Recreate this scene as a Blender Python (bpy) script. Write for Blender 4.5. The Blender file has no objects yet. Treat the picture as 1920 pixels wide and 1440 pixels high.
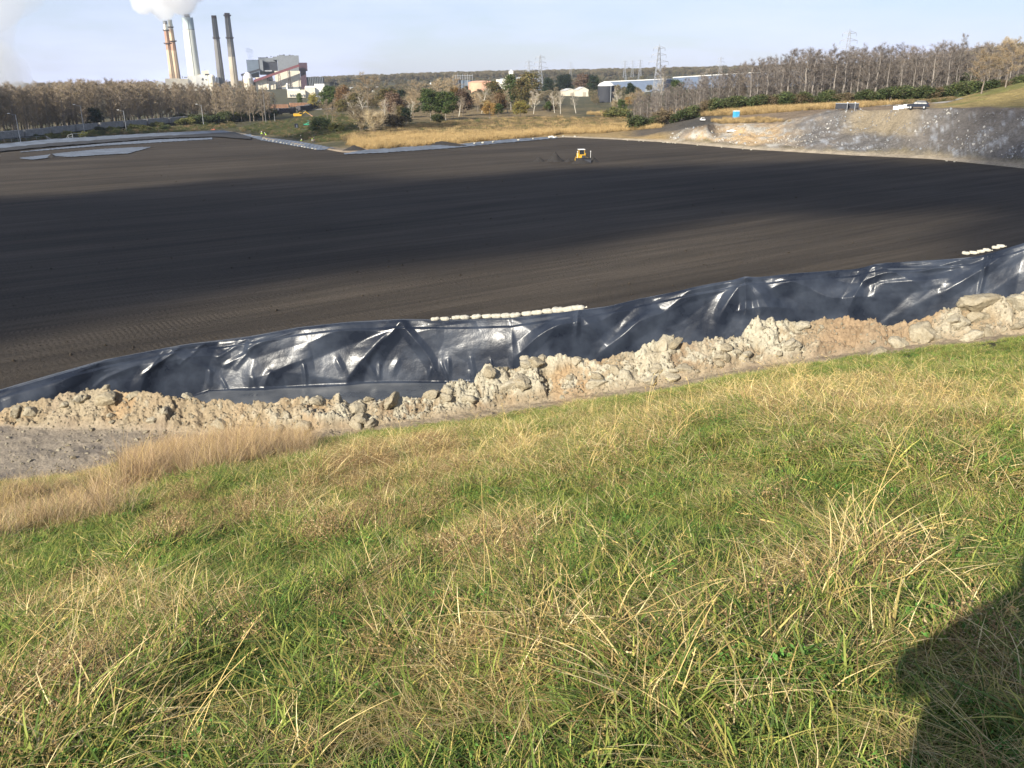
import bpy, bmesh, math, random
import numpy as np
from mathutils import Vector, Matrix, Euler

C = bpy.context.scene.collection
SC = bpy.context.scene
PI = math.pi

# ------------------------------------------------------------------ camera
ZC = 18.5                       # camera height over the pit floor
FPX = 1600.0                    # focal length in pixels of the 1920 px wide photograph
PITCH = math.radians(19.8)
ROLL = math.radians(0.5)
cd = bpy.data.cameras.new("camera")
cd.sensor_fit = 'HORIZONTAL'; cd.sensor_width = 36.0; cd.lens = 36.0 * FPX / 1920.0
cd.clip_start = 0.02; cd.clip_end = 30000
cam = bpy.data.objects.new("camera", cd); C.objects.link(cam)
cam.matrix_world = Matrix.Translation((0, 0, ZC)) @ Matrix.Rotation(PI / 2 - PITCH, 4, 'X') @ Matrix.Rotation(-ROLL, 4, 'Z')
SC.camera = cam

# ------------------------------------------------------------------ world, sun, exposure
SUN_EL = math.radians(27.6); SUN_AZ = math.radians(35.9)     # light travels towards azimuth 35.9 deg right of +Y
LDIR = Vector((math.sin(SUN_AZ) * math.cos(SUN_EL), math.cos(SUN_AZ) * math.cos(SUN_EL), -math.sin(SUN_EL)))
w = bpy.data.worlds.new("World"); SC.world = w; w.use_nodes = True
wn = w.node_tree; wn.nodes.clear()
wo = wn.nodes.new("ShaderNodeOutputWorld"); wb = wn.nodes.new("ShaderNodeBackground")
sky = wn.nodes.new("ShaderNodeTexSky"); sky.sky_type = 'NISHITA'; sky.sun_disc = False
sky.sun_elevation = SUN_EL; sky.sun_rotation = SUN_AZ + PI
sky.altitude = 0; sky.air_density = 1.0; sky.dust_density = 0.5; sky.ozone_density = 3.5
tc = wn.nodes.new("ShaderNodeTexCoord"); mp = wn.nodes.new("ShaderNodeMapping")
mp.inputs['Scale'].default_value = (1.2, 1.2, 6.0); mp.inputs['Rotation'].default_value = (0.15, 0.1, 0)
nz = wn.nodes.new("ShaderNodeTexNoise"); nz.inputs['Scale'].default_value = 2.2; nz.inputs['Detail'].default_value = 7
nz.inputs['Roughness'].default_value = 0.58
rp = wn.nodes.new("ShaderNodeValToRGB")
rp.color_ramp.elements[0].position = 0.40; rp.color_ramp.elements[0].color = (.42, .42, .42, 1)
rp.color_ramp.elements[1].position = 0.68; rp.color_ramp.elements[1].color = (1, 1, 1, 1)
mx = wn.nodes.new("ShaderNodeMix"); mx.data_type = 'RGBA'
mx.inputs['B'].default_value = (8.3, 9.0, 12.2, 1)
wn.links.new(tc.outputs['Generated'], mp.inputs['Vector']); wn.links.new(mp.outputs['Vector'], nz.inputs['Vector'])
wn.links.new(nz.outputs['Fac'], rp.inputs['Fac']); sx_ = wn.nodes.new("ShaderNodeSeparateXYZ"); wn.links.new(tc.outputs['Generated'], sx_.inputs[0])
mr = wn.nodes.new("ShaderNodeMapRange"); mr.inputs['From Min'].default_value = 0.0; mr.inputs['From Max'].default_value = 0.45
mr.inputs['To Min'].default_value = 1.0; mr.inputs['To Max'].default_value = 0.30; wn.links.new(sx_.outputs['Z'], mr.inputs['Value'])
mm = wn.nodes.new("ShaderNodeMath"); mm.operation = 'MULTIPLY'; wn.links.new(rp.outputs['Color'], mm.inputs[0]); wn.links.new(mr.outputs[0], mm.inputs[1])
wn.links.new(mm.outputs[0], mx.inputs['Factor'])
wn.links.new(sky.outputs['Color'], mx.inputs['A']); wn.links.new(mx.outputs['Result'], wb.inputs['Color'])
wb.inputs['Strength'].default_value = 0.064
wn.links.new(wb.outputs['Background'], wo.inputs['Surface'])
sd = bpy.data.lights.new("sun", 'SUN'); sd.energy = 5.0; sd.angle = math.radians(0.53); sd.color = (1.0, 0.93, 0.80)
so = bpy.data.objects.new("sun", sd); C.objects.link(so); so.location = (-60, -80, 90)
so.rotation_euler = LDIR.to_track_quat('-Z', 'Y').to_euler()
SC.view_settings.view_transform = 'Standard'; SC.view_settings.look = 'None'
SC.view_settings.gamma = 1.0; SC.view_settings.exposure = 0.85
try:
    SC.cycles.use_denoising = True
    SC.cycles.max_bounces = 6; SC.cycles.diffuse_bounces = 3; SC.cycles.glossy_bounces = 3
    SC.cycles.transmission_bounces = 3; SC.cycles.volume_bounces = 6; SC.cycles.transparent_max_bounces = 12
    SC.cycles.volume_step_rate = 2.0
    SC.cycles.use_adaptive_sampling = True; SC.cycles.adaptive_threshold = 0.012
except Exception:
    pass

# ------------------------------------------------------------------ numpy noise
def _h(ix, iy, iz, seed):
    n = (ix * 374761393 + iy * 668265263 + iz * 2147483647 + seed * 1274126177) & 0xFFFFFFFF
    n = ((n ^ (n >> 13)) * 1274126177) & 0xFFFFFFFF
    n = ((n ^ (n >> 16)) * 2246822519) & 0xFFFFFFFF
    return ((n ^ (n >> 15)) & 0xFFFFFF) / 16777215.0
def vn(x, y, z=0.0, seed=0):
    x = np.asarray(x, float); y = np.asarray(y, float); z = np.zeros_like(x) + z
    ix = np.floor(x).astype(np.int64); iy = np.floor(y).astype(np.int64); iz = np.floor(z).astype(np.int64)
    fx, fy, fz = x - ix, y - iy, z - iz
    fx = fx * fx * (3 - 2 * fx); fy = fy * fy * (3 - 2 * fy); fz = fz * fz * (3 - 2 * fz)
    def L(a, b, t): return a + (b - a) * t
    r = []
    for dz in (0, 1):
        a = L(_h(ix, iy, iz + dz, seed), _h(ix + 1, iy, iz + dz, seed), fx)
        b = L(_h(ix, iy + 1, iz + dz, seed), _h(ix + 1, iy + 1, iz + dz, seed), fx)
        r.append(L(a, b, fy))
    return L(r[0], r[1], fz) * 2 - 1
def fbm(x, y, z=0.0, seed=0, o=4, g=0.5):
    s = 0; a = 1.0; t = 0
    for k in range(o):
        f = 2.03 ** k
        s = s + a * vn(np.asarray(x) * f, np.asarray(y) * f, np.asarray(z) * f, seed + k * 17); t += a; a *= g
    return s / t
def worley(x, y, seed=0):
    x = np.asarray(x, float); y = np.asarray(y, float)
    ix = np.floor(x).astype(np.int64); iy = np.floor(y).astype(np.int64)
    d1 = np.full(x.shape, 9.0); d2 = np.full(x.shape, 9.0); idv = np.zeros(x.shape)
    for a in (-1, 0, 1):
        for b in (-1, 0, 1):
            cx = ix + a; cy = iy + b
            px = cx + _h(cx, cy, cx * 0, seed); py = cy + _h(cx, cy, cx * 0, seed + 5)
            d = np.hypot(x - px, y - py); v = _h(cx, cy, cx * 0, seed + 9)
            n1 = d < d1
            d2 = np.where(n1, d1, np.minimum(d2, d)); idv = np.where(n1, v, idv); d1 = np.where(n1, d, d1)
    return d1, d2, idv
def sstep(a, b, x):
    t = np.clip((np.asarray(x, float) - a) / (b - a), 0, 1); return t * t * (3 - 2 * t)

# ------------------------------------------------------------------ survey: pixel directions -> azimuth, distance, height
def ray(px, py):
    px = np.asarray(px, float); py = np.asarray(py, float)
    u = (px - 960) / FPX; v = -(py - 720) / FPX
    c, s = math.cos(-ROLL), math.sin(-ROLL)
    u, v = c * u - s * v, s * u + c * v
    return u, math.cos(PITCH) + v * math.sin(PITCH), -math.sin(PITCH) + v * math.cos(PITCH)
def at(px, py, d):                     # world point at horizontal distance d in that direction
    x, y, z = ray(px, py); h = math.hypot(x, y)
    return Vector((x / h * d, y / h * d, ZC + z / h * d))
def cyl(px, py, d):
    x, y, z = ray(px, py); h = np.hypot(x, y)
    return np.arctan2(x, y), ZC + z / h * d
def atz(px, py, z0):
    x, y, z = ray(px, py); t = (z0 - ZC) / z
    return np.arctan2(x, y), t * np.hypot(x, y)
PXS = np.arange(-500, 2421, 20.0)
def ip(xs, ys): return np.interp(PXS, xs, ys)
CUR = []                               # (phi array, d array, z array) per contour
ph0 = np.radians(np.linspace(-60, 60, len(PXS)))
CUR.append((ph0, ph0 * 0, ph0 * 0 + ZC - 1.62))
zb = ip([0, 500, 960, 1400, 1920], [5.6, 6.1, 6.6, 8.1, 9.8])
ty = ip([-400, 0, 150, 230, 330, 470, 600, 850, 1000, 1250, 1400, 1650, 1920, 2300], [990, 908, 893, 868, 848, 836, 826, 792, 768, 731, 702, 664, 636, 600])
p, d = atz(PXS, ty, zb + 0.05); TOE = (p, d, zb + 0.05); CUR.append(TOE)
by = ip([-400, 0, 200, 330, 480, 600, 850, 1000, 1250, 1400, 1650, 1920, 2300], [850, 803, 808, 812, 818, 812, 781, 757, 721, 692, 655, 627, 590])
p, d = atz(PXS, by, zb); BASE = (p, d, zb); CUR.append(BASE)
cy = ip([-400, 0, 60, 110, 190, 240, 300, 350, 450, 500, 560, 620, 700, 760, 810, 860, 900, 950, 1000, 1060, 1110, 1180, 1240, 1300, 1380, 1450, 1500, 1560, 1640, 1700, 1760, 1830, 1920, 2300],
        [800, 768, 750, 735, 726, 738, 744, 746, 752, 755, 748, 744, 744, 748, 734, 722, 708, 699, 684, 684, 674, 664, 648, 650, 628, 614, 603, 602, 611, 604, 592, 580, 564, 510])
xx, yy, zz = ray(PXS, cy); sl = -zz / np.hypot(xx, yy)
hh = np.clip(((ZC - BASE[2]) - sl * BASE[1]) / (1 + 1.25 * sl), 0.3, 3.0)
CREST = (np.arctan2(xx, yy), BASE[1] + 1.25 * hh, BASE[2] + hh); CUR.append(CREST)
lcy = ip([-400, 0, 100, 200, 350, 470, 560, 650, 750, 850, 960, 1090, 1140, 1200, 1280, 1350, 1400, 1500, 1600, 1660, 1740, 1830, 1870, 1920, 2050, 2300],
         [850, 742, 712, 684, 655, 640, 623, 613, 607, 609, 605, 590, 583, 568, 553, 538, 530, 521, 513, 502, 498, 493, 482, 466, 430, 400])
lcd = ip([0, 300, 600, 960, 1400, 1920], [43, 42, 40, 38, 38.5, 40])
p, z = cyl(PXS, lcy, lcd); LCREST = (p, lcd, z)
fz_px = ip([300, 386, 530, 690, 870], [739, 738, 731, 721, 721])
p2, z2 = cyl(PXS, fz_px, lcd - 0.75)
z2 = np.where((PXS > 330) & (PXS < 900), z2, z - 2.6); z2 = np.convolve(np.pad(z2, 2, 'edge'), np.ones(5) / 5, 'valid')
LBASE = (p, lcd - 0.75, z2)
LFOOT = (p, np.maximum(np.interp(p, CREST[0], CREST[1]) + 1.2, 0), z2 - 0.12)
CUR.append(LFOOT); CUR.append(LBASE); CUR.append(LCREST)
CUR.append((p, lcd + 0.9, z - 0.18))
CUR.append((p, lcd + 0.9 + z / 0.48, z * 0))
ey = ip([-400, 0, 100, 300, 420, 455, 500, 560, 600, 622, 650, 800, 950, 1060, 1150, 1250, 1400, 1600, 1750, 1920, 2300],
        [305, 274, 264, 252, 246, 252, 262, 273, 279, 283, 288, 279, 267, 258, 262, 268, 281, 293, 300, 318, 345])
p, d = atz(PXS, ey, 0.0); EDGE = (p, d, d * 0); CUR.append(EDGE)
CUR.append((p, d + 3.0, d * 0 + ip([1150, 1250, 1920], [0.35, 0.6, 0.9])))
def mixcur(left_d, left_z, pts):
    """constant shelf left of the first point, surveyed points right of it"""
    q = [cyl(a, b, c) for a, b, c in pts]
    ph = np.radians(np.linspace(-60, 60, 241)); fx = [x[0] for x in q]
    dd = np.interp(ph, [math.radians(-60), fx[0] - math.radians(4.5)] + fx, [left_d, left_d] + [c for a, b, c in pts])
    zz_ = np.interp(ph, [math.radians(-60), fx[0] - math.radians(4.5)] + fx, [left_z, left_z] + [x[1] for x in q])
    return ph, dd, zz_
k11 = mixcur(0, 0.5, [(1330, 229, 268), (1450, 232, 262), (1550, 208, 255), (1640, 207, 250), (1700, 204, 236), (1800, 204, 232), (1920, 207, 224)])
le = np.interp(k11[0], EDGE[0], EDGE[1]); k11 = (k11[0], np.maximum(le + 10, k11[1]), k11[2])
lw = 1 - sstep(math.radians(-15), math.radians(-9), k11[0]); k11 = (k11[0], k11[1], k11[2] - 1.6 * lw)
CUR.append(k11)
k12 = mixcur(395, 0.5, [(1330, 223, 292), (1383, 220, 292), (1500, 207, 287), (1650, 197, 281), (1780, 188, 276), (1850, 169, 276), (1920, 153, 276)]); k12 = (k12[0], k12[1] - 33 * lw, k12[2] - 5.6 * lw); CUR.append(k12)
k13 = mixcur(430, 0.6, [(1330, 211, 322), (1400, 203, 322), (1500, 197, 322), (1600, 192, 322), (1700, 189, 322), (1780, 187, 318), (1920, 170, 318)]); k13 = (k13[0], k13[1], k13[2] - 5.6 * lw); CUR.append(k13)
k14 = mixcur(700, 1.0, [(1330, 165, 640), (1600, 160, 640), (1700, 150, 600), (1800, 130, 600), (1920, 118, 600)]); k14 = (k14[0], k14[1], k14[2] - 4.0 * lw); CUR.append(k14)
ridge = [cyl(a, b, 2300) for a, b in [(640, 152), (850, 144), (1000, 141), (1300, 135), (1500, 130), (1920, 122)]]
ph = np.radians(np.linspace(-60, 60, 241))
CUR.append((ph, ph * 0 + 1300, ph * 0 + 2.0))
CUR.append((ph, ph * 0 + 2300, np.interp(ph, [math.radians(-60), math.radians(-16)] + [x[0] for x in ridge], [3, 3] + [x[1] for x in ridge])))
CUR.append((ph, ph * 0 + 3400, ph * 0 + 4))
K_TOE, K_BASE, K_CREST, K_LF, K_LB, K_LC, K_LT, K_ASH, K_EDGE, K_BANK = 1, 2, 3, 4, 5, 6, 7, 8, 9, 10

def cd_(k, phi): return np.interp(phi, CUR[k][0], CUR[k][1])
def cz_(k, phi): return np.interp(phi, CUR[k][0], CUR[k][2])
def H(x, y, noise=True):
    x = np.asarray(x, float); y = np.asarray(y, float)
    phi = np.arctan2(x, y); d = np.hypot(x, y)
    z = np.full(d.shape, 6.0); pd = cd_(0, phi); pz = cz_(0, phi)
    for k in range(1, len(CUR)):
        nd = np.maximum(cd_(k, phi), pd + 0.05); nz_ = cz_(k, phi)
        m = (d >= pd) & (d < nd)
        z = np.where(m, pz + (nz_ - pz) * (d - pd) / (nd - pd), z)
        pd, pz = nd, nz_
    # the hill carries on behind the camera
    bk = sstep(math.radians(65), math.radians(115), np.abs(phi))
    zbk = np.minimum(ZC - 1.62 - 0.34 * (-0.34 * x + 0.94 * y), 17.6 + 0 * x)
    z = z * (1 - bk) + zbk * bk
    if noise:
        dt = cd_(K_TOE, phi); fr = sstep(1.0, 4.0, d) * (1 - sstep(dt - 4, dt, d))
        z = z + fr * (0.22 * vn(x / 4.0, y / 4.0, 0, 3) + 0.06 * vn(x / 1.1, y / 1.1, 0, 4))
        fe = cd_(K_EDGE, phi)
        fa = sstep(0, 12, d - cd_(K_ASH, phi)) * (1 - sstep(fe - 8, fe, d))
        z = z + fa * 0.14 * fbm(x / 14.0, y / 14.0, 0, 8, 3)
        ff = sstep(fe + 3, fe + 14, d)
        emb = sstep(math.radians(9), math.radians(13), phi) * ff * (1 - sstep(290, 312, d))
        z = z + ff * 0.35 * fbm(x / 9.0, y / 9.0, 0, 21, 4)
        z = z + emb * (1.5 * fbm(x / 6.0, y / 6.0, 0, 33, 6, 0.66) - 0.3) * (1 - 0.75 * sstep(-6, 4, d - cd_(11, phi)))
    return z
def Hs(x, y): return float(H(np.array([x]), np.array([y]))[0])
def hit(px, py, dmin=60.0, dmax=2600.0):
    """first meeting of that direction with the ground"""
    x, y, z = ray(px, py); h = np.hypot(x, y); x = x / h; y = y / h; z = z / h
    ds = np.geomspace(dmin, dmax, 420)
    X = np.outer(np.atleast_1d(x), ds); Y = np.outer(np.atleast_1d(y), ds); Z = ZC + np.outer(np.atleast_1d(z), ds)
    under = Z < H(X, Y)
    i = np.argmax(under, axis=1); ok = under.any(axis=1); i = np.clip(i, 1, None)
    n = np.arange(len(i)); 
    return X[n, i], Y[n, i], H(X[n, i], Y[n, i]), ok
def G(px, py, dmin=60.0):
    a, b, c, ok = hit(np.array([px]), np.array([py]), dmin); return Vector((a[0], b[0], c[0]))
def sink(px, d):                      # ground point at distance d below pixel column px (py guessed near horizon)
    x, y, z = ray(px, 180.0); h = math.hypot(x, y); X = x / h * d; Y = y / h * d
    return Vector((X, Y, Hs(X, Y)))

# ------------------------------------------------------------------ materials
def nodes(name):
    m = bpy.data.materials.new(name); m.use_nodes = True; nt = m.node_tree
    return m, nt, nt.nodes['Principled BSDF']
def tex(nt, scale, detail=5, rough=0.6, coord='Object', stretch=None, rot=None, dist=0.0):
    t = nt.nodes.new('ShaderNodeTexCoord'); n = nt.nodes.new('ShaderNodeTexNoise')
    n.inputs['Scale'].default_value = scale; n.inputs['Detail'].default_value = detail
    n.inputs['Roughness'].default_value = rough; n.inputs['Distortion'].default_value = dist
    if stretch or rot:
        m = nt.nodes.new('ShaderNodeMapping'); 
        if stretch: m.inputs['Scale'].default_value = stretch
        if rot: m.inputs['Rotation'].default_value = rot
        nt.links.new(t.outputs[coord], m.inputs['Vector']); nt.links.new(m.outputs['Vector'], n.inputs['Vector'])
    else:
        nt.links.new(t.outputs[coord], n.inputs['Vector'])
    return n.outputs['Fac']
def ramp(nt, fac, stops):
    r = nt.nodes.new('ShaderNodeValToRGB'); e = r.color_ramp.elements
    while len(e) < len(stops): e.new(0.5)
    for k, (p_, c_) in enumerate(stops):
        e[k].position = p_; e[k].color = (c_[0], c_[1], c_[2], 1) if hasattr(c_, '__len__') else (c_, c_, c_, 1)
    nt.links.new(fac, r.inputs['Fac']); return r.outputs['Color']
def mixc(nt, fac, a, b, mode='MIX'):
    m = nt.nodes.new('ShaderNodeMix'); m.data_type = 'RGBA'; m.blend_type = mode
    for s, v in (('Factor', fac), ('A', a), ('B', b)):
        if isinstance(v, bpy.types.NodeSocket): nt.links.new(v, m.inputs[s])
        elif s == 'Factor': m.inputs[s].default_value = v
        else: m.inputs[s].default_value = (v[0], v[1], v[2], 1)
    return m.outputs['Result']
def math_(nt, op, a, b=0.0):
    m = nt.nodes.new('ShaderNodeMath'); m.operation = op
    for k, v in enumerate((a, b)):
        if isinstance(v, bpy.types.NodeSocket): nt.links.new(v, m.inputs[k])
        else: m.inputs[k].default_value = v
    return m.outputs[0]
def bump(nt, b, height, strength=0.5, distance=0.1):
    n = nt.nodes.new('ShaderNodeBump'); n.inputs['Strength'].default_value = strength; n.inputs['Distance'].default_value = distance
    nt.links.new(height, n.inputs['Height']); nt.links.new(n.outputs['Normal'], b.inputs['Normal']); return n
def plain(name, col, rough=0.7, var=0.25, scale=3.0, metal=0.0, bmp=0.0, spec=0.5):
    """painted / weathered surface: colour with soft procedural variation"""
    m, nt, b = nodes(name)
    f = tex(nt, scale, 6, 0.65)
    lo = [c * (1 - var) for c in col]; hi = [min(1, c * (1 + var)) for c in col]
    nt.links.new(ramp(nt, f, [(0.3, lo), (0.7, hi)]), b.inputs['Base Color'])
    b.inputs['Roughness'].default_value = rough; b.inputs['Metallic'].default_value = metal
    b.inputs['Specular IOR Level'].default_value = spec
    if bmp: bump(nt, b, f, bmp, 0.05)
    return m
def attr_mat(name, rough=0.75, trans=0.0, spec=0.25, hue=0.0):
    """colour stored per vertex (attribute 'col'), slight change per instance"""
    m, nt, b = nodes(name)
    a = nt.nodes.new('ShaderNodeAttribute'); a.attribute_name = 'col'
    oi = nt.nodes.new('ShaderNodeObjectInfo')
    v = math_(nt, 'MULTIPLY_ADD', oi.outputs['Random'], 0.5); v.node.inputs[2].default_value = 0.75
    col = mixc(nt, 1.0, a.outputs['Color'], v, 'MULTIPLY')
    nt.links.new(col, b.inputs['Base Color'])
    b.inputs['Roughness'].default_value = rough; b.inputs['Specular IOR Level'].default_value = spec
    if trans > 0:
        tr = nt.nodes.new('ShaderNodeBsdfTranslucent'); nt.links.new(col, tr.inputs['Color'])
        ms = nt.nodes.new('ShaderNodeMixShader'); ms.inputs[0].default_value = trans
        out = [n for n in nt.nodes if n.type == 'OUTPUT_MATERIAL'][0]
        nt.links.new(b.outputs[0], ms.inputs[1]); nt.links.new(tr.outputs[0], ms.inputs[2]); nt.links.new(ms.outputs[0], out.inputs['Surface'])
    return m

# ------------------------------------------------------------------ mesh helpers
def tag(o, label=None, cat=None, group=None, kind=None):
    if label: o['label'] = label
    if cat: o['category'] = cat
    if group: o['group'] = group
    if kind: o['kind'] = kind
    return o
def link(name, me, mat=None, parent=None, loc=None):
    o = bpy.data.objects.new(name, me); C.objects.link(o)
    if mat is not None:
        for m in (mat if isinstance(mat, (list, tuple)) else [mat]): me.materials.append(m)
    if parent: o.parent = parent
    if loc is not None: o.location = loc
    return o
def npmesh(name, V, F, smooth=False, col=None):
    """V (n,3), F (m,4) or (m,3) numpy"""
    me = bpy.data.meshes.new(name); V = np.asarray(V, np.float32); F = np.asarray(F, np.int32); k = F.shape[1]
    me.vertices.add(len(V)); me.vertices.foreach_set('co', V.ravel())
    me.loops.add(F.size); me.loops.foreach_set('vertex_index', F.ravel())
    me.polygons.add(len(F)); me.polygons.foreach_set('loop_start', np.arange(0, F.size, k, dtype=np.int32))
    me.polygons.foreach_set('use_smooth', np.full(len(F), smooth))
    me.update(calc_edges=True)
    if col is not None:
        a = me.color_attributes.new('col', 'FLOAT_COLOR', 'POINT')
        cc = np.ones((len(V), 4), np.float32); cc[:, :3] = col; a.data.foreach_set('color', cc.ravel())
    return me
def grid_faces(nr, nc):
    i = np.arange(nr * nc).reshape(nr, nc)
    return np.stack([i[:-1, :-1], i[:-1, 1:], i[1:, 1:], i[1:, :-1]], -1).reshape(-1, 4)
class MB:
    def __init__(s): s.v = []; s.f = []; s.c = []
    def add(s, V, F, c=None):
        n = len(s.v); s.v += [tuple(v) for v in V]; s.f += [tuple(i + n for i in f) for f in F]
        if c is not None: s.c += [c] * len(V)
        return s
    def box(s, c, size, rz=0.0, rot=None, taper=1.0, ch=0.0):
        hx, hy, hz = [k / 2 for k in size]; R = rot.to_matrix() if rot else Matrix.Rotation(rz, 3, 'Z'); c = Vector(c)
        if ch <= 0:
            V = [Vector((sx * hx * (taper if sz > 0 else 1), sy * hy * (taper if sz > 0 else 1), sz * hz)) for sz in (-1, 1) for sx, sy in ((-1, -1), (1, -1), (1, 1), (-1, 1))]
            return s.add([R @ v + c for v in V], [(3, 2, 1, 0), (4, 5, 6, 7), (0, 1, 5, 4), (1, 2, 6, 5), (2, 3, 7, 6), (3, 0, 4, 7)])
        bm = bmesh.new(); bmesh.ops.create_cube(bm, size=1.0)
        for v in bm.verts: v.co = Vector((v.co.x * size[0], v.co.y * size[1], v.co.z * size[2]))
        bmesh.ops.bevel(bm, geom=bm.edges[:], offset=ch, segments=2, affect='EDGES', profile=0.6)
        bm.verts.index_update()
        s.add([R @ v.co + c for v in bm.verts], [[v.index for v in f.verts] for f in bm.faces]); bm.free(); return s
    def tube(s, pts, rad, n=8, cap=True, c=None):
        pts = [Vector(p) for p in pts]; rad = list(rad) if hasattr(rad, '__len__') else [rad] * len(pts); V = []; F = []
        for i, p in enumerate(pts):
            t = (pts[min(i + 1, len(pts) - 1)] - pts[max(i - 1, 0)]); t = t.normalized() if t.length > 1e-9 else Vector((0, 0, 1))
            a = t.cross(Vector((0, 0, 1))) if abs(t.z) < 0.95 else t.cross(Vector((1, 0, 0))); a.normalize(); b = t.cross(a)
            for k in range(n):
                q = 2 * PI * k / n; V.append(p + (a * math.cos(q) + b * math.sin(q)) * rad[i])
        for i in range(len(pts) - 1):
            for k in range(n): F.append((i * n + k, i * n + (k + 1) % n, (i + 1) * n + (k + 1) % n, (i + 1) * n + k))
        if cap: F.append(tuple(range(n - 1, -1, -1))); F.append(tuple((len(pts) - 1) * n + k for k in range(n)))
        return s.add(V, F, c)
    def lathe(s, prof, c=(0, 0, 0), n=24, cap=True):
        V = []; F = []; c = Vector(c)
        for r, z in prof:
            for k in range(n): V.append(c + Vector((r * math.cos(2 * PI * k / n), r * math.sin(2 * PI * k / n), z)))
        for i in range(len(prof) - 1):
            for k in range(n): F.append((i * n + k, i * n + (k + 1) % n, (i + 1) * n + (k + 1) % n, (i + 1) * n + k))
        if cap: F.append(tuple(range(n - 1, -1, -1))); F.append(tuple((len(prof) - 1) * n + k for k in range(n)))
        return s.add(V, F)
    def prism(s, poly, y0, y1):                 # poly in (x, z), extruded along y
        n = len(poly); V = [(x, y0, z) for x, z in poly] + [(x, y1, z) for x, z in poly]
        F = [tuple(range(n)), tuple(range(2 * n - 1, n - 1, -1))] + [(k, k + n, (k + 1) % n + n, (k + 1) % n) for k in range(n)]
        return s.add(V, F)
    def build(s, name, mat, parent=None, loc=None, smooth=False):
        me = bpy.data.meshes.new(name); me.from_pydata([tuple(v) for v in s.v], [], s.f)
        if s.c:
            a = me.color_attributes.new('col', 'FLOAT_COLOR', 'POINT')
            cc = np.ones((len(s.v), 4), np.float32); cc[:, :3] = np.array(s.c); a.data.foreach_set('color', cc.ravel())
        bm = bmesh.new(); bm.from_mesh(me); bmesh.ops.recalc_face_normals(bm, faces=bm.faces[:]); bm.to_mesh(me); bm.free()
        if smooth: me.polygons.foreach_set('use_smooth', [True] * len(me.polygons))
        me.update()
        return link(name, me, mat, parent, loc)
def empty(name, loc, rz=0.0, label=None, cat=None, group=None):
    o = bpy.data.objects.new(name, None); C.objects.link(o); o.location = loc; o.rotation_euler = (0, 0, rz)
    o.empty_display_size = 0.3
    return tag(o, label, cat, group)
def copy_tree(o, loc=None, rz=None, scale=None, parent=None):
    c = o.copy(); C.objects.link(c); c.parent = parent
    if loc is not None: c.location = loc
    if rz is not None: c.rotation_euler = (0, 0, rz)
    if scale is not None: c.scale = scale
    for ch in list(o.children): copy_tree(ch, parent=c)
    return c
def scatter(name, P, R, S, I, protos, label, cat='ground cover', kind='stuff'):
    """points with instanced plants: countless ground cover"""
    col = bpy.data.collections.new(name + '_source')
    for k, o in enumerate(protos):
        o.name = 'plant_%02d_%s' % (k, name); col.objects.link(o)
    me = bpy.data.meshes.new(name); me.vertices.add(len(P)); me.vertices.foreach_set('co', np.asarray(P, np.float32).ravel())
    a = me.attributes.new('rot', 'FLOAT_VECTOR', 'POINT'); a.data.foreach_set('vector', np.asarray(R, np.float32).ravel())
    a = me.attributes.new('scl', 'FLOAT', 'POINT'); a.data.foreach_set('value', np.asarray(S, np.float32))
    a = me.attributes.new('idx', 'INT', 'POINT'); a.data.foreach_set('value', np.asarray(I, np.int32))
    me.update()
    ng = bpy.data.node_groups.new(name, 'GeometryNodeTree')
    ng.interface.new_socket('Geometry', in_out='INPUT', socket_type='NodeSocketGeometry')
    ng.interface.new_socket('Geometry', in_out='OUTPUT', socket_type='NodeSocketGeometry')
    gi = ng.nodes.new('NodeGroupInput'); go = ng.nodes.new('NodeGroupOutput'); ii = ng.nodes.new('GeometryNodeInstanceOnPoints')
    ci = ng.nodes.new('GeometryNodeCollectionInfo'); ci.inputs['Collection'].default_value = col
    ci.inputs['Separate Children'].default_value = True; ci.inputs['Reset Children'].default_value = True
    def na(n, t):
        x = ng.nodes.new('GeometryNodeInputNamedAttribute'); x.data_type = t; x.inputs['Name'].default_value = n; return x.outputs[0]
    ng.links.new(gi.outputs[0], ii.inputs['Points']); ng.links.new(ci.outputs[0], ii.inputs['Instance'])
    ii.inputs['Pick Instance'].default_value = True
    ng.links.new(na('idx', 'INT'), ii.inputs['Instance Index'])
    er = ng.nodes.new('FunctionNodeEulerToRotation'); ng.links.new(na('rot', 'FLOAT_VECTOR'), er.inputs[0])
    ng.links.new(er.outputs[0], ii.inputs['Rotation']); ng.links.new(na('scl', 'FLOAT'), ii.inputs['Scale'])
    ng.links.new(ii.outputs[0], go.inputs[0])
    o = bpy.data.objects.new(name, me); C.objects.link(o); md = o.modifiers.new('scatter', 'NODES'); md.node_group = ng
    return tag(o, label, cat, kind=kind)
def proto(name, me, mat):
    o = bpy.data.objects.new(name, me); me.materials.append(mat); return o

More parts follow.
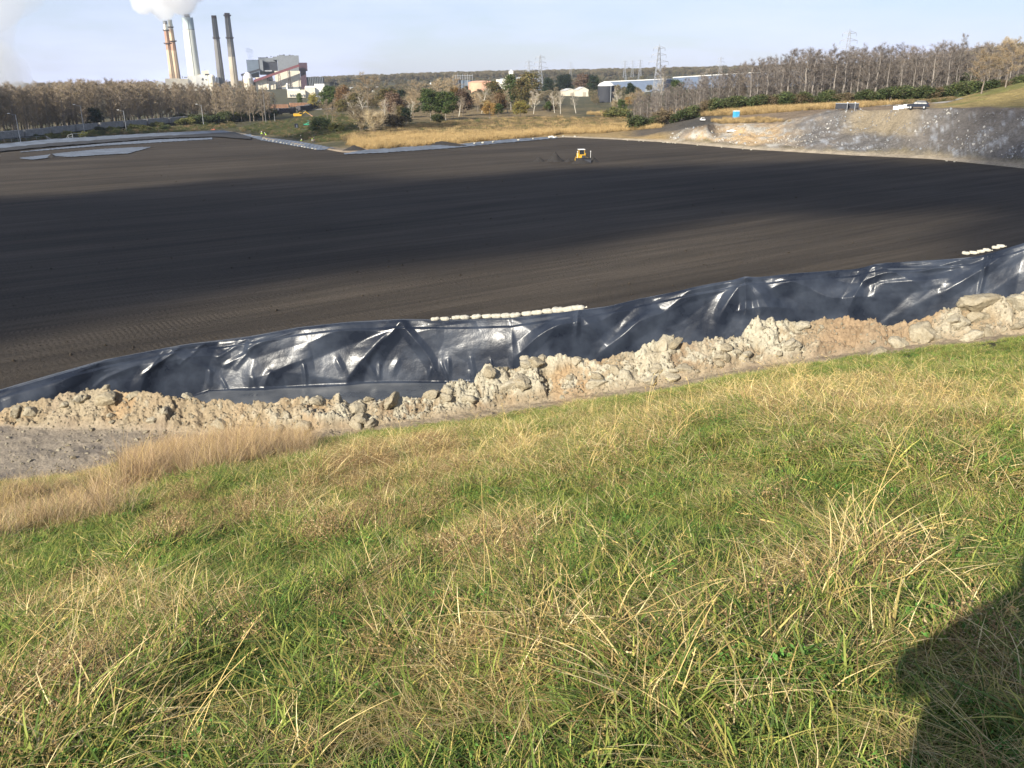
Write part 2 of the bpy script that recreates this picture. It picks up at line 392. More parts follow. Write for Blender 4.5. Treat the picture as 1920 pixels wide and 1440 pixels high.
# ================================================================== GROUND SHEETS
RS = np.random.RandomState(7); random.seed(11)
def uv_rows(nt, ang):
    t = nt.nodes.new('ShaderNodeTexCoord'); out = []
    for vec in ((math.cos(ang), math.sin(ang), 0), (-math.sin(ang), math.cos(ang), 0)):
        d_ = nt.nodes.new('ShaderNodeVectorMath'); d_.operation = 'DOT_PRODUCT'
        nt.links.new(t.outputs['Object'], d_.inputs[0]); d_.inputs[1].default_value = vec; out.append(d_.outputs['Value'])
    return out
def comb(nt, u, v, su, sv):
    c = nt.nodes.new('ShaderNodeCombineXYZ')
    nt.links.new(math_(nt, 'MULTIPLY', u, su), c.inputs[0]); nt.links.new(math_(nt, 'MULTIPLY', v, sv), c.inputs[1]); return c.outputs[0]
def noise_at(nt, vec, scale=1.0, detail=3, rough=0.5):
    n = nt.nodes.new('ShaderNodeTexNoise'); n.inputs['Scale'].default_value = scale; n.inputs['Detail'].default_value = detail
    n.inputs['Roughness'].default_value = rough; nt.links.new(vec, n.inputs['Vector']); return n.outputs['Fac']
def vcol_mat(name, rough=0.95, nscale=1.5, amt=0.35, bmp=0.5, dist=0.15, spec=0.15, fine=None):
    m, nt, b = nodes(name)
    a = nt.nodes.new('ShaderNodeAttribute'); a.attribute_name = 'col'
    f = tex(nt, nscale, 8, 0.7); g = ramp(nt, f, [(0.25, 1 - amt), (0.75, 1 + amt)])
    c = mixc(nt, 1.0, a.outputs['Color'], g, 'MULTIPLY')
    if fine:
        f2 = tex(nt, fine, 4, 0.7); c = mixc(nt, 1.0, c, ramp(nt, f2, [(0.3, 0.72), (0.7, 1.25)]), 'MULTIPLY')
    nt.links.new(c, b.inputs['Base Color']); b.inputs['Roughness'].default_value = rough
    b.inputs['Specular IOR Level'].default_value = spec
    bump(nt, b, f, bmp, dist); return m
# --- ash field material: dark bottom ash spread in rows, with tread marks
def ash_material():
    m, nt, b = nodes('spread_ash')
    u, v = uv_rows(nt, math.radians(34))
    st = noise_at(nt, comb(nt, u, v, 0.012, 0.22), 1.0, 6, 0.6)
    st2 = noise_at(nt, comb(nt, u, v, 0.05, 1.3), 1.0, 4, 0.6)
    big = noise_at(nt, comb(nt, u, v, 0.02, 0.035), 1.0, 3, 0.5)
    grain = tex(nt, 2.6, 6, 0.75)
    c = ramp(nt, st, [(0.33, (0.041, 0.034, 0.027)), (0.52, (0.057, 0.047, 0.036)), (0.68, (0.075, 0.061, 0.046))])
    c = mixc(nt, 1.0, c, ramp(nt, st2, [(0.3, 0.78), (0.7, 1.2)]), 'MULTIPLY')
    c = mixc(nt, 1.0, c, ramp(nt, big, [(0.35, 0.8), (0.65, 1.18)]), 'MULTIPLY')
    c = mixc(nt, 1.0, c, ramp(nt, grain, [(0.3, 0.8), (0.7, 1.22)]), 'MULTIPLY')
    nt.links.new(c, b.inputs['Base Color']); b.inputs['Roughness'].default_value = 0.92
    b.inputs['Specular IOR Level'].default_value = 0.12
    # tread bars pressed into the ash by the tracks
    s1 = math_(nt, 'SINE', math_(nt, 'MULTIPLY', math_(nt, 'ADD', u, math_(nt, 'MULTIPLY', st2, 0.5)), 2 * PI / 0.42))
    lanes = noise_at(nt, comb(nt, u, v, 0.02, 0.95), 1.0, 1, 0.4)
    lanes = ramp(nt, lanes, [(0.50, 0.0), (0.56, 1.0)])
    area = ramp(nt, tex(nt, 0.03, 2, 0.5), [(0.40, 0.12), (0.60, 1.0)])
    tr = math_(nt, 'MULTIPLY', math_(nt, 'MULTIPLY', s1, lanes), area)
    hgt = math_(nt, 'ADD', math_(nt, 'MULTIPLY', tr, 0.17), math_(nt, 'ADD', math_(nt, 'MULTIPLY', grain, 0.9), math_(nt, 'MULTIPLY', st2, 0.8)))
    bump(nt, b, hgt, 0.9, 0.16); return m
M_ASH = ash_material()
M_SOIL = vcol_mat('hill_soil', nscale=2.5, bmp=0.4)
M_FAR = vcol_mat('land', nscale=0.35, amt=0.4, bmp=0.8, dist=0.9, fine=2.0)
M_DIRT = vcol_mat('clay_dirt', nscale=2.2, amt=0.22, bmp=1.0, dist=0.12, fine=11.0)

def axis_phi(step=0.1, half=36):
    core = np.arange(-half, half + 1e-6, step)
    side = np.concatenate([np.arange(37, 60, 1.5), np.arange(60, 181, 5.0)])
    return np.radians(np.concatenate([-side[::-1], core, side]))
def fan(name, phi, rows, colf, mat, smooth=True, lift=0.0, noise=True):
    """rows: list of distance arrays (one value per azimuth); returns a sheet through them"""
    D = np.array(rows); P = np.broadcast_to(phi, D.shape); X = D * np.sin(P); Y = D * np.cos(P); Z = H(X, Y, noise) + lift
    V = np.stack([X, Y, Z], -1).reshape(-1, 3); F = grid_faces(*D.shape)[:, ::-1]
    col = colf(X, Y, Z, P, D).reshape(-1, 3)
    o = link(name, npmesh(name, V, F, smooth, col), mat); return o
def between(a, b, n, power=1.0): 
    t = np.linspace(0, 1, n) ** power; return [a + (b - a) * k for k in t]
def C3(c, shape): return np.broadcast_to(np.array(c, float), shape + (3,)).copy()
def lerp3(a, b, t): return a + (np.array(b) - a) * t[..., None]

phi_a = axis_phi(0.12)
dtoe = np.interp(phi_a, TOE[0], TOE[1])
def col_hill(X, Y, Z, P, D):
    c = C3((0.032, 0.034, 0.014), X.shape); return lerp3(c, (0.07, 0.058, 0.03), sstep(-0.2, 0.5, fbm(X / 3, Y / 3, 0, 40)))
tag(fan('grassy_hillside', phi_a, between(dtoe * 0 + 0.02, dtoe + 0.35, 130, 1.5), col_hill, M_SOIL), kind='structure')

# ash field
phi_f = axis_phi(0.16)
tag(fan('ash_field', phi_f, between(cd_(K_LT, phi_f) - 0.35, cd_(K_ASH, phi_f), 14) + between(cd_(K_ASH, phi_f), cd_(K_EDGE, phi_f) + 0.6, 170, 1.25)[1:], lambda X, Y, Z, P, D: C3((0.04,) * 3, X.shape), M_ASH), kind='structure')
# subgrade below the berm, trench and liner
tag(fan('trench_ground', phi_f, between(cd_(K_TOE, phi_f) + 0.3, cd_(K_LT, phi_f) - 0.3, 30), lambda X, Y, Z, P, D: C3((0.2, 0.15, 0.1), X.shape), M_DIRT, lift=-0.35), kind='structure')

def col_far(X, Y, Z, P, D):
    deg = np.degrees(P); e = np.interp(P, EDGE[0], EDGE[1]); k1 = cd_(11, P); k2 = cd_(12, P)
    n = fbm(X / 14, Y / 14, 0, 50, 5); n2 = fbm(X / 4, Y / 4, 0, 51, 4, 0.6); n3 = fbm(X / 3.1, Y / 2.3, 0, 52, 5, .65)
    c = C3((0.085, 0.075, 0.042), X.shape)
    c = lerp3(c, (0.14, 0.115, 0.06), sstep(-0.1, 0.4, n)); c = lerp3(c, (0.055, 0.062, 0.03), sstep(0.0, 0.4, n2) * 0.7)
    # sand and straw coloured ground beside the pit
    gold = sstep(-11, -7, deg) * (1 - sstep(9, 12, deg)) * (1 - sstep(60, 75, D - e)); c = lerp3(c, (0.34, 0.24, 0.11), gold * 0.9)
    tan = (1 - sstep(1.5, 5, D - e)) * sstep(-19, -16, deg); c = lerp3(c, (0.36, 0.30, 0.22), tan)
    tan2 = sstep(-17, -14, deg) * (1 - sstep(-9, -6, deg)) * (1 - sstep(10, 22, D - e)); c = lerp3(c, (0.27, 0.21, 0.15), tan2 * 0.8)
    grey = (1 - sstep(1, 12, D - e)) * (1 - sstep(-20, -17, deg)); c = lerp3(c, (0.17, 0.17, 0.18), grey)
    # embankment of waste soil on the right
    emb = sstep(9.6, 11.2, deg) * (1 - sstep(0, 6, D - k1)) * sstep(3.0, 5, D - e + 2 * n2)
    base = C3((0.24, 0.20, 0.155), X.shape); base = lerp3(base, (0.42, 0.30, 0.17), sstep(0.0, 0.45, n))
    pale = sstep(0.05, 0.35, n3 + 0.4 * n2) * (1 - sstep(17, 19, deg)) ; base = lerp3(base, (0.40, 0.385, 0.34), pale * 0.8)
    dark = sstep(17.0, 19.5, deg + 3 * n2); base = lerp3(base, (0.125, 0.118, 0.112), dark * 0.92)  # shade on the right part painted in as a darker soil colour
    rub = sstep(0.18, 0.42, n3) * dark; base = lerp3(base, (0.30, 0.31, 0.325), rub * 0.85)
    tn = sstep(20.0, 21.5, deg) * (1 - sstep(23.5, 25.5, deg)) * sstep(0.45, 0.6, (D - e) / np.maximum(k1 - e, 1)); base = lerp3(base, (0.30, 0.24, 0.15), tn * 0.7)
    c = lerp3(c * 1.0, 0, emb * 0) ; c = c + (base - c) * emb[..., None]
    # plateau
    pl = sstep(12.5, 14, deg) * sstep(-2, 6, D - k1) * (1 - sstep(-3, 3, D - k2 - 10)); c = lerp3(c, (0.22, 0.165, 0.115), pl * 0.85)
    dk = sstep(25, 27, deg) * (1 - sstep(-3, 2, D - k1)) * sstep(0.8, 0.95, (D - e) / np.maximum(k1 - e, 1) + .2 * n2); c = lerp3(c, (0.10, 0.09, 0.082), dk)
    ashy = sstep(7.0, 8.5, deg) * (1 - sstep(12.5, 14, deg)) * sstep(6, 12, D - e) * (1 - sstep(100, 110, D - e)); c = lerp3(c, (0.075, 0.068, 0.062), ashy * 0.85)
    md = sstep(24.6, 26.5, deg) * sstep(2, 8, D - k1) * (1 - sstep(8, 14, D - k2)); c = lerp3(c, (0.27, 0.21, 0.085), md); c = lerp3(c, (0.13, 0.15, 0.045), md * sstep(0.0, 0.3, n) * 0.7)
    fr = sstep(450, 800, D); c = lerp3(c, (0.09, 0.085, 0.05), fr)
    fld = sstep(-12, -8, deg) * (1 - sstep(2, 5, deg)) * sstep(380, 420, D) * (1 - sstep(520, 560, D)); c = lerp3(c, (0.26, 0.19, 0.10), fld * 0.7)
    return c
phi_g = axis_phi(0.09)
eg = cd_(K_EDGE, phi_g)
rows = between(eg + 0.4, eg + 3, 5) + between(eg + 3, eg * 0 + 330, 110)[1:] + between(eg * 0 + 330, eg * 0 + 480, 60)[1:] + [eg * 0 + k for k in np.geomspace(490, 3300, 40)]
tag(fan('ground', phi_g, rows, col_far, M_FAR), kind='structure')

# ------------------------------------------------------------------ dirt berm (one displaced surface)
phb = np.radians(np.arange(-40, 40.01, 0.055))
d0 = np.interp(phb, TOE[0], TOE[1]) - 0.9; d1_ = np.interp(phb, BASE[0], BASE[1]) + 0.0; d2_ = np.interp(phb, CREST[0], CREST[1]); d3_ = cd_(K_LF, phb) + 0.5
PXB = np.interp(phb, BASE[0], PXS)     # matching photo column, only used as an along-the-berm coordinate
rowsb = between(d0, d1_, 46) + between(d1_, d2_, 62)[1:] + between(d2_, d3_, 30)[1:]
D = np.array(rowsb); P = np.broadcast_to(phb, D.shape); X = D * np.sin(P); Y = D * np.cos(P); Z0 = H(X, Y, False)
Z0[0] = Z0[0] - 0.5; Z0[1] -= 0.3
S_ = np.broadcast_to(np.interp(PXB, [-400, 100, 300, 560, 650, 1480, 1560, 1690, 1760, 2300], [.30, .35, .45, .55, .95, 1.0, .3, .35, .8, .8]), D.shape)
rr = np.arange(D.shape[0])[:, None]
face = sstep(40, 58, rr) * np.ones_like(D); road = 1 - face
warp = 0.42 * fbm(X * 1.7, Y * 1.7, 0, 60, 5, .65); warp2 = 0.42 * fbm(X * 1.7, Y * 1.7, 0, 61, 5, .65)
rdg = 1 - np.abs(fbm(X / 0.7, Y / 0.7, 0, 67, 5, 0.6)) * 2.2; rdg2 = 1 - np.abs(fbm(X / 0.28, Y / 0.28, 0, 68, 4, 0.6)) * 2.2
hgt = 0.34 * fbm(X / 1.9, Y / 1.9, 0, 62, 6, 0.58) * face + 0.09 * fbm(X / 0.8, Y / 0.8, 0, 63, 5, 0.62) + (0.17 * rdg + 0.08 * rdg2) * face
pale = np.zeros_like(D)
for cs, amp, thr, sd_ in ((1.3, 0.30, 0.5, 70), (0.6, 0.12, 0.6, 71), (0.27, 0.035, 0.6, 72)):
    a, b_, idv = worley((X + warp) / cs, (Y + warp2) / cs, sd_)
    on = sstep(thr + (1 - S_) * 0.5, thr + (1 - S_) * 0.5 + 0.05, idv)
    bmpv = np.clip(1.25 - a / 0.5, 0, 1) ** 0.7 * on
    k = face * (0.55 + 0.45 * S_) + road * (0.30 if cs < 0.7 else 0.10)
    hgt = hgt + amp * bmpv * k * (0.6 + 0.8 * idv); pale = np.maximum(pale, bmpv * face * (0.4 + 0.6 * idv) * S_)
fade = sstep(0, 8, rr) * (1 - sstep(125, 134, rr))
Zb = Z0 - 0.17 * sstep(46, 70, rr) + 0.03 + hgt * fade
sl_ = fbm(X / 2.2, Y / 2.2, 0, 64, 4)
cb = C3((0.285, 0.225, 0.145), X.shape); cb = lerp3(cb, (0.32, 0.225, 0.13), sstep(0.0, 0.4, sl_)); cb = lerp3(cb, (0.24, 0.17, 0.11), sstep(0.1, 0.5, -sl_) * 0.7)
cb = lerp3(cb, (0.405, 0.37, 0.28), np.clip(sstep(0.15, 0.7, pale) * 0.9 + 0.6 * S_ * face * sstep(-.1, .4, fbm(X / 1.3, Y / 1.3, 0, 69, 4)), 0, .92))
left_ = 1 - sstep(240, 420, np.broadcast_to(PXB, D.shape))
bare_ = sstep(1440, 1530, np.broadcast_to(PXB, D.shape)) * (1 - S_) * face; cb = lerp3(cb, (0.27, 0.19, 0.115), np.clip(bare_ * 1.2, 0, .9))
cb = lerp3(cb, (0.255, 0.215, 0.165), road * (0.35 + 0.6 * left_)); cb = lerp3(cb, (0.155, 0.135, 0.115), road * left_ * sstep(0.1, 0.5, fbm(X / 1.1, Y / 1.1, 0, 66)) * 0.8)
V = np.stack([X, Y, Zb], -1).reshape(-1, 3)
tag(link('dirt_berm', npmesh('dirt_berm', V, grid_faces(*D.shape)[:, ::-1], True, cb.reshape(-1, 3)), M_DIRT), kind='structure')
BERM = (phb, D, Zb)
def berm_point(px, r):
    """point on the berm surface; px = position along it, r = row 0..1"""
    i = int(np.clip(np.searchsorted(PXB, px), 1, len(phb) - 1)); j = int(np.clip(r * (D.shape[0] - 1), 0, D.shape[0] - 1))
    return Vector((X[j, i], Y[j, i], Zb[j, i]))
def berm_at_pixel(px, py):
    x, y, z = ray(px, py); h = math.hypot(x, y); i = int(np.clip(np.searchsorted(phb, math.atan2(x, y)), 0, len(phb) - 1))
    zr = ZC + z / h * D[:, i]; j = int(np.argmax(zr < Zb[:, i])) if (zr < Zb[:, i]).any() else int(np.argmin(zr - Zb[:, i]))
    return Vector((X[j, i], Y[j, i], Zb[j, i]))

# ------------------------------------------------------------------ clods
def clod_mat():
    m, nt, b = nodes('dried_clay')
    oi = nt.nodes.new('ShaderNodeObjectInfo')
    f = tex(nt, 2.6, 8, 0.7); g = tex(nt, 9.0, 5, 0.7)
    c = ramp(nt, f, [(0.3, (0.33, 0.28, 0.195)), (0.5, (0.42, 0.375, 0.28)), (0.72, (0.48, 0.44, 0.345))])
    c = mixc(nt, 1.0, c, ramp(nt, g, [(0.3, 0.8), (0.65, 1.1)]), 'MULTIPLY')
    c = mixc(nt, 1.0, c, ramp(nt, oi.outputs['Random'], [(0.0, (0.80, 0.76, 0.70)), (1.0, (1.04, 1.04, 1.04))]), 'MULTIPLY')
    nt.links.new(c, b.inputs['Base Color']); b.inputs['Roughness'].default_value = 0.95; b.inputs['Specular IOR Level'].default_value = 0.1
    bump(nt, b, math_(nt, 'ADD', f, math_(nt, 'MULTIPLY', g, 0.5)), 1.0, 0.08); return m
M_CLOD = clod_mat()
def clod_mesh(seed, sub=4, flat=0.75):
    bm = bmesh.new(); bmesh.ops.create_icosphere(bm, subdivisions=sub, radius=1.0); V = np.array([v.co[:] for v in bm.verts]); F = np.array([[v.index for v in f.verts] for f in bm.faces]); bm.free()
    r = np.random.RandomState(seed); n = V / np.linalg.norm(V, axis=1)[:, None]
    for _ in range(12):                    # broken faces
        dirv = r.normal(size=3); dirv /= np.linalg.norm(dirv); off = r.uniform(0.45, 0.8); t = V @ dirv; V = V - np.clip(t - off, 0, None)[:, None] * dirv * 0.85
    q = r.uniform(0, 50, 3)
    dsp = 0.28 * fbm(n[:, 0] * 1.3 + q[0], n[:, 1] * 1.3 + q[1], n[:, 2] * 1.3, seed, 3) + 0.30 * np.abs(fbm(n[:, 0] * 3.5 + q[1], n[:, 1] * 3.5, n[:, 2] * 3.5 + q[2], seed + 3, 4, 0.6)) + 0.05 * fbm(n[:, 0] * 11, n[:, 1] * 11, n[:, 2] * 11, seed + 5, 2)
    V = V * (1 + dsp)[:, None] * np.array([1.1, 0.9, flat]) * 0.8
    return npmesh('dirt_clod', V, F, sub < 3 or True)
clods = [clod_mesh(100 + k, 4, 0.6 + 0.05 * (k % 6)) for k in range(10)]
for me in clods: me.materials.append(M_CLOD)
def put_clod(p, r, k, label, group=None):
    o = bpy.data.objects.new('dirt_clod', clods[k % 10]); C.objects.link(o); o.location = p; o.scale = (r, r, r)
    o.rotation_euler = (random.uniform(-.5, .5), random.uniform(-.5, .5), random.uniform(0, 6.28))
    return tag(o, label, 'dirt clod', group)
NAMED = [(200, 750, 30, 'broad pale clay clod on the left berm below the black liner'), (198, 721, 9, 'small pale lump on the crest of the left berm'),
         (250, 732, 15, 'rounded pale clod on the berm top against the blue black liner'), (55, 772, 18, 'pale crumbling clod on the left end of the berm'),
         (568, 800, 29, 'big round pale boulder like clod at the foot of the berm with a dark shadow'), (664, 797, 20, 'pale clod beside a dark hollow at the berm foot right of the round boulder clod'),
         (598, 752, 20, 'squat pale clod on the crest where the flat liner shows behind'), (692, 744, 12, 'narrow upright clod sticking up before the flat grey liner'),
         (808, 742, 19, 'grey cream clod on the crest right of the flat liner'), (838, 744, 17, 'tan clod close beside the crest with a dark crack'),
         (1006, 682, 21, 'tall knobbly clod standing on the crest below the brightest liner glint'), (1078, 676, 18, 'rounded clod poking up in front of the liner under the sandbag row end'),
         (1245, 650, 26, 'large pale craggy clod on the crest in front of the dark liner folds'), (1232, 690, 20, 'pale cracked clod below the large craggy one'),
         (1500, 612, 24, 'pale clod at the top of the berm where it turns to brown soil'), (1726, 626, 33, 'large smooth grey clod resting on brown soil at right'),
         (1690, 648, 24, 'grey clod leaning against the large smooth clod'), (1640, 664, 20, 'grey clod at the grass edge beside bare brown soil'),
         (1838, 562, 40, 'largest pale clod sitting on the berm crest at right against the liner'), (1905, 566, 26, 'pale clod on the crest at the right edge of the view'),
         (1818, 634, 26, 'flat pale clod lying near the grass on the right berm')]
for k, (px, py, r, lb) in enumerate(NAMED):
    q = berm_at_pixel(px, py); dd_ = math.hypot(q.x, q.y) * 1.05; rm = r * dd_ / FPX
    put_clod(q + Vector((0, 0, 0.0)), rm, k, lb)
for k in range(150):
    px = random.uniform(-120, 2040); s_ = float(np.interp(px, [0, 300, 600, 1500, 1560, 1690, 1760, 1920], [.35, .45, .9, 1, .25, .3, .9, .9]))
    if random.random() > s_: continue
    r = random.uniform(0.34, 0.84); q = berm_point(px, r)
    put_clod(q + Vector((0, 0, -0.02)), random.choice([0.14, 0.18, 0.24, 0.32, 0.42]) * random.uniform(0.85, 1.25), random.randint(0, 9),
             'dried clay clod among the many heaped along the pale dirt berm', 'clay clods heaped along the berm')
for k in range(46):
    q = berm_point(random.uniform(-60, 330), random.uniform(0.10, 0.40))
    put_clod(q, random.choice([0.06, 0.08, 0.11, 0.16]) * random.uniform(.8, 1.3), random.randint(0, 9), 'small loose clod lying on the bare grey dirt at the far left', 'loose clods on the bare dirt at left')
small = [proto('c', clod_mesh(200 + k, 2, 0.8), M_CLOD) for k in range(5)]
PP = []; SSs = []
for k in range(9000):
    px = random.uniform(-200, 2150); r = random.uniform(0.05, 0.9); s_ = float(np.interp(px, [0, 300, 600, 1500, 1560, 1690, 1760, 1920], [.6, .6, .9, 1, .4, .4, .8, .8]))
    if random.random() > s_: continue
    if r < 0.33 and px > 560: continue
    PP.append(berm_point(px, r)[:]); SSs.append(random.choice([0.02, 0.03, 0.04, 0.055, 0.08]) * random.uniform(0.8, 1.4))
scatter('clay_rubble', PP, RS.uniform(-3, 3, (len(PP), 3)), [q * .8 for q in SSs], RS.randint(0, 5, len(PP)), small, 'crumbs of pale clay strewn over the dirt berm', 'rubble')

# lumps of ash lying on the field
LPX = RS.uniform(-.62, .62, 2600); e0 = np.interp(LPX, CUR[K_ASH][0], CUR[K_ASH][1]); LD_ = e0 + (np.interp(LPX, EDGE[0], EDGE[1]) - 4 - e0) * RS.uniform(0, 1, 2600) ** 1.7; lx, ly = LD_ * np.sin(LPX), LD_ * np.cos(LPX)
lk = fbm(lx / 9, ly / 5, 0, 140, 3) > -.02; lx, ly = lx[lk], ly[lk]
scatter('ash_lumps', np.stack([lx, ly, H(lx, ly) + .01], -1), RS.uniform(-3, 3, (len(lx), 3)), RS.uniform(.03, .13, len(lx)) * RS.choice([1, 1, 1, 1.7], len(lx)), RS.randint(0, 3, len(lx)), [proto('a', clod_mesh(600 + k, 2, .7), M_ASH) for k in range(3)], 'small lumps of black ash lying about on the field', 'lumps')

# ------------------------------------------------------------------ black liner draped over the far side of the trench
def liner_material():
    m, nt, b = nodes('black_plastic_liner')
    f = tex(nt, 0.5, 5, 0.6); g = tex(nt, 14.0, 3, 0.6); g2 = tex(nt, 3.0, 4, 0.6)
    dust = ramp(nt, f, [(0.42, 0.0), (0.70, 1.0)])
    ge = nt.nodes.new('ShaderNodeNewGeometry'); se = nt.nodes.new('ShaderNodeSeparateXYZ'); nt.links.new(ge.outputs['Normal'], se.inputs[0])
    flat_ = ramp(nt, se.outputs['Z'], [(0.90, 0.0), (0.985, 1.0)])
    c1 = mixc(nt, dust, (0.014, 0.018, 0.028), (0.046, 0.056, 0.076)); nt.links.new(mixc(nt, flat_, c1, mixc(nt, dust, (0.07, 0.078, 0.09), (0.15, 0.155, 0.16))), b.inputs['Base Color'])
    r = nt.nodes.new('ShaderNodeMapRange'); r.inputs['To Min'].default_value = 0.18; r.inputs['To Max'].default_value = 0.40
    nt.links.new(f, r.inputs['Value']); nt.links.new(r.outputs[0], b.inputs['Roughness'])
    b.inputs['Specular IOR Level'].default_value = 0.22
    b.inputs['Coat Weight'].default_value = 0.04; b.inputs['Coat Roughness'].default_value = 0.12
    bump(nt, b, math_(nt, 'ADD', math_(nt, 'MULTIPLY', g, 0.12), g2), 0.25, 0.05); return m
M_LINER = liner_material()
pl_ = np.radians(np.arange(-43, 43.01, 0.05))
lf, lb, lc, lt = [np.interp(pl_, CUR[k][0], CUR[k][1]) for k in (K_LF, K_LB, K_LC, K_LT)]
zf, zb_, zc_, zt_ = [np.interp(pl_, CUR[k][0], CUR[k][2]) for k in (K_LF, K_LB, K_LC, K_LT)]
segs = [(lf, lb, zf, zb_, 26, 0.0, 0.38), (lb, lc, zb_, zc_, 84, 0.38, 1.0), (lc, lt, zc_, zt_, 14, 1.0, 1.15)]
RD = []; RZ = []; RV = []
for a, b_, za, zb2, n, v0, v1 in segs:
    for t in np.linspace(0, 1, n)[(0 if not RD else 1):]:
        RD.append(a + (b_ - a) * t); zz2 = za + (zb2 - za) * t
        if v0 == 0.38: zz2 = za + (zb2 - za) * (t + 0.10 * math.sin(PI * t))
        RZ.append(zz2); RV.append(np.full_like(a, v0 + (v1 - v0) * t))
RD = np.array(RD); RZ = np.array(RZ); RV = np.array(RV); PL = np.broadcast_to(pl_, RD.shape)
SX = PL * 39.0; SV = RV * 3.6                       # metres along, metres up the sheet
def sx_of(px): return float(np.interp(px, PXS, LCREST[0]) * 39.0)
creases = []
rc = random.Random(5)
def crease(px, v0, dx, dv, w, a): creases.append((sx_of(px), v0 * 3.6, sx_of(px) + dx, (v0 + dv) * 3.6, w, a))
for px, n_ in ((750, 2), (1090, 2), (1400, 5), (1660, 3), (300, 2)):
    for k in range(n_):
        t = (k + 0.5) / n_ * 2 - 1; crease(px, 1.0, t * rc.uniform(1.6, 4.2), -rc.uniform(0.4, 0.62), rc.uniform(0.35, 0.7), rc.uniform(0.16, 0.34))
for k in range(17):
    px = rc.uniform(-300, 2200); up = 1 if rc.random() < 0.75 else -1
    crease(px, rc.uniform(0.42, 0.9), rc.uniform(2.0, 5.5), up * rc.uniform(0.05, 0.35), rc.uniform(0.3, 0.9), rc.uniform(0.10, 0.30))
for k in range(16):                                # bunching near the foot of the drape
    px = rc.uniform(250, 960); crease(px, rc.uniform(0.37, 0.44), rc.uniform(-0.4, 0.4), rc.uniform(0.06, 0.16), rc.uniform(0.12, 0.26), rc.uniform(0.08, 0.16))
for k in range(10):
    px = rc.uniform(60, 700); crease(px, rc.uniform(0.6, 1.0), rc.uniform(0.6, 1.8), rc.uniform(0.1, 0.3), rc.uniform(0.1, 0.2), rc.uniform(0.06, 0.12))
crease(1832, 1.05, 0.02, -0.5, 0.12, 0.16); crease(1092, 1.05, -0.15, -0.4, 0.2, 0.22)
crease(1130, 0.55, 2.6, 0.3, 0.5, 0.35); crease(985, 0.6, 2.8, 0.25, 0.45, 0.36); crease(1180, 0.7, 3.6, 0.22, 0.45, 0.3); crease(1480, 0.9, 4.2, -0.38, 0.55, 0.38); crease(1380, 0.62, 2.6, 0.0, 0.3, 0.2)
DS = 0.22 * fbm(SX / 4.4, SV / 2.6, 0, 80, 2) + 0.012 * fbm(SX / 0.9, SV / 0.7, 0, 81, 2)
wx = SX + 0.45 * vn(SX / 2.0, SV / 2.0, 0, 82); wv = SV + 0.3 * vn(SX / 2.0, SV / 2.0, 0, 83)
for x0, v0, x1, v1, wd, am in creases:
    m = (SX > min(x0, x1) - wd - .4) & (SX < max(x0, x1) + wd + .4)
    if not m.any(): continue
    ax, av = wx[m] - x0, wv[m] - v0; ex, ev = x1 - x0, v1 - v0; L2 = ex * ex + ev * ev + 1e-9
    t = np.clip((ax * ex + av * ev) / L2, 0, 1); dd_ = np.hypot(ax - t * ex, av - t * ev) / wd
    prof = np.clip(1 - dd_, 0, 1) ** 1.15 * np.sin(PI * np.clip(t * 0.9 + 0.08, 0, 1)) ** 0.5
    DS[m] += am * prof
# flat facets with sharp folds between them, stretched along the slope of the sheet
from mathutils.geometry import delaunay_2d_cdt
rf = np.random.RandomState(21); sx0, sx1 = SX.min() - 2, SX.max() + 2; fp_ = []
for q_ in range(int((sx1 - sx0) * 1.15)): fp_.append((rf.uniform(sx0, sx1), rf.uniform(-.6, 4.6)))
for x_ in np.arange(sx0, sx1 + 1, 2.2): fp_ += [(x_, -1.0), (x_ + .7, 5.2)]
SH = 1.05                                           # shear: folds run up to the right
pts_ = [Vector((x_ * .62, v_ - SH * 0.0 + x_ * -.22)) for x_, v_ in fp_]; res = delaunay_2d_cdt(pts_, [], [], 0, 1e-5)
vo = np.array([[v[0], v[1]] for v in res[0]]); hv_ = rf.uniform(0, 1, len(vo)); hv_[(vo[:, 1] + vo[:, 0] / .62 * .22) > 4.9] = .4
QX = SX * .62; QV = SV - SX * .22; FC = np.zeros_like(SX)
for t_ in res[2]:
    A2, B2, C2 = vo[t_[0]], vo[t_[1]], vo[t_[2]]; c0 = int(np.searchsorted(QX[0], min(A2[0], B2[0], C2[0]))); c1 = int(np.searchsorted(QX[0], max(A2[0], B2[0], C2[0]))) + 1
    if c1 - c0 < 1: continue
    x_, y_ = QX[:, c0:c1], QV[:, c0:c1]; det = (B2[1] - C2[1]) * (A2[0] - C2[0]) + (C2[0] - B2[0]) * (A2[1] - C2[1])
    if abs(det) < 1e-9: continue
    l1 = ((B2[1] - C2[1]) * (x_ - C2[0]) + (C2[0] - B2[0]) * (y_ - C2[1])) / det; l2 = ((C2[1] - A2[1]) * (x_ - C2[0]) + (A2[0] - C2[0]) * (y_ - C2[1])) / det; l3 = 1 - l1 - l2
    ins = (l1 >= -1e-6) & (l2 >= -1e-6) & (l3 >= -1e-6); FC[:, c0:c1] = np.where(ins, l1 * hv_[t_[0]] + l2 * hv_[t_[1]] + l3 * hv_[t_[2]], FC[:, c0:c1])
for _ in range(3):
    FC[1:-1] = (FC[:-2] + 2 * FC[1:-1] + FC[2:]) / 4; FC[:, 1:-1] = (FC[:, :-2] + 2 * FC[:, 1:-1] + FC[:, 2:]) / 4
DS = DS * .5 + 0.48 * FC
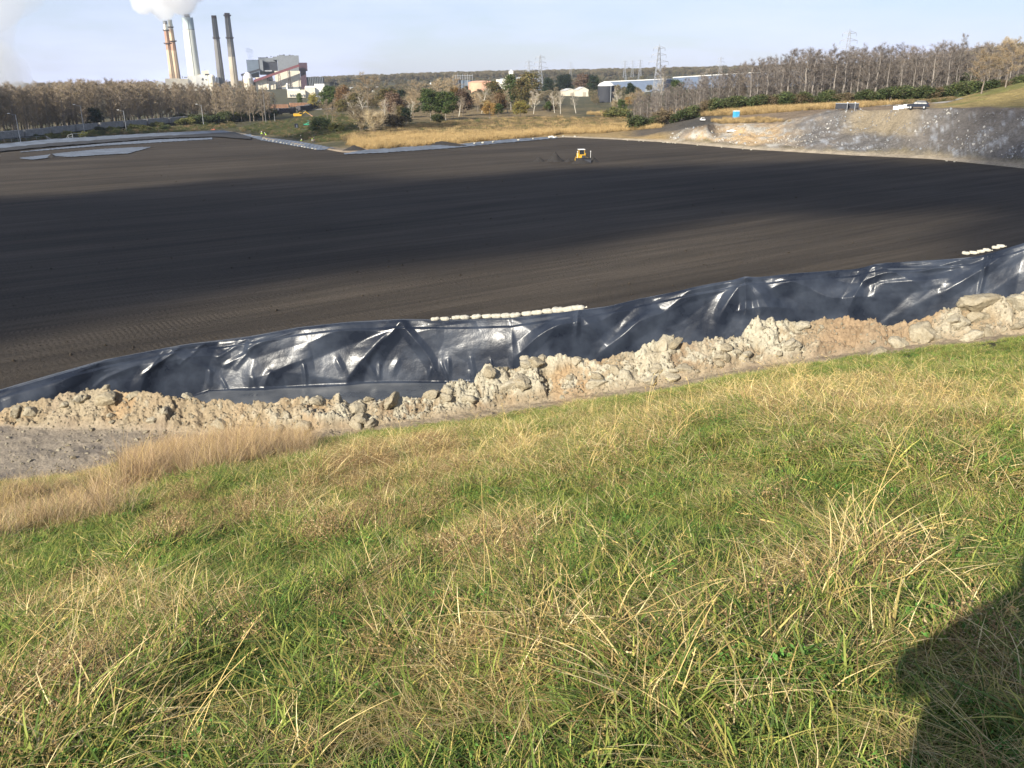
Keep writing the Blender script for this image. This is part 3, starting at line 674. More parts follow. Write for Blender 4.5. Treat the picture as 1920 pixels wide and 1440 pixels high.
# worley facets: large soft crumples
a, b_, idv = worley(SX / 3.2 + 0.3 * vn(SX, SV, 0, 91), SV / 2.0, 90); DS += 0.06 * np.clip(b_ - a, 0, 0.8)
DS *= np.clip((RV - 0.0) / 0.36, 0.06, 1) * np.clip((1.16 - RV) / 0.2, 0.25, 1)
DS[RV < 0.38] *= 0.35
nr = -0.85 * np.where(RV > 0.36, 1, 0.1); nz_ = 0.45
RD2 = RD + (DS - 0.2 * (RV > 0.9)) * nr; RZ2 = RZ + 0.12 + DS * nz_
V = np.stack([RD2 * np.sin(PL), RD2 * np.cos(PL), RZ2], -1).reshape(-1, 3)
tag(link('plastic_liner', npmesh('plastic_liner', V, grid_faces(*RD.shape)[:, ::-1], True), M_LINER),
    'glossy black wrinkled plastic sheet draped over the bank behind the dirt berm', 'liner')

# ------------------------------------------------------------------ sandbags
M_BAG = plain('white_bag_cloth', (0.46, 0.43, 0.35), 0.9, 0.25, 5, bmp=0.4)
def bag_mesh(seed):
    r = random.Random(seed); bm = bmesh.new(); bmesh.ops.create_icosphere(bm, subdivisions=3, radius=1.0)
    for v in bm.verts:
        x, y, z = v.co; e = 4.0
        s_ = (abs(x) ** e + abs(y) ** e + abs(z) ** e) ** (-1 / e); x, y, z = x * s_, y * s_, z * s_
        pinch = 1 - 0.45 * max(0, (x - 0.55)) / 0.45
        n = 0.07 * float(vn(np.array([x * 3 + seed]), np.array([y * 3]), np.array([z * 3]), seed)[0])
        v.co = Vector((x * 0.32, y * 0.18 * pinch * (1 + n * 2), z * 0.125 * pinch * (1 + n * 3) + n * 0.25))
    me = bpy.data.meshes.new('sandbag'); bm.to_mesh(me); bm.free(); me.polygons.foreach_set('use_smooth', [True] * len(me.polygons)); me.materials.append(M_BAG); return me
def tie_mesh():
    b = MB(); b.tube([(0.28, 0, 0), (0.33, 0, 0.01), (0.37, 0.01, 0.02), (0.42, 0.02, 0.03)], [0.05, 0.022, 0.03, 0.05], 8)
    me = bpy.data.meshes.new('bag_neck'); me.from_pydata([tuple(v) for v in b.v], [], b.f); me.materials.append(M_BAG); return me
bags = [bag_mesh(k) for k in range(4)]; TIE = tie_mesh()
def put_bag(p, rz, k, label, group, s=1.0, neck=True):
    o = bpy.data.objects.new('sandbag', bags[k % 4]); C.objects.link(o); o.location = p; o.rotation_euler = (random.uniform(-.1, .1), random.uniform(-.12, .12), rz); o.scale = (s, s, s)
    if neck:
        n = bpy.data.objects.new('bag_neck', TIE); C.objects.link(n); n.parent = o
    return tag(o, label, 'sandbag', group)
for k in range(15):
    px = 816 + k * 19.2 + random.uniform(-3, 3); i = np.interp(px, PXS, LCREST[0]); dd_ = float(np.interp(i, LCREST[0], LCREST[1])) + 0.28 + random.uniform(-.04, .04)
    zz2 = float(np.interp(i, LCREST[0], LCREST[2])) + (0.27 if k > 1 else 0.2)
    big = 0.66 + 0.25 * (k / 14) ** 1.0
    if k > 11: big *= 1.08
    put_bag((dd_ * math.sin(i), dd_ * math.cos(i), zz2), -i + random.uniform(-.25, .25), k, 'cream sandbag in the row along the crest of the black liner', 'sandbags in a row on the liner crest', big)
for k, px in enumerate((1808, 1822, 1836, 1847, 1864, 1873)):
    i = np.interp(px, PXS, LCREST[0]); dd_ = float(np.interp(i, LCREST[0], LCREST[1])) + 0.9; zz2 = float(np.interp(i, LCREST[0], LCREST[2])) + 0.28
    put_bag((dd_ * math.sin(i), dd_ * math.cos(i), zz2), -i + random.uniform(-.5, .5), k, 'small white sandbag half hidden behind the liner crest at the right', 'sandbags behind the liner crest at right', 0.5)

# ================================================================== GRASS ON THE HILLSIDE
M_BLADE = attr_mat('grass_blade', 0.7, 0.14, 0.15)
M_DRY = attr_mat('dry_straw', 0.8, 0.12, 0.12)
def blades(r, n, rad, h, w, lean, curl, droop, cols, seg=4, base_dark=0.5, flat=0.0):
    """n blades as tapered strips; returns V, F(quads), colours"""
    hh = r.uniform(h[0], h[1], n); az = r.uniform(0, 2 * PI, n); ba = r.uniform(0, 2 * PI, n); br = rad * np.sqrt(r.uniform(0, 1, n))
    bx, by_ = br * np.cos(ba), br * np.sin(ba); ln = r.uniform(lean[0], lean[1], n) * hh; cu = r.uniform(curl[0], curl[1], n) * hh; dr = r.uniform(droop[0], droop[1], n)
    ww = r.uniform(w[0], w[1], n); tw = r.uniform(-0.9, 0.9, n) + az
    cols = np.array(cols); ci = r.randint(0, len(cols), n); cc = cols[ci] * r.uniform(0.75, 1.25, (n, 1))
    wob = r.uniform(-0.25, 0.25, n) * hh
    V = np.zeros((n, seg + 1, 2, 3)); K = np.zeros((n, seg + 1, 2, 3))
    for i in range(seg + 1):
        t = i / seg; off = ln * t + cu * t * t; z = hh * (t - dr * t * t) * (1 - flat) + 0.02
        cx = bx + np.cos(az) * off - np.sin(az) * wob * t * t; cy_ = by_ + np.sin(az) * off + np.cos(az) * wob * t * t
        hw = ww * 0.5 * (1 - t) ** 0.6 if t < 1 else ww * 0.04
        for s_, j in ((-1, 0), (1, 1)):
            V[:, i, j] = np.stack([cx - np.sin(tw) * hw * s_, cy_ + np.cos(tw) * hw * s_, np.maximum(z, 0.0)], -1)
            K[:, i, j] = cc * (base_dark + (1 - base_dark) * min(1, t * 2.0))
    idx = np.arange(n * (seg + 1) * 2).reshape(n, seg + 1, 2)
    F = np.stack([idx[:, :-1, 0], idx[:, :-1, 1], idx[:, 1:, 1], idx[:, 1:, 0]], -1).reshape(-1, 4)
    return V.reshape(-1, 3), F, K.reshape(-1, 3)
def merge(parts):
    Vs, Fs, Ks = [], [], []; o = 0
    for V, F, K in parts: Vs.append(V); Fs.append(F + o); Ks.append(K); o += len(V)
    return np.concatenate(Vs), np.concatenate(Fs), np.concatenate(Ks)
def heads(r, n, rad, h, cols, size=(0.05, 0.09)):
    """foxtail seed heads on thin bending stalks"""
    out = []; 
    for k in range(n):
        a = r.uniform(0, 2 * PI); b0 = rad * r.uniform(0, 1); hh = r.uniform(*h); le = r.uniform(0.1, 0.7) * hh; c = np.array(cols[r.randint(len(cols))]) * r.uniform(0.8, 1.2)
        bx, by_ = b0 * math.cos(a), b0 * math.sin(a); az = r.uniform(0, 2 * PI); pts = []
        for i in range(7):
            t = i / 6; pts.append(np.array([bx + math.cos(az) * le * t ** 2, by_ + math.sin(az) * le * t ** 2, hh * (t - 0.22 * t * t)]))
        sd_ = np.array([-math.sin(az), math.cos(az), 0]); V = []; 
        for p_ in pts: V += [p_ - sd_ * 0.0016, p_ + sd_ * 0.0016]
        F = [[2 * i, 2 * i + 1, 2 * i + 3, 2 * i + 2] for i in range(6)]
        out.append((np.array(V), np.array(F), np.tile(c, (len(V), 1))))
        L = r.uniform(*size); d_ = pts[-1] - pts[-2]; d_ /= np.linalg.norm(d_); d_ = d_ * 0.7 + np.array([math.cos(az), math.sin(az), -0.5]) * 0.4
        for q in range(26):               # bristly head: many small slivers
            t = r.uniform(0, 1); c0 = pts[-1] + d_ * L * t; rr_ = 0.007 * math.sin(PI * min(1, t * 0.9 + 0.12)); v = r.normal(size=3); v /= np.linalg.norm(v)
            tip = c0 + v * rr_ * 1.5 + d_ * 0.010; s2 = np.cross(v, d_) * 0.06
            V = np.array([c0 - s2 * .02, c0 + s2 * .02, tip + s2 * .012, tip - s2 * .012]); out.append((V, np.array([[0, 1, 2, 3]]), np.tile(c * 1.25, (4, 1))))
    return out
def leaves(r, n, rad, h, size, cols):
    V = []; F = []; K = []
    for k in range(n):
        a = r.uniform(0, 2 * PI); b0 = rad * math.sqrt(r.uniform(0, 1)); c = np.array([b0 * math.cos(a), b0 * math.sin(a), r.uniform(*h)]); s_ = r.uniform(*size)
        u = r.normal(size=3); u[2] *= 0.5; u /= np.linalg.norm(u); v = np.cross(u, r.normal(size=3)); v /= np.linalg.norm(v); n0 = len(V); col_ = np.array(cols[r.randint(len(cols))]) * r.uniform(0.75, 1.25)
        nn = np.cross(u, v) * s_ * 0.25
        V += [c - u * s_, c - v * s_ * 0.45 + nn, c + u * s_, c + v * s_ * 0.45 + nn]; F.append([n0, n0 + 1, n0 + 2, n0 + 3]); K += [col_] * 4
    return np.array(V), np.array(F), np.array(K)
GREEN = [(0.130, 0.190, 0.034), (0.195, 0.255, 0.045), (0.075, 0.125, 0.024), (0.25, 0.285, 0.065), (0.115, 0.165, 0.045)]
YEL = [(0.38, 0.34, 0.09), (0.28, 0.29, 0.07), (0.43, 0.34, 0.12)]
STRAW = [(0.56, 0.41, 0.16), (0.68, 0.52, 0.23), (0.42, 0.29, 0.11), (0.74, 0.60, 0.31)]
BROWN = [(0.27, 0.17, 0.08), (0.34, 0.22, 0.11), (0.22, 0.15, 0.08)]
PINK = [(0.46, 0.33, 0.20), (0.50, 0.38, 0.24), (0.40, 0.28, 0.17)]
pr = []
def add_proto(parts, mat): V, F, K = merge(parts); pr.append(proto('g', npmesh('grass_clump', V, F, True, K), mat)); return len(pr) - 1
T = {}
def R_(k): return np.random.RandomState(k)
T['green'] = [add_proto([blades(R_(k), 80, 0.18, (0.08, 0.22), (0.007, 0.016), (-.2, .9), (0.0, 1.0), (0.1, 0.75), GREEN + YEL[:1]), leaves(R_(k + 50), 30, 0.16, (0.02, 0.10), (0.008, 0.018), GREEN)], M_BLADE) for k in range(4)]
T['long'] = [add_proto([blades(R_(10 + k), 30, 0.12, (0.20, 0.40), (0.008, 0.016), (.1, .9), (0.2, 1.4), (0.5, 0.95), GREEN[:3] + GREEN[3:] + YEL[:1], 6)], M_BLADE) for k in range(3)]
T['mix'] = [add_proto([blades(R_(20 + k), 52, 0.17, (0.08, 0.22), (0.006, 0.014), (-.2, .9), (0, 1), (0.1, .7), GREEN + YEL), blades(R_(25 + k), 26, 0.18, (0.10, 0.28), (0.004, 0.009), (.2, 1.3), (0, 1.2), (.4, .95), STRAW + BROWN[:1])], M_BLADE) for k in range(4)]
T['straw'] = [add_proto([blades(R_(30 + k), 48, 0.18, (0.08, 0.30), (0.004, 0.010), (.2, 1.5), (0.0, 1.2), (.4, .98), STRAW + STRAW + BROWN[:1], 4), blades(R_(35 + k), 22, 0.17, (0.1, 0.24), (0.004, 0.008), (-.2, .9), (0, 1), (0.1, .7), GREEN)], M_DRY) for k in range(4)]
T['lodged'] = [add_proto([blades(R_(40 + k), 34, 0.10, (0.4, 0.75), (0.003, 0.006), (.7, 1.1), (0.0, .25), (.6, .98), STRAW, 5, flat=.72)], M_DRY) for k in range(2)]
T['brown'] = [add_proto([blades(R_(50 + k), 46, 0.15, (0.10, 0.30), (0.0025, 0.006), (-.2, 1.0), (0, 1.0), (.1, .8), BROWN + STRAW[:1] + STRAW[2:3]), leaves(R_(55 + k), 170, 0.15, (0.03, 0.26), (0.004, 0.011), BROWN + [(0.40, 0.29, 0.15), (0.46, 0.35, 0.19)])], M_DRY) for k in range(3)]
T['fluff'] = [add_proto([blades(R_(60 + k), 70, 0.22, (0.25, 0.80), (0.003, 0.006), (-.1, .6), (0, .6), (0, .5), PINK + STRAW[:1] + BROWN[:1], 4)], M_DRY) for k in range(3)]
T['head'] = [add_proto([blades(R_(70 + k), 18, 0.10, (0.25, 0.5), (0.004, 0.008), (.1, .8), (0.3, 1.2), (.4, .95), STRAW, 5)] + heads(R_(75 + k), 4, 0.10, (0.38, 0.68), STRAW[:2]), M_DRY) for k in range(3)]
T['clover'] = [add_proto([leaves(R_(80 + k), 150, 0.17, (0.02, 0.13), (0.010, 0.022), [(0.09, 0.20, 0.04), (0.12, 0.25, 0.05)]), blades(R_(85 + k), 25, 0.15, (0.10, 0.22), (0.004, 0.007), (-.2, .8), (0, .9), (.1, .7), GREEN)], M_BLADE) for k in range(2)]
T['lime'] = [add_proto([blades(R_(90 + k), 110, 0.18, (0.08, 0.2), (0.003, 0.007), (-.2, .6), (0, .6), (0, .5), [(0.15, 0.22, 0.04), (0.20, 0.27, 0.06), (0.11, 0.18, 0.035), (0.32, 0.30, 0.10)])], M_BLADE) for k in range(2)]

N = 52000
th = RS.uniform(math.radians(-41), math.radians(41), N); u_ = RS.uniform(0, 1, N)
dt_ = np.interp(th, TOE[0], TOE[1]) + 0.25 * RS.normal(size=N)
dg = 1.0 + (dt_ - 1.0) * u_ ** 0.68
gx, gy = dg * np.sin(th), dg * np.cos(th); gz = H(gx, gy)
tf = dg / dt_; pxg = np.interp(th, TOE[0], PXS)
# how steeply one looks down on each spot decides how wide the patches of growth are laid out along the slope
dep = np.arctan2(ZC - gz, dg); lay = (dep - np.arctan2(ZC - np.interp(th, TOE[0], TOE[2]), dt_)) * 1750.0      # 0 at the toe, larger uphill
n1 = fbm(th * 7.5, lay / 130.0, 0, 200, 4, 0.6); n2 = fbm(gx / 0.7, gy / 0.9, 0, 201, 3, 0.6); n3 = fbm(th * 10.0, lay / 70.0, 0, 202, 4, 0.6)
idx = np.zeros(N, int); typ = np.empty(N, object)
q0 = gy * math.cos(PITCH) - (gz - ZC) * math.sin(PITCH); gv = (gy * math.sin(PITCH) + (gz - ZC) * math.cos(PITCH)) / q0; gu = gx / q0
ppx = 960 + FPX * gu; ppy = 720 - FPX * gv             # where each tuft was surveyed in the photograph
tufts = np.zeros(N)
for cx_, cy__, rx_, ry_, am_ in ((110, 1340, 150, 110, .7), (330, 1150, 110, 60, .4), (850, 1265, 230, 38, .7), (640, 1400, 260, 30, .6), (1030, 1230, 150, 50, .5), (1570, 1110, 110, 70, .6), (1700, 780, 200, 60, .4), (1120, 850, 160, 50, .35), (90, 930, 150, 60, .4), (1880, 1250, 90, 90, .4), (1450, 760, 90, 25, .3), (960, 1030, 120, 30, .3),
                                 (1250, 980, 260, 60, -.3), (560, 1060, 200, 50, -.25), (1350, 1300, 170, 80, -.25), (420, 1230, 120, 50, -.4), (1150, 1100, 200, 60, -.3), (250, 1060, 160, 45, -.35), (700, 1160, 150, 40, -.25)):
    tufts += am_ * np.exp(-((ppx - cx_) / rx_) ** 2 - ((ppy - cy__) / ry_) ** 2)
dry = 0.12 + 0.75 * tufts + 0.55 * n1 + 0.35 * n2 + RS.normal(0, .15, N) + 0.16 * (1 - sstep(60, 260, lay)) - 0.12 * sstep(0.2, 0.8, (pxg - 900) / 1000) * (1 - tf) + 0.0 * tf
rv = RS.uniform(0, 1, N)
for k in range(N):
    dk = dry[k]; r_ = rv[k]
    if dk < 0.25: t = 'green' if r_ < .5 else 'clover' if r_ < .68 else 'long' if r_ < .80 else 'mix'
    elif dk < 0.50: t = 'mix' if r_ < .40 else 'green' if r_ < .62 else 'straw' if r_ < .80 else 'long' if r_ < .9 else 'brown' if r_ < .97 else 'head'
    elif dk < 0.72: t = 'straw' if r_ < .50 else 'mix' if r_ < .72 else 'brown' if r_ < .86 else 'head' if r_ < .92 else 'green'
    else: t = 'straw' if r_ < .62 else 'brown' if r_ < .82 else 'head' if r_ < .88 else 'mix'
    if n3[k] > 0.22 and pxg[k] < 1000 and lay[k] < 420 and r_ > 0.45: t = 'brown'
    # toe of the slope: fresh green strips, tan fluffy stand on the left
    e_ = lay[k] + 9 * n2[k]
    if pxg[k] > 560 and e_ < 26 + 14 * n3[k] and math.sin(pxg[k] / 90.0) + 2.0 * n1[k] > 0.15: t = 'lime' if r_ < .6 else 'mix'
    if pxg[k] <= 560 and 10 < e_ < 34 and 0.75 < math.sin(pxg[k] / 60.0): t = 'lime'
    if 235 < pxg[k] < 580 and e_ < 66 * (1 - 0.6 * (pxg[k] - 235) / 345) and r_ < 0.72 + .5 * n2[k]: t = 'fluff'
    if pxg[k] < 200 and 18 < e_ < 100 and r_ < 0.62 + .6 * n2[k]: t = 'fluff' if r_ < .22 else 'straw' if r_ < .5 else 'mix'
    typ[k] = t
for t, ids in T.items():
    m = typ == t; idx[m] = np.array(ids)[RS.randint(0, len(ids), m.sum())]
GR = np.zeros((N, 3)); GR[:, 2] = RS.uniform(0, 2 * PI, N); GR[:, 0] = RS.normal(0, .1, N) - 0.12; GR[:, 1] = RS.normal(0, .1, N)
GS = RS.uniform(0.75, 1.25, N) * (1.0 + 0.55 * n2) * (0.68 + 0.62 * tf)
GS *= (np.interp(lay, [0, 12, 70], [.55, .65, 1.0]) * (1 + .35 * n3)); GS[(typ == 'fluff')] *= 1.35; GS[typ == 'fluff'] *= 0.85 - 0.25 * (pxg[typ == 'fluff'] < 190)
GS *= np.where(dt_ - dg < 0.6, 0.75, 1)
hole = fbm(gx / 0.45, gy / 0.5, 0, 205, 3, .6); GP = np.stack([gx, gy, gz - 0.02], -1); kp_ = (lay > 4 + 14 * fbm(th * 60, lay / 30.0, 0, 207, 4, .65)) & ((hole > -0.25) | (dg < 7)) | (RS.uniform(0, 1, N) < .12); kp_ = kp_; GP = GP[kp_]; GR = GR[kp_]; GS = GS[kp_]; idx = idx[kp_]
# swaths of straw pressed flat across the slope
LP = []; LR = []; LS = []; LI = []
for (px, py, n_, ang, spread) in ((820, 1330, 70, 0.35, .28), (640, 1390, 60, 0.35, .25), (930, 1250, 40, 0.1, .25), (1010, 1220, 40, 0.2, .2), (700, 1190, 30, -0.2, .2), (1260, 1170, 40, 0.1, .25), (1560, 1090, 40, 0.9, .25),
                             (1800, 1230, 50, 0.5, .3), (1860, 1290, 30, -0.1, .25), (150, 1330, 40, 0.5, .3), (1650, 800, 60, 0.6, .8), (1750, 760, 60, 0.6, 1.0), (1500, 880, 40, 0.9, .5), (1050, 900, 40, 0.9, .6), (1180, 860, 40, 0.8, .6), (1700, 1400, 30, .2, .2)):
    x0, y0, z0 = ray(px, py); t0 = 0.5; 
    for tt in np.linspace(1, 60, 1200):
        if ZC + z0 * tt < Hs(x0 * tt, y0 * tt) + 0.03: t0 = tt; break
    for k in range(max(6, n_ // 3)):
        a_ = x0 * t0 + random.gauss(0, spread) * 1.5; b_ = y0 * t0 + random.gauss(0, spread) * 0.7
        LP.append((a_, b_, Hs(a_, b_) + 0.05)); LR.append((random.gauss(-.2, .1), random.gauss(0, .1), ang + random.gauss(0, 0.25))); LS.append(random.uniform(.40, .70)); LI.append(random.choice(T['lodged']))
GP = np.concatenate([GP, LP]); GR = np.concatenate([GR, LR]); GS = np.concatenate([GS, LS]); idx = np.concatenate([idx, LI])
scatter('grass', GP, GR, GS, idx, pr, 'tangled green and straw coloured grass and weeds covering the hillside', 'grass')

# ================================================================== TREES
M_BARK = plain('bark', (0.20, 0.165, 0.13), 0.95, 0.3, 4)
M_BARKW = plain('pale_bark', (0.50, 0.46, 0.38), 0.9, 0.2, 4)
M_BARKD = plain('dark_bark', (0.25, 0.22, 0.19), 0.95, 0.3, 4)
M_TWIG = attr_mat('twigs', 0.9, 0.0, 0.15)
M_LEAF = attr_mat('foliage', 0.7, 0.2, 0.2)
def twig_quads(r, B, Dv, n, L, w, cols):
    """thin slivers starting at points B heading along Dv"""
    k = r.randint(0, len(B), n); b = B[k] + r.normal(0, 0.12, (n, 3)); d = Dv[k] + r.normal(0, 0.45, (n, 3)); d /= np.linalg.norm(d, axis=1)[:, None]; d[:, 2] = np.abs(d[:, 2]) * 0.9 + 0.08
    ln = r.uniform(L[0], L[1], n)[:, None]; s = np.cross(d, r.normal(size=(n, 3))); s /= np.linalg.norm(s, axis=1)[:, None]; s *= w
    V = np.stack([b - s, b + s, b + d * ln + s * .25, b + d * ln - s * .25], 1); cc = np.array(cols)[r.randint(0, len(cols), n)] * r.uniform(.75, 1.25, (n, 1))
    return V.reshape(-1, 3), np.arange(4 * n).reshape(n, 4), np.repeat(cc, 4, 0)
def leaf_quads(r, Cn, rad, n, size, cols, ccol=None):
    k = r.randint(0, len(Cn), n); v = r.normal(size=(n, 3)); v /= np.linalg.norm(v, axis=1)[:, None]; rr_ = (r.uniform(0, 1, n) ** 0.45)[:, None]
    c = Cn[k] + v * rr_ * (np.array(rad)[k][:, None] if hasattr(rad, '__len__') else rad)
    u = r.normal(size=(n, 3)); u /= np.linalg.norm(u, axis=1)[:, None]; w_ = np.cross(u, r.normal(size=(n, 3))); w_ /= np.linalg.norm(w_, axis=1)[:, None]
    s = r.uniform(size[0], size[1], n)[:, None]; V = np.stack([c - u * s, c - w_ * s * .6, c + u * s, c + w_ * s * .6], 1)
    cols = np.array(cols); cc = cols[(k * 7 + r.randint(0, 2, n)) % len(cols)] * r.uniform(.7, 1.3, (n, 1))
    return V.reshape(-1, 3), np.arange(4 * n).reshape(n, 4), np.repeat(cc, 4, 0)
def tree_meshes(seed, h, spread, kind, cols, start=0.35, up=1.0, nb=16, twn=900, lw=0.03, trunks=1, lean=0.03):
    """returns (trunk MB, crown arrays)"""
    r = np.random.RandomState(seed); tk = MB(); br = MB(); tips = []; dirs = []; cent = []
    for q in range(trunks):
        a0 = r.uniform(0, 2 * PI); ln = r.uniform(0, lean) + (0.16 if trunks > 1 else 0); pts = []; rad = []
        for i in range(8):
            t = i / 7; pts.append(Vector((math.cos(a0) * ln * h * t + r.normal(0, .012 * h) * t, math.sin(a0) * ln * h * t + r.normal(0, .012 * h) * t, h * 0.97 * t * (1 if q == 0 else .9)))); rad.append(max(0.02, h * 0.0125 * (1 - t) ** 0.8 + 0.015))
        tk.tube(pts, rad, 6)
        for b_ in range(nb // trunks):
            t = start + (0.97 - start) * (b_ + r.uniform(0, 1)) / (nb // trunks); i = min(6, int(t * 7)); f = t * 7 - i; p0 = pts[i].lerp(pts[i + 1], f); az = b_ * 2.4 + r.uniform(-.5, .5)
            L = spread * (1.15 - 0.75 * abs(t - (start + .25)) / .65) * r.uniform(.65, 1.1); dz = up * r.uniform(.5, 1.1); q_ = []; d = Vector((math.cos(az), math.sin(az), dz)).normalized(); c = p0.copy()
            for s_ in range(5): q_.append(c.copy()); c = c + d * L / 4; d = (d + Vector((r.normal(0, .13), r.normal(0, .13), .10 * up))).normalized()
            rb = max(.02, h * .0045 * (1.15 - t)); br.tube(q_, [rb * (1 - k_ / 5.2) for k_ in range(5)], 4, False)
            for s_ in (2, 3, 4):
                for _ in range(2):
                    d2 = (d + Vector(r.normal(0, .55, 3))).normalized(); e = q_[s_] + d2 * L * r.uniform(.25, .45); br.tube([q_[s_], (q_[s_] + e) / 2 + Vector(r.normal(0, .1, 3)), e], [rb * .5, rb * .35, rb * .15], 3, False)
                    for z_ in (.4, .7, 1.0): tips.append(list(q_[s_].lerp(e, z_))); dirs.append(list(d2))
            cent.append(list(q_[3])); cent.append(list(q_[4]))
    return tk, br, np.array(tips), np.array(dirs), np.array(cent), r
def crown_mesh(name, parts, br, bcol):
    Vb = np.array([list(v) for v in br.v]) if br.v else np.zeros((0, 3)); Fb = np.array(br.f) if br.f else np.zeros((0, 4), int)
    return npmesh(name, *(lambda m: (m[0], m[1], False, m[2]))(merge(([(Vb, Fb, np.tile(np.array(bcol), (len(Vb), 1)))] if len(Vb) else []) + parts)))
PROT = {}
def bare(key, seed, h, spread, cols, bark, bcol, start=.35, up=1.2, nb=16, twn=1500, L=(.5, 1.4), w=.016, trunks=1, dry=0, dcols=None):
    tk, br, tp, dv, ct, r = tree_meshes(seed, h, spread, 0, None, start, up, nb, trunks=trunks)
    parts = [twig_quads(r, tp, dv, twn, L, w, cols)]
    if dry: parts.append(leaf_quads(r, tp, .5, dry, (.07, .17), dcols))
    cm = crown_mesh('crown', parts, br, bcol); cm.materials.append(M_TWIG)
    tm = bpy.data.meshes.new('trunk'); tm.from_pydata([tuple(v) for v in tk.v], [], tk.f); tm.materials.append(bark); PROT[key] = (tm, cm)
def leafy(key, seed, h, spread, cols, bark, bcol, start=.2, up=.6, nb=18, n=5200, size=(.13, .30), crad=(.9, 1.7), trunks=1):
    tk, br, tp, dv, ct, r = tree_meshes(seed, h, spread, 0, None, start, up, nb, trunks=trunks)
    rad = r.uniform(crad[0], crad[1], len(ct)); parts = [leaf_quads(r, ct, rad, n, size, cols), twig_quads(r, tp, dv, 250, (.4, 1.0), .016, [bcol])]
    cm = crown_mesh('crown', parts, br, bcol); cm.materials.append(M_LEAF)
    tm = bpy.data.meshes.new('trunk'); tm.from_pydata([tuple(v) for v in tk.v], [], tk.f); tm.materials.append(bark); PROT[key] = (tm, cm)
GREYT = [(0.25, 0.20, 0.16), (0.30, 0.25, 0.20), (0.21, 0.17, 0.145)]; TANT = [(0.36, 0.28, 0.18), (0.40, 0.32, 0.2), (0.30, 0.24, 0.15)]; DARKT = [(0.145, 0.13, 0.118), (0.175, 0.155, 0.14), (0.11, 0.10, 0.092)]
for k in range(5):
    bare('forest%d' % k, 300 + k, 18, 2.9, GREYT + TANT[:2], M_BARK, (0.30, 0.25, 0.195), start=.16, up=1.4, nb=22, twn=2300, dry=500, dcols=[(0.24, 0.18, 0.09), (0.20, 0.17, 0.06)], w=.02)
    bare('dark%d' % k, 320 + k, 20, 3.0, DARKT + GREYT[:1], M_BARKD, (0.19, 0.17, 0.15), start=.16, up=1.25, nb=22, twn=2000, dry=300 if k % 2 else 60, dcols=[(0.24, 0.16, 0.10), (0.16, 0.13, 0.08)], w=.018)
for k in range(2): bare('white%d' % k, 340 + k, 13, 3.2, [(0.46, 0.40, 0.32), (0.38, 0.33, 0.26)], M_BARKW, (0.50, 0.45, 0.36), start=.25, up=1.3, nb=16, twn=900, trunks=2)
bare('tan', 345, 13, 4.2, TANT, M_BARK, (0.32, 0.25, 0.17), start=.3, up=1.0, nb=22, twn=2600, dry=900, dcols=[(0.36, 0.24, 0.13), (0.30, 0.21, 0.11)])
bare('brush', 346, 6, 3.0, TANT + [(0.44, 0.38, 0.26)], M_BARK, (0.36, 0.29, 0.19), start=.08, up=1.5, nb=30, twn=3000, w=.02, trunks=3, dry=500, dcols=[(0.34, 0.27, 0.13)])
leafy('green', 350, 11, 3.4, [(0.055, 0.085, 0.025), (0.075, 0.11, 0.03), (0.045, 0.07, 0.02), (0.11, 0.13, 0.04)], M_BARKD, (0.1, 0.08, 0.06))
leafy('green2', 351, 13, 3.0, [(0.07, 0.12, 0.035), (0.10, 0.15, 0.04), (0.14, 0.15, 0.05)], M_BARKD, (0.1, 0.08, 0.06), up=1.0)
leafy('ever', 352, 12, 2.6, [(0.028, 0.045, 0.022), (0.04, 0.06, 0.026), (0.022, 0.035, 0.02)], M_BARKD, (0.06, 0.05, 0.04), up=.5, start=.1)
leafy('rust', 353, 9, 3.0, [(0.22, 0.13, 0.065), (0.18, 0.12, 0.06), (0.25, 0.16, 0.08)], M_BARKD, (0.1, 0.08, 0.06))
leafy('maroon', 354, 9, 3.0, [(0.14, 0.09, 0.06), (0.11, 0.075, 0.05), (0.17, 0.115, 0.075)], M_BARKD, (0.1, 0.08, 0.06))
leafy('orange', 355, 9, 3.0, [(0.36, 0.20, 0.06), (0.30, 0.19, 0.07), (0.24, 0.19, 0.07)], M_BARKD, (0.12, 0.1, 0.07), n=4200)
leafy('yellow', 356, 9, 3.0, [(0.36, 0.27, 0.07), (0.30, 0.25, 0.07), (0.22, 0.22, 0.06)], M_BARKD, (0.12, 0.1, 0.07), n=3800)
leafy('olive', 357, 10, 3.2, [(0.14, 0.13, 0.05), (0.18, 0.15, 0.06), (0.10, 0.10, 0.04), (0.20, 0.14, 0.06)], M_BARKD, (0.1, 0.08, 0.06), n=4200)
leafy('shrub', 358, 3.2, 1.7, [(0.075, 0.10, 0.035), (0.055, 0.08, 0.03), (0.11, 0.12, 0.045)], M_BARKD, (0.1, 0.08, 0.06), start=.05, n=3000, size=(.08, .2), crad=(.5, 1.0), trunks=3)
leafy('shrub2', 359, 3.0, 1.8, [(0.16, 0.17, 0.055), (0.12, 0.14, 0.05), (0.22, 0.20, 0.06)], M_BARKD, (0.1, 0.08, 0.06), start=.05, n=3000, size=(.08, .2), crad=(.5, 1.0), trunks=3)
leafy('scrub', 360, 3.0, 1.8, [(0.16, 0.12, 0.065), (0.13, 0.105, 0.06), (0.19, 0.145, 0.08)], M_BARKD, (0.2, 0.15, 0.1), start=.05, n=2600, size=(.07, .17), crad=(.5, 1.0), trunks=3)
HT = {'forest': 18, 'dark': 20, 'white': 13, 'tan': 13, 'brush': 6, 'green': 11, 'green2': 13, 'ever': 12, 'rust': 9, 'maroon': 9, 'orange': 9, 'yellow': 9, 'olive': 10, 'shrub': 3.2, 'shrub2': 3.0, 'scrub': 3.0}
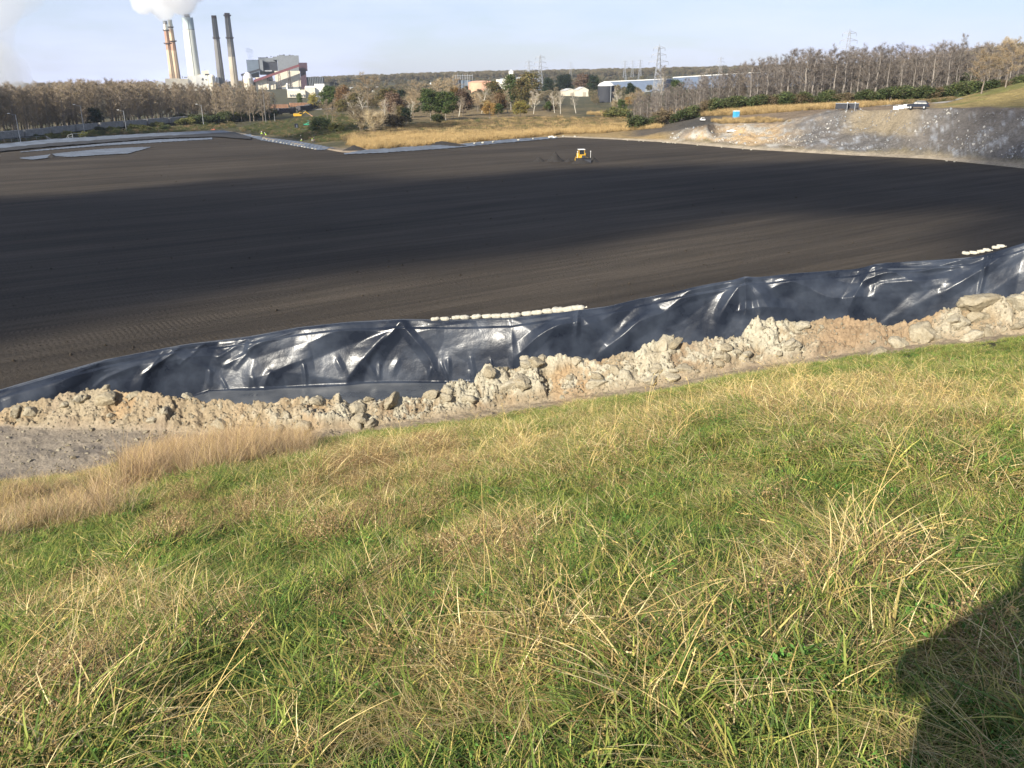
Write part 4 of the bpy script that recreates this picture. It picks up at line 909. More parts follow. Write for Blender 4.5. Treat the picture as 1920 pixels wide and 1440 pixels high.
def tree(key, p, s, label, cat='tree', group=None, sx=1.0, rz=None, name='bare_tree'):
    e = empty(name, p, random.uniform(0, 6.28) if rz is None else rz, label, cat, group); e.scale = (s * sx, s * sx, s)
    for n_, me in zip(('trunk', 'crown'), PROT[key]): o = bpy.data.objects.new(n_, me); C.objects.link(o); o.parent = e
    return e
def ptree(key, px, py, hpx, label, sx=1.0, name='tree', group=None, cat='tree', d=None):
    p = G(px, py) if d is None else sink(px, d); dd_ = math.hypot(p.x, p.y); base = key.rstrip('0123456789') if key not in HT else key
    return tree(key, p - Vector((0, 0, .15)), hpx * dd_ / FPX / HT[base] * .95, label, cat, group, sx * (1.35 if base not in ('white', 'dark', 'forest') else 1.0), name=name)
# the bare wood on the left: trees one can tell apart, nearest rows individually
nl = 0; stuffP = []; stuffS = []; stuffI = []
for row in range(8):
    for k in range(26):
        px = -30 + k * 22.5 + random.uniform(-9, 9) + (row % 2) * 11
        if px > 490 + row * 4: continue
        d_r = float(np.interp(px, [0, 165, 335, 500], [434, 474, 535, 522])) + row * 6.0
        p = sink(px, d_r + random.uniform(-3, 3)); zt_ = at(px, float(np.interp(px, [0, 60, 130, 180, 250, 330, 480, 515], [160, 164, 158, 153, 156, 160, 163, 170])) + random.uniform(-5, 9), d_r).z; s = (zt_ - p.z) / 18.0; sx_ = random.uniform(.95, 1.4)
        if row < 4:
            tree('forest%d' % random.randint(0, 4), p, s, 'leafless grey tan tree in the wood at left below the chimneys', group='bare trees of the left wood', sx=sx_); nl += 1
        else: stuffP.append(p[:]); stuffS.append(s); stuffI.append(random.randint(0, 4))
# the bare wood on the right
nr_ = 0
for row in range(8):
    d_r = 322 + row * 6.5
    for k in range(40):
        px = 1196 + k * 20.5 + random.uniform(-8, 8) + (row % 2) * 10
        if px > 1990: continue
        if row < 1 and px < 1400 and random.random() < .55: continue
        p = sink(px, d_r + random.uniform(-2.5, 2.5)); hs = float(np.interp(px, [1190, 1300, 1420, 1500, 1600, 1750, 1860, 1960], [.55, .60, .72, .84, .84, .78, .66, .58])); hs *= random.uniform(.82, 1.12); sx_ = random.uniform(1.1, 1.6)
        if row < 4 and nr_ < 150:
            tree('dark%d' % random.randint(0, 4), p, hs, 'leafless dark grey tree in the tall wood at right behind the dirt mound', group='bare trees of the right wood', sx=sx_); nr_ += 1
        else: stuffP.append(p[:]); stuffS.append(hs); stuffI.append(5 + random.randint(0, 4))
def joined(key):
    tm, cm = PROT[key]; 
    def arr(me, c=None):
        V = np.zeros(len(me.vertices) * 3); me.vertices.foreach_get('co', V); V = V.reshape(-1, 3); F = [tuple(p_.vertices) for p_ in me.polygons if len(p_.vertices) == 4]
        if c is None: K = np.zeros(len(V) * 4); me.color_attributes['col'].data.foreach_get('color', K); K = K.reshape(-1, 4)[:, :3]
        else: K = np.tile(np.array(c), (len(V), 1))
        return V, np.array(F), K
    V, F, K = merge([arr(tm, (0.2, 0.16, 0.13)), arr(cm)]); return npmesh('tree', V, F, False, K)
fp = [proto('t', joined('forest%d' % k), M_TWIG) for k in range(5)] + [proto('t', joined('dark%d' % k), M_TWIG) for k in range(5)]
scatter('woods_behind', stuffP, np.stack([np.zeros(len(stuffP)), np.zeros(len(stuffP)), RS.uniform(0, 6.28, len(stuffP))], -1), stuffS, stuffI, fp, 'mass of leafless trees filling the back of both woods', 'woods')
# single trees one can point to
for key, px, py, h_, sx_, nm, lb in [
    ('yellow', 128, 225, 46, .8, 'autumn_tree', 'yellow leaved tree standing out in the left wood behind the lamp post'),
    ('ever', 55, 243, 62, 1.0, 'dark_tree', 'dark green tree in the left wood beyond the curved lamp post'),
    ('green', 118, 238, 50, .8, 'green_tree', 'dull green tree under the yellow leaved one in the left wood'),
    ('ever', 182, 246, 38, 1.1, 'dark_tree', 'dark rounded evergreen breaking the line of rail wagons'),
    ('green', 622, 208, 42, 1.1, 'green_tree', 'green tree right of the cream power plant hall'),
    ('rust', 645, 206, 38, .9, 'rust_tree', 'rusty orange tree just right of a green tree by the plant hall'),
    ('green2', 563, 200, 22, .9, 'small_tree', 'small green tree in front of the long cream hall'),
    ('yellow', 588, 206, 26, .8, 'small_tree', 'small yellow green tree at the end of the long cream hall'),
    ('tan', 690, 210, 60, 1.1, 'tan_tree', 'tall round headed tan tree rising above the far ridge'),
    ('olive', 668, 212, 32, 1.1, 'olive_tree', 'olive bushy tree left of the tall tan round headed tree'),
    ('olive', 728, 212, 40, 1.2, 'olive_tree', 'brown olive tree right of the tall tan round headed tree'),
    ('ever', 752, 196, 26, 1.2, 'dark_tree', 'dark small evergreen behind the straw field'),
    ('tan', 782, 197, 38, 1.3, 'tan_tree', 'pale tan bare tree right of the dark evergreen'),
    ('tan', 826, 200, 44, 1.2, 'tan_tree', 'pale tan bare tree left of the wooden pole top'),
    ('tan', 850, 195, 44, 1.0, 'tan_tree', 'reddish tan tree before the far substation'),
    ('maroon', 740, 222, 42, 1.0, 'maroon_tree', 'dark maroon tree beside the brush at the straw field edge'),
    ('ever', 762, 232, 28, 1.2, 'dark_bush', 'dark bushy tree right of the maroon tree'),
    ('green', 808, 226, 54, 1.0, 'green_tree', 'big dark green round tree in the middle distance'),
    ('green', 836, 226, 50, 1.1, 'green_tree', 'dark green round tree joined to the right of the big one'),
    ('maroon', 868, 218, 42, 1.0, 'maroon_tree', 'dark brown leaved tree right of the paired round trees'),
    ('orange', 853, 200, 34, .7, 'orange_tree', 'small bright orange tree under the orange tank'),
    ('white0', 903, 213, 46, 1.2, 'bare_tree', 'pale spreading leafless tree left of the orange bushy tree'),
    ('olive', 925, 206, 48, 1.0, 'olive_tree', 'dull olive tree in front of the orange tank'),
    ('rust', 936, 214, 34, .9, 'rust_tree', 'orange brown tree at the left foot of the tall green tree'),
    ('green2', 958, 206, 60, .9, 'green_tree', 'tall bright green tree in the centre distance'),
    ('olive', 978, 208, 54, .8, 'olive_tree', 'olive yellow tree touching the right of the tall green tree'),
    ('olive', 993, 200, 56, 1.0, 'olive_tree', 'brown leaved tree before the pale industrial plant'),
    ('yellow', 975, 220, 26, 1.4, 'yellow_bush', 'low yellow bush in front of the tall green tree'),
    ('white1', 1000, 214, 40, 1.2, 'bare_tree', 'white stemmed leafless tree left of the gabled sheds'),
    ('white0', 1051, 214, 42, 1.0, 'bare_tree', 'white leafless tree in front of the left gabled shed'),
    ('white1', 1080, 213, 38, 1.1, 'bare_tree', 'white leafless tree in front of the right gabled shed'),
    ('white0', 1040, 212, 36, 1.2, 'bare_tree', 'low white leafless tree left of the gabled sheds'),
    ('ever', 1026, 180, 32, 1.2, 'dark_tree', 'dark evergreen behind and right of the pale plant'),
    ('ever', 1052, 176, 32, 1.5, 'dark_tree', 'broad dark evergreen behind the left gabled shed'),
    ('ever', 1064, 176, 34, 1.1, 'dark_tree', 'dark evergreen between the two gabled sheds'),
    ('maroon', 1094, 178, 34, 1.1, 'maroon_tree', 'brown tree behind the right gabled shed'),
    ('ever', 1112, 180, 36, 1.1, 'dark_tree', 'dark tree left of the black round tank'),
    ('ever', 1180, 190, 32, 1.0, 'dark_tree', 'dark evergreen in front of the long blue warehouse'),
    ('dark0', 1240, 200, 72, 1.1, 'bare_tree', 'tall brown twiggy tree standing first at the left end of the right wood'),
    ('white1', 1236, 201, 56, .9, 'bare_tree', 'pale stemmed leafless tree in front of the tall brown twiggy tree'),
    ('green', 1268, 196, 42, .9, 'green_tree', 'green leaved tree inside the edge of the right wood'),
    ('white0', 1320, 204, 64, .9, 'bare_tree', 'tall white forked leafless tree at the edge of the right wood'),
    ('white1', 1366, 202, 50, 1.0, 'bare_tree', 'white branching leafless tree right of the forked one'),
    ('tan', 1390, 199, 46, 1.0, 'bare_tree', 'pale tan spreading bare tree behind the portable toilet'),
    ('white0', 1745, 184, 56, .5, 'bare_tree', 'thin pale leaning trunk in the wood behind the parked car'),
    ('green', 1800, 180, 36, 1.2, 'green_tree', 'dark green leafy tree beside the grassy mound'),
    ('tan', 1840, 176, 60, 1.2, 'tan_tree', 'tan brown tree above the grassy mound'),
    ('tan', 1885, 165, 60, 1.2, 'tan_tree', 'tan brown tree at the right edge above the mound'),
    ('dark3', 1793, 182, 98, .8, 'bare_tree', 'tallest dark feathery tree of the right wood'),
    ]:
    ptree(key, px, py, h_, lb, sx_, nm)
# bushes
for key, px, py, h_, sx_, nm, lb in [
    ('brush', 678, 252, 44, 1.0, 'bare_bush', 'big pale twiggy bush at the left end of the straw grass'),
    ('brush', 702, 256, 40, .9, 'bare_bush', 'second pale twiggy bush overlapping the big one'),
    ('scrub', 738, 244, 26, 1.3, 'brown_bush', 'orange brown bush below the maroon tree'),
    ('shrub', 600, 246, 22, 1.4, 'green_bush', 'dark green bush below the green machine'),
    ('shrub2', 632, 250, 16, 1.2, 'green_bush', 'low green bush left of the pale twiggy bush'),
    ('shrub2', 1155, 225, 20, 1.5, 'green_bush', 'yellow green bush beside the black service road'),
    ('shrub', 1186, 228, 18, 1.2, 'green_bush', 'green bush right of the yellow green one by the road'),
    ('scrub', 1230, 230, 20, 1.6, 'brown_bush', 'brown grassy bush behind the heap of white plastic'),
    ('shrub', 822, 232, 16, 1.3, 'green_bush', 'low green bush at the foot of the paired round trees'),
    ('orange', 1385, 205, 14, 1.8, 'orange_bush', 'low golden bush at the foot of the right wood'),
    ('shrub2', 1432, 203, 12, 2.0, 'green_bush', 'low green bush at the foot of the right wood')]:
    ptree(key, px, py, h_, lb, sx_, nm, cat='bush')
mids = ['tan', 'olive', 'forest', 'brush', 'tan', 'olive', 'scrub', 'white', 'tan', 'orange', 'green']
for k in range(120):
    px = random.uniform(610, 1235)
    if 1048 < px < 1112 or 1114 < px < 1158 or 986 < px < 1012 and random.random() < .7: continue
    key = random.choice(mids); key = key + str(random.randint(0, 4)) if key == 'forest' else key + str(random.randint(0, 1)) if key == 'white' else key
    base = key.rstrip('0123456789'); d_ = random.uniform(400, 640); hm = {'tan': 8.5, 'olive': 7, 'forest': 10, 'brush': 5, 'scrub': 3, 'white': 9, 'orange': 6, 'green': 7}[base] * random.uniform(.75, 1.2)
    tree(key, sink(px, d_) - Vector((0, 0, .1)), hm / HT[base], 'one of the many small brown and tan trees scattered beyond the reeds', 'tree', 'scattered small trees beyond the reeds', random.uniform(1.1, 1.7), name='small_tree')
for k in range(46):
    px = 4 + k * 11.2 + random.uniform(-5, 5); py = float(np.interp(px, [0, 150, 300, 500], [262, 256, 243, 226])) + random.uniform(-7, 4)
    if px > 330: py -= 4
    ptree(random.choice(['shrub', 'shrub2', 'shrub']), px, py, random.uniform(5, 10) if px < 340 else random.uniform(10, 17), 'green shrub in the hedge like row in front of the rail wagons', random.uniform(1.0, 1.6), 'green_shrub', 'shrubs along the railway', 'shrub')
for k in range(60):
    px = 1195 + k * 12.3 + random.uniform(-5, 5); g_ = random.random()
    ptree('shrub' if g_ < .7 else 'scrub', px, 0, random.uniform(12, 24), 'low dark shrub along the foot of the right wood', random.uniform(1.0, 1.5), 'green_shrub', 'shrubs at the foot of the right wood', 'shrub', d=316 + random.uniform(-2, 2))

# ------------------------------------------------------------------ countless reeds, straw and scrub between pit and woods
rp_ = []
REED = [(0.52, 0.37, 0.17), (0.58, 0.43, 0.21), (0.45, 0.31, 0.14)]
for k in range(3): V, F, K = merge([blades(R_(400 + k), 160, 1.1, (0.9, 1.9), (.02, .045), (-.1, .5), (0, .6), (0, .4), REED, 3)]); rp_.append(proto('r', npmesh('reeds', V, F, False, K), M_DRY))
for k in range(2): V, F, K = merge([blades(R_(410 + k), 110, 1.1, (0.6, 1.4), (.02, .04), (-.1, .6), (0, .6), (0, .5), [(0.30, 0.20, 0.11), (0.24, 0.17, 0.10), (0.17, 0.16, 0.07)], 3), leaves(R_(415 + k), 260, 1.0, (.1, 1.1), (.04, .10), [(0.26, 0.17, 0.10), (0.15, 0.14, 0.06), (0.32, 0.23, 0.13)])]); rp_.append(proto('r', npmesh('scrub', V, F, False, K), M_DRY))
for k in range(2): V, F, K = merge([leaves(R_(420 + k), 420, 1.1, (.05, 1.0), (.05, .12), [(0.10, 0.12, 0.045), (0.075, 0.09, 0.035), (0.14, 0.14, 0.06)])]); rp_.append(proto('r', npmesh('scrub', V, F, False, K), M_DRY))
def region(poly, n):
    poly = np.array(poly, float); x0, y0 = poly.min(0); x1, y1 = poly.max(0); q = np.stack([RS.uniform(x0, x1, n * 3), RS.uniform(y0, y1, n * 3)], -1); ins = np.zeros(len(q), bool); j = len(poly) - 1
    for i in range(len(poly)):
        a, b_ = poly[i], poly[j]; c_ = ((a[1] > q[:, 1]) != (b_[1] > q[:, 1])) & (q[:, 0] < (b_[0] - a[0]) * (q[:, 1] - a[1]) / (b_[1] - a[1] + 1e-9) + a[0]); ins ^= c_; j = i
    q = q[ins][:n]; return hit(q[:, 0], q[:, 1], 150)[:3]
RP = []; RI = []; RSC = []
def fill(poly, n, ids, s):
    a, b_, c_ = region(poly, n)
    for k in range(len(a)): RP.append((a[k], b_[k], c_[k] - .05)); RI.append(random.choice(ids)); RSC.append(random.uniform(*s))
fill([(652, 272), (660, 262), (760, 252), (900, 250), (1000, 248), (1100, 240), (1235, 228), (1240, 240), (1130, 250), (1060, 252), (950, 262), (800, 273), (700, 281)], 2600, [0, 1, 2], (.7, 1.2))
fill([(640, 262), (700, 245), (850, 230), (1000, 222), (1150, 225), (1240, 228), (1230, 236), (1100, 244), (900, 254), (760, 256), (660, 266)], 5200, [3, 4, 3, 4, 5, 6, 0], (.5, 1.3))
fill([(1100, 214), (1240, 206), (1420, 206), (1600, 198), (1700, 196), (1500, 208), (1400, 216), (1240, 220), (1150, 222)], 2600, [0, 1, 2, 2, 3], (.7, 1.2))
fill([(1330, 226), (1430, 222), (1480, 229), (1350, 233)], 250, [0, 1, 3], (.4, .7))
fill([(440, 243), (500, 228), (640, 215), (700, 225), (660, 262), (600, 268), (520, 255), (460, 248)], 1500, [5, 6, 4, 5, 6], (.5, 1.0))
fill([(0, 268), (0, 255), (160, 248), (330, 238), (440, 228), (440, 240), (330, 248), (150, 258)], 1500, [5, 6, 4], (.5, 1.1))
fill([(1560, 196), (1700, 192), (1790, 186), (1790, 190), (1700, 196), (1560, 201)], 500, [3, 4, 5], (.5, .9))
scatter('reeds_and_scrub', RP, np.stack([np.zeros(len(RP)), np.zeros(len(RP)), RS.uniform(0, 6.28, len(RP))], -1), RSC, RI, rp_, 'golden reeds and brown scrub filling the ground beyond the pit', 'reeds')
# rubble on the embankment: pale where lit, shade put into darker stones
rk = [proto('k', clod_mesh(500 + k, 2, .7), plain('pale_rubble_%d' % k, c_, .95, .2, 2)) for k, c_ in enumerate([(0.42, 0.40, 0.36), (0.24, 0.25, 0.26), (0.16, 0.155, 0.155), (0.38, 0.33, 0.25)])]
KP = []; KI = []; KS = []
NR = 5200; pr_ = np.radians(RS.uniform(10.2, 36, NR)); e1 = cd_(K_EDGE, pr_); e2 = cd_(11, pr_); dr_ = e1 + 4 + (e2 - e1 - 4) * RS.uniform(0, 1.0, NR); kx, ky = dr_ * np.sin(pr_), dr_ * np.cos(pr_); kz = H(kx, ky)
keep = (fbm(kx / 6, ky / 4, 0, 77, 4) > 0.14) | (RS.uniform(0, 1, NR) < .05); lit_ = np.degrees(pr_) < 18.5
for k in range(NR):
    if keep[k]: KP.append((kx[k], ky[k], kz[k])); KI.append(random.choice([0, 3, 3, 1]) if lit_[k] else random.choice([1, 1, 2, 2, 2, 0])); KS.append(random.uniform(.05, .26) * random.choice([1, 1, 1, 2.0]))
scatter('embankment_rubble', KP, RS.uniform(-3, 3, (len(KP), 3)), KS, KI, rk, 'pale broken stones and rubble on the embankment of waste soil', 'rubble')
# far woods on the ridge
leafy('farw', 361, 9, 5.0, [(0.16, 0.13, 0.085), (0.20, 0.155, 0.09), (0.12, 0.115, 0.07)], M_BARK, (0.2, 0.16, 0.12), n=1500, size=(.3, .7), crad=(1.3, 2.6)); leafy('farx', 362, 9, 5.0, [(0.10, 0.105, 0.06), (0.15, 0.12, 0.07)], M_BARK, (0.2, 0.16, 0.12), n=1500, size=(.3, .7), crad=(1.3, 2.6))
fq = [proto('f', joined(k), M_TWIG) for k in ('farw', 'farw', 'farx', 'tan')]
FP = []; FI = []; FS = []
def far(n, d0_, d1_x, p0, p1, ids, s):
    for k in range(n):
        px = random.uniform(p0, p1); d_ = random.uniform(d0_, d1_x)
        if d_ < 840 and (1052 < px < 1108 or 984 < px < 1014 or 1118 < px < 1156): continue
        p = sink(px, d_); FP.append(p[:]); FI.append(random.choice(ids)); FS.append(random.uniform(*s))
far(2600, 1950, 2400, 540, 2050, [0, 0, 1, 2], (.9, 1.3)); far(900, 900, 1800, 620, 1500, [0, 1, 2, 2], (.5, .8)); far(420, 560, 760, 1650, 2000, [0, 0, 3, 1], (.7, 1.05))
far(500, 560, 900, 600, 1200, [0, 1, 2, 2, 0], (.3, .6))
far(350, 1500, 2300, -300, 560, [0, 1, 3], (.8, 1.2))
scatter('far_woods', FP, np.stack([np.zeros(len(FP)), np.zeros(len(FP)), RS.uniform(0, 6.28, len(FP))], -1), FS, FI, fq, 'distant woods covering the low ridge on the horizon', 'woods')

# ================================================================== BUILT THINGS FAR AWAY
def P2(name, col, r=.8, v=.12, sc=.3, **k): return plain(name, col, r, v, sc, **k)
M_CREAM = P2('cream_cladding', (0.66, 0.60, 0.48)); M_WHITE = P2('white_cladding', (0.74, 0.72, 0.66)); M_GREYB = P2('grey_blue_cladding', (0.13, 0.165, 0.21)); M_GREYC = P2('grey_cladding', (0.19, 0.205, 0.22))
M_DARK = P2('dark_cladding', (0.035, 0.038, 0.048)); M_MAROON = P2('maroon_steel', (0.17, 0.055, 0.06)); M_MARD = P2('dark_maroon', (0.065, 0.035, 0.05)); M_STEEL = P2('galvanised_steel', (0.36, 0.37, 0.38), .6, metal=.3)
M_TAN = P2('stack_concrete_tan', (0.55, 0.41, 0.28), sc=.06, v=.22); M_RUSTY = P2('stack_rust_band', (0.42, 0.235, 0.16), sc=.08, v=.25); M_PALE = P2('pale_concrete', (0.66, 0.67, 0.60), sc=.05, v=.1); M_PALE2 = P2('bluish_concrete', (0.40, 0.48, 0.50), sc=.05)
M_CONC = P2('grey_concrete', (0.17, 0.165, 0.16), sc=.05, v=.2); M_CONC2 = P2('buff_concrete', (0.42, 0.37, 0.29), sc=.05, v=.2); M_RINGM = P2('dark_ring_steel', (0.10, 0.07, 0.06))
M_BLUEW = P2('blue_grey_wall', (0.11, 0.145, 0.215)); M_ORT = P2('orange_tank_paint', (0.60, 0.34, 0.22)); M_GLASS = plain('dark_glass', (0.02, 0.025, 0.03), 0.3, .1, spec=.3); M_WOODP = P2('pole_wood', (0.16, 0.12, 0.085), sc=3.)
M_BLACK = P2('black_rubber', (0.02, 0.02, 0.02), .8, sc=3.); M_YEL = P2('machine_yellow', (0.62, 0.36, 0.03), .45, .1, 2.); M_GREENM = P2('machine_green', (0.03, 0.30, 0.17), .5, .1, 2.); M_WP = P2('white_paint', (0.80, 0.79, 0.75), .5, .06, 2.)
M_NAVY = P2('dark_blue_car_paint', (0.012, 0.018, 0.035), .5, .05, 2., spec=.25); M_BLUEP = P2('sky_blue_plastic', (0.06, 0.36, 0.62), .5, .08, 2.); M_RED = P2('rust_red', (0.22, 0.07, 0.04), .8, .3, 1.); M_WAG = P2('wagon_paint', (0.30, 0.29, 0.27), .85, .25, .6)
M_WAGR = P2('wagon_rust', (0.36, 0.20, 0.12), .85, .3, .6); M_WAGD = P2('wagon_dark', (0.06, 0.055, 0.06), .8, .3, .6); M_HIVIS = P2('lime_vest', (0.55, 0.85, 0.10), .8, .05, 3.); M_CLOTH = P2('dark_cloth', (0.04, 0.045, 0.06), .9, .2, 5.)
M_SKIN = P2('skin', (0.42, 0.26, 0.19), .6, .06, 5.); M_SHEET = P2('grey_plastic_sheet', (0.11, 0.13, 0.16), .9, .4, .25); M_TARP = P2('white_plastic_sheet', (0.72, 0.72, 0.70), .5, .08, 1.); M_TRUCKW = P2('pale_truck_paint', (0.55, 0.54, 0.50), .5, .1, 1.)
def stack(px, ytop, wt, wb, label, mats, tubes, d=1500, rings=(), cap=None, flue=None):
    """mats: list of (height fraction from the top, material); chimney as stacked frustums"""
    T_ = at(px, ytop, d); k = d / FPX / 1.126; Hh = T_.z; rt = wt * k / 2; rb = wb * k / 2
    e = empty('chimney', (T_.x, T_.y, 0), 0, label, 'chimney')
    fr = [m[0] for m in mats] + [1.0]
    for i, (f0, m, nm) in enumerate(mats):
        f1 = fr[i + 1]; prof = [(rt + (rb - rt) * f, Hh * (1 - f)) for f in np.linspace(f1, f0, 5)]
        b = MB(); b.lathe(prof, n=32); b.build(nm, m, e, smooth=False)
    for f, ex in rings:
        r0 = rt + (rb - rt) * f; z = Hh * (1 - f); b = MB(); b.lathe([(r0 + .05, z - 1.2), (r0 + ex, z - .6), (r0 + ex, z + .6), (r0 + .05, z + .6)], n=32, cap=False)
        for q in range(16): a = q * PI / 8; b.tube([((r0 + ex) * math.cos(a), (r0 + ex) * math.sin(a), z), ((r0 + ex) * math.cos(a), (r0 + ex) * math.sin(a), z + 1.8)], .08, 4)
        b.build('platform', M_RINGM, e)
    if flue: b = MB(); b.lathe([(flue[0] * k / 2, Hh - .5), (flue[0] * k / 2, Hh + flue[1] * k)], n=24); b.build('flue', M_DARK, e)
    b = MB(); z = 0                                          # ladder up the shaft
    b.tube([(rb * .3, -rb * 1.0 - .3, 0), (rt * .3, -rt * 1.0 - .3, Hh * .97)], .35, 4); b.build('ladder', mats[-1][1], e)
    return e, T_, Hh
stack(309, 39, 7.2, 11, 'leftmost slender chimney, tan with a rusty band and steam at its top', [(0, M_GREYC, 'cap'), (.05, M_PALE, 'pale_top_band'), (.14, M_RUSTY, 'rusty_band'), (.40, M_TAN, 'shaft')], None, rings=((.13, 1.2), (.31, 2.4)))
stack(318, 37, 7.6, 13.5, 'tan chimney just right of the leftmost one, pale at the top', [(0, M_PALE, 'pale_top_band'), (.12, M_TAN, 'upper_shaft'), (.30, M_RUSTY, 'rusty_band'), (.42, M_TAN, 'shaft')], None, rings=((.10, 1.0), (.29, 2.2)), d=1530)
stack(351, 33, 20, 23.5, 'thick pale chimney with a short dark flue on top', [(0, M_PALE2, 'upper_band'), (.155, M_GREYC, 'band_edge'), (.162, M_PALE, 'shaft')], None, flue=(9.5, 6))
stack(400.8, 29, 9.2, 14.5, 'dark grey chimney left of the rightmost chimney', [(0, M_RINGM, 'cap'), (.04, M_CONC, 'shaft')], None, rings=((.29, 1.2),))
stack(425.5, 24.5, 9.6, 15.5, 'rightmost chimney, toned dark above as shaded and buff below as lit', [(0, M_RINGM, 'cap'), (.06, M_CONC, 'upper_shaft'), (.55, M_CONC2, 'shaft')], None, rings=((.03, 1.6), (.31, 1.4)))  # shade from the steam painted in as a darker upper shaft

def fbox(b, px0, px1, yt, d, yb=None, depth=30.0, dz=0.0):
    """box facing the camera between two pixel columns, top at yt; stands on the ground unless yb"""
    a, c = at(px0, yt, d), at(px1, yt, d); m = (a + c) / 2; w_ = (a - c).length; z1 = m.z; z0 = 0.0 if yb is None else at((px0 + px1) / 2, yb, d).z
    rz = -math.atan2(m.x, m.y); dr = Vector((m.x, m.y, 0)).normalized()
    b.box((m.x + dr.x * depth / 2, m.y + dr.y * depth / 2, (z0 + z1) / 2), (w_, depth, z1 - z0), rz); return m, w_, rz
def bld(name, label, parts, cat='building'):
    """parts: (part name, material, [(px0, px1, ytop, ybottom, d, depth) ...])"""
    p0 = parts[0][2][0]; q = at((p0[0] + p0[1]) / 2, p0[2], p0[4]); e = empty(name, (q.x, q.y, 0), 0, label, cat)
    for nm, m, bs in parts:
        b = MB()
        for x0, x1, yt, yb, d, dp in bs: fbox(b, x0, x1, yt, d, yb, dp)
        o = b.build(nm, m, e); o.matrix_parent_inverse = Matrix.Translation((-q.x, -q.y, 0))
    return e
e = bld('boiler_house', 'huge power plant hall with stepped roof, toned grey where shaded and cream where lit', [
    ('upper_block', M_GREYC, [(519, 560, 104, 133, 1500, 60), (511, 531, 106, 112, 1502, 50), (523, 531, 102.6, 104, 1510, 20), (546, 551, 103, 104, 1510, 20)]),
    ('left_block', M_GREYB, [(461.5, 484, 112, 139, 1502, 60)]), ('rear_block', M_GREYC, [(484, 519, 108.5, 140, 1512, 60)]), ('pillar', M_GREYC, [(486, 492, 112, 134, 1498, 14)]),
    ('recess_shade', M_DARK, [(492.5, 519, 115.5, 137, 1506, 12), (484, 486.5, 112, 130, 1499, 12), (499, 510, 134, 170, 1506, 12)]), ('pipe_deck', M_STEEL, [(495, 510, 131.5, 134, 1500, 8)]),  # solid dark boxes stand in for the shade inside the recesses
    ('rear_base', M_CREAM, [(478, 500, 145, None, 1490, 30), (499, 516, 152, None, 1494, 20)]), ('lower_block', M_GREYC, [(463, 486, 138.5, 146, 1508, 30)]), ('roof_vents', M_DARK, [(499, 502, 106.6, 108.5, 1514, 8), (507, 509, 105.5, 107, 1514, 8), (484, 500, 107.6, 108.6, 1512, 20), (530, 534, 102.2, 104, 1512, 8), (541, 545, 102.6, 104, 1512, 8)]),
    ('lower_wall', M_CREAM, [(514.5, 562, 133, 163, 1500, 60)]), ('base_wall', M_GREYC, [(528, 563, 163, None, 1500, 60)]),  # light painted in: lower wall cream as lit, upper block grey as shaded
    ('downpipe', M_GREYC, [(541.2, 541.9, 133, 168, 1498.5, 1)])])
bld('conveyor_tower', 'dark maroon tower at the top end of the sloping conveyor', [('head_house', M_MARD, [(559.5, 575.5, 117.5, 133, 1494, 30)]), ('tower', M_MARD, [(562.5, 573.5, 133, None, 1496, 24)])])
def gallery(name, label, a, b_, th, m, legs, lm):
    b = MB(); A, B_ = at(*a), at(*b_); d_ = (B_ - A); L = d_.length; q = d_.to_track_quat('X', 'Z'); e = empty(name, (A.x, A.y, 0), 0, label, 'conveyor'); b.box((A + B_) / 2 - Vector((A.x, A.y, 0)), (L, 5, th), rot=q); b.build('gallery', m, e)
    for t in legs:
        b = MB(); c = A.lerp(B_, t); w_ = 2.4
        for s_ in (-1, 1): b.tube([(c.x - A.x + s_ * 1.0, c.y - A.y, c.z - 2), (c.x - A.x + s_ * w_, c.y - A.y, 0)], .45, 5)
        for z in np.arange(6, c.z - 4, 9): b.tube([(c.x - A.x - 2, c.y - A.y, z), (c.x - A.x + 2, c.y - A.y, z + 7)], .25, 4)
        b.build('trestle', lm, e)
gallery('conveyor', 'long maroon coal conveyor sloping up across the front of the plant hall', (476, 152, 1486), (561, 122.5, 1486), 3.6, M_MAROON, (.3, .55, .76), M_RINGM)
gallery('conveyor', 'dark conveyor slanting up to the blue grey left block of the plant', (452, 141, 1496), (487, 130.5, 1496), 3.2, M_DARK, (.1,), M_RINGM)
bld('ribbed_hall', 'dark ribbed hall right of the maroon tower', [('wall', M_DARK, [(574, 607, 144.5, None, 1500, 50)]), ('ribs', M_GREYC, [(575 + 3.2 * k, 576.3 + 3.2 * k, 145, 164, 1498.5, 1.2) for k in range(10)])])
bld('turbine_hall', 'long stepped cream white hall in front of the power plant', [('wall', M_CREAM, [(538, 572, 169, None, 960, 40), (571, 590, 163.5, None, 964, 40)]), ('upper_wall', M_WHITE, [(589, 608, 157.5, None, 968, 40), (538, 562, 167.4, 169, 966, 30), (572, 592, 161.5, 164, 970, 30)]),
    ('window', M_GREYC, [(543 + 5 * k, 545.5 + 5 * k, 177, 180.5, 959, .6) for k in range(6)])])
bld('annex', 'low grey roofed annex right of the long cream hall', [('roof', M_STEEL, [(607, 620, 163, 165, 958, 30)]), ('wall', M_GREYB, [(608, 619, 165, None, 959, 26)])])
bld('scrubber_building', 'white building at the foot of the thick pale chimney', [('wall', M_WHITE, [(366, 389, 141.5, None, 1470, 30)]), ('roof', M_CREAM, [(371, 384, 139.8, 141.5, 1472, 24)]), ('sign_marks', M_DARK, [(378, 381, 148.5, 150, 1469, .6), (379, 380, 145.5, 148.5, 1469, .6), (385, 387.5, 148.5, 150, 1469, .6)])])
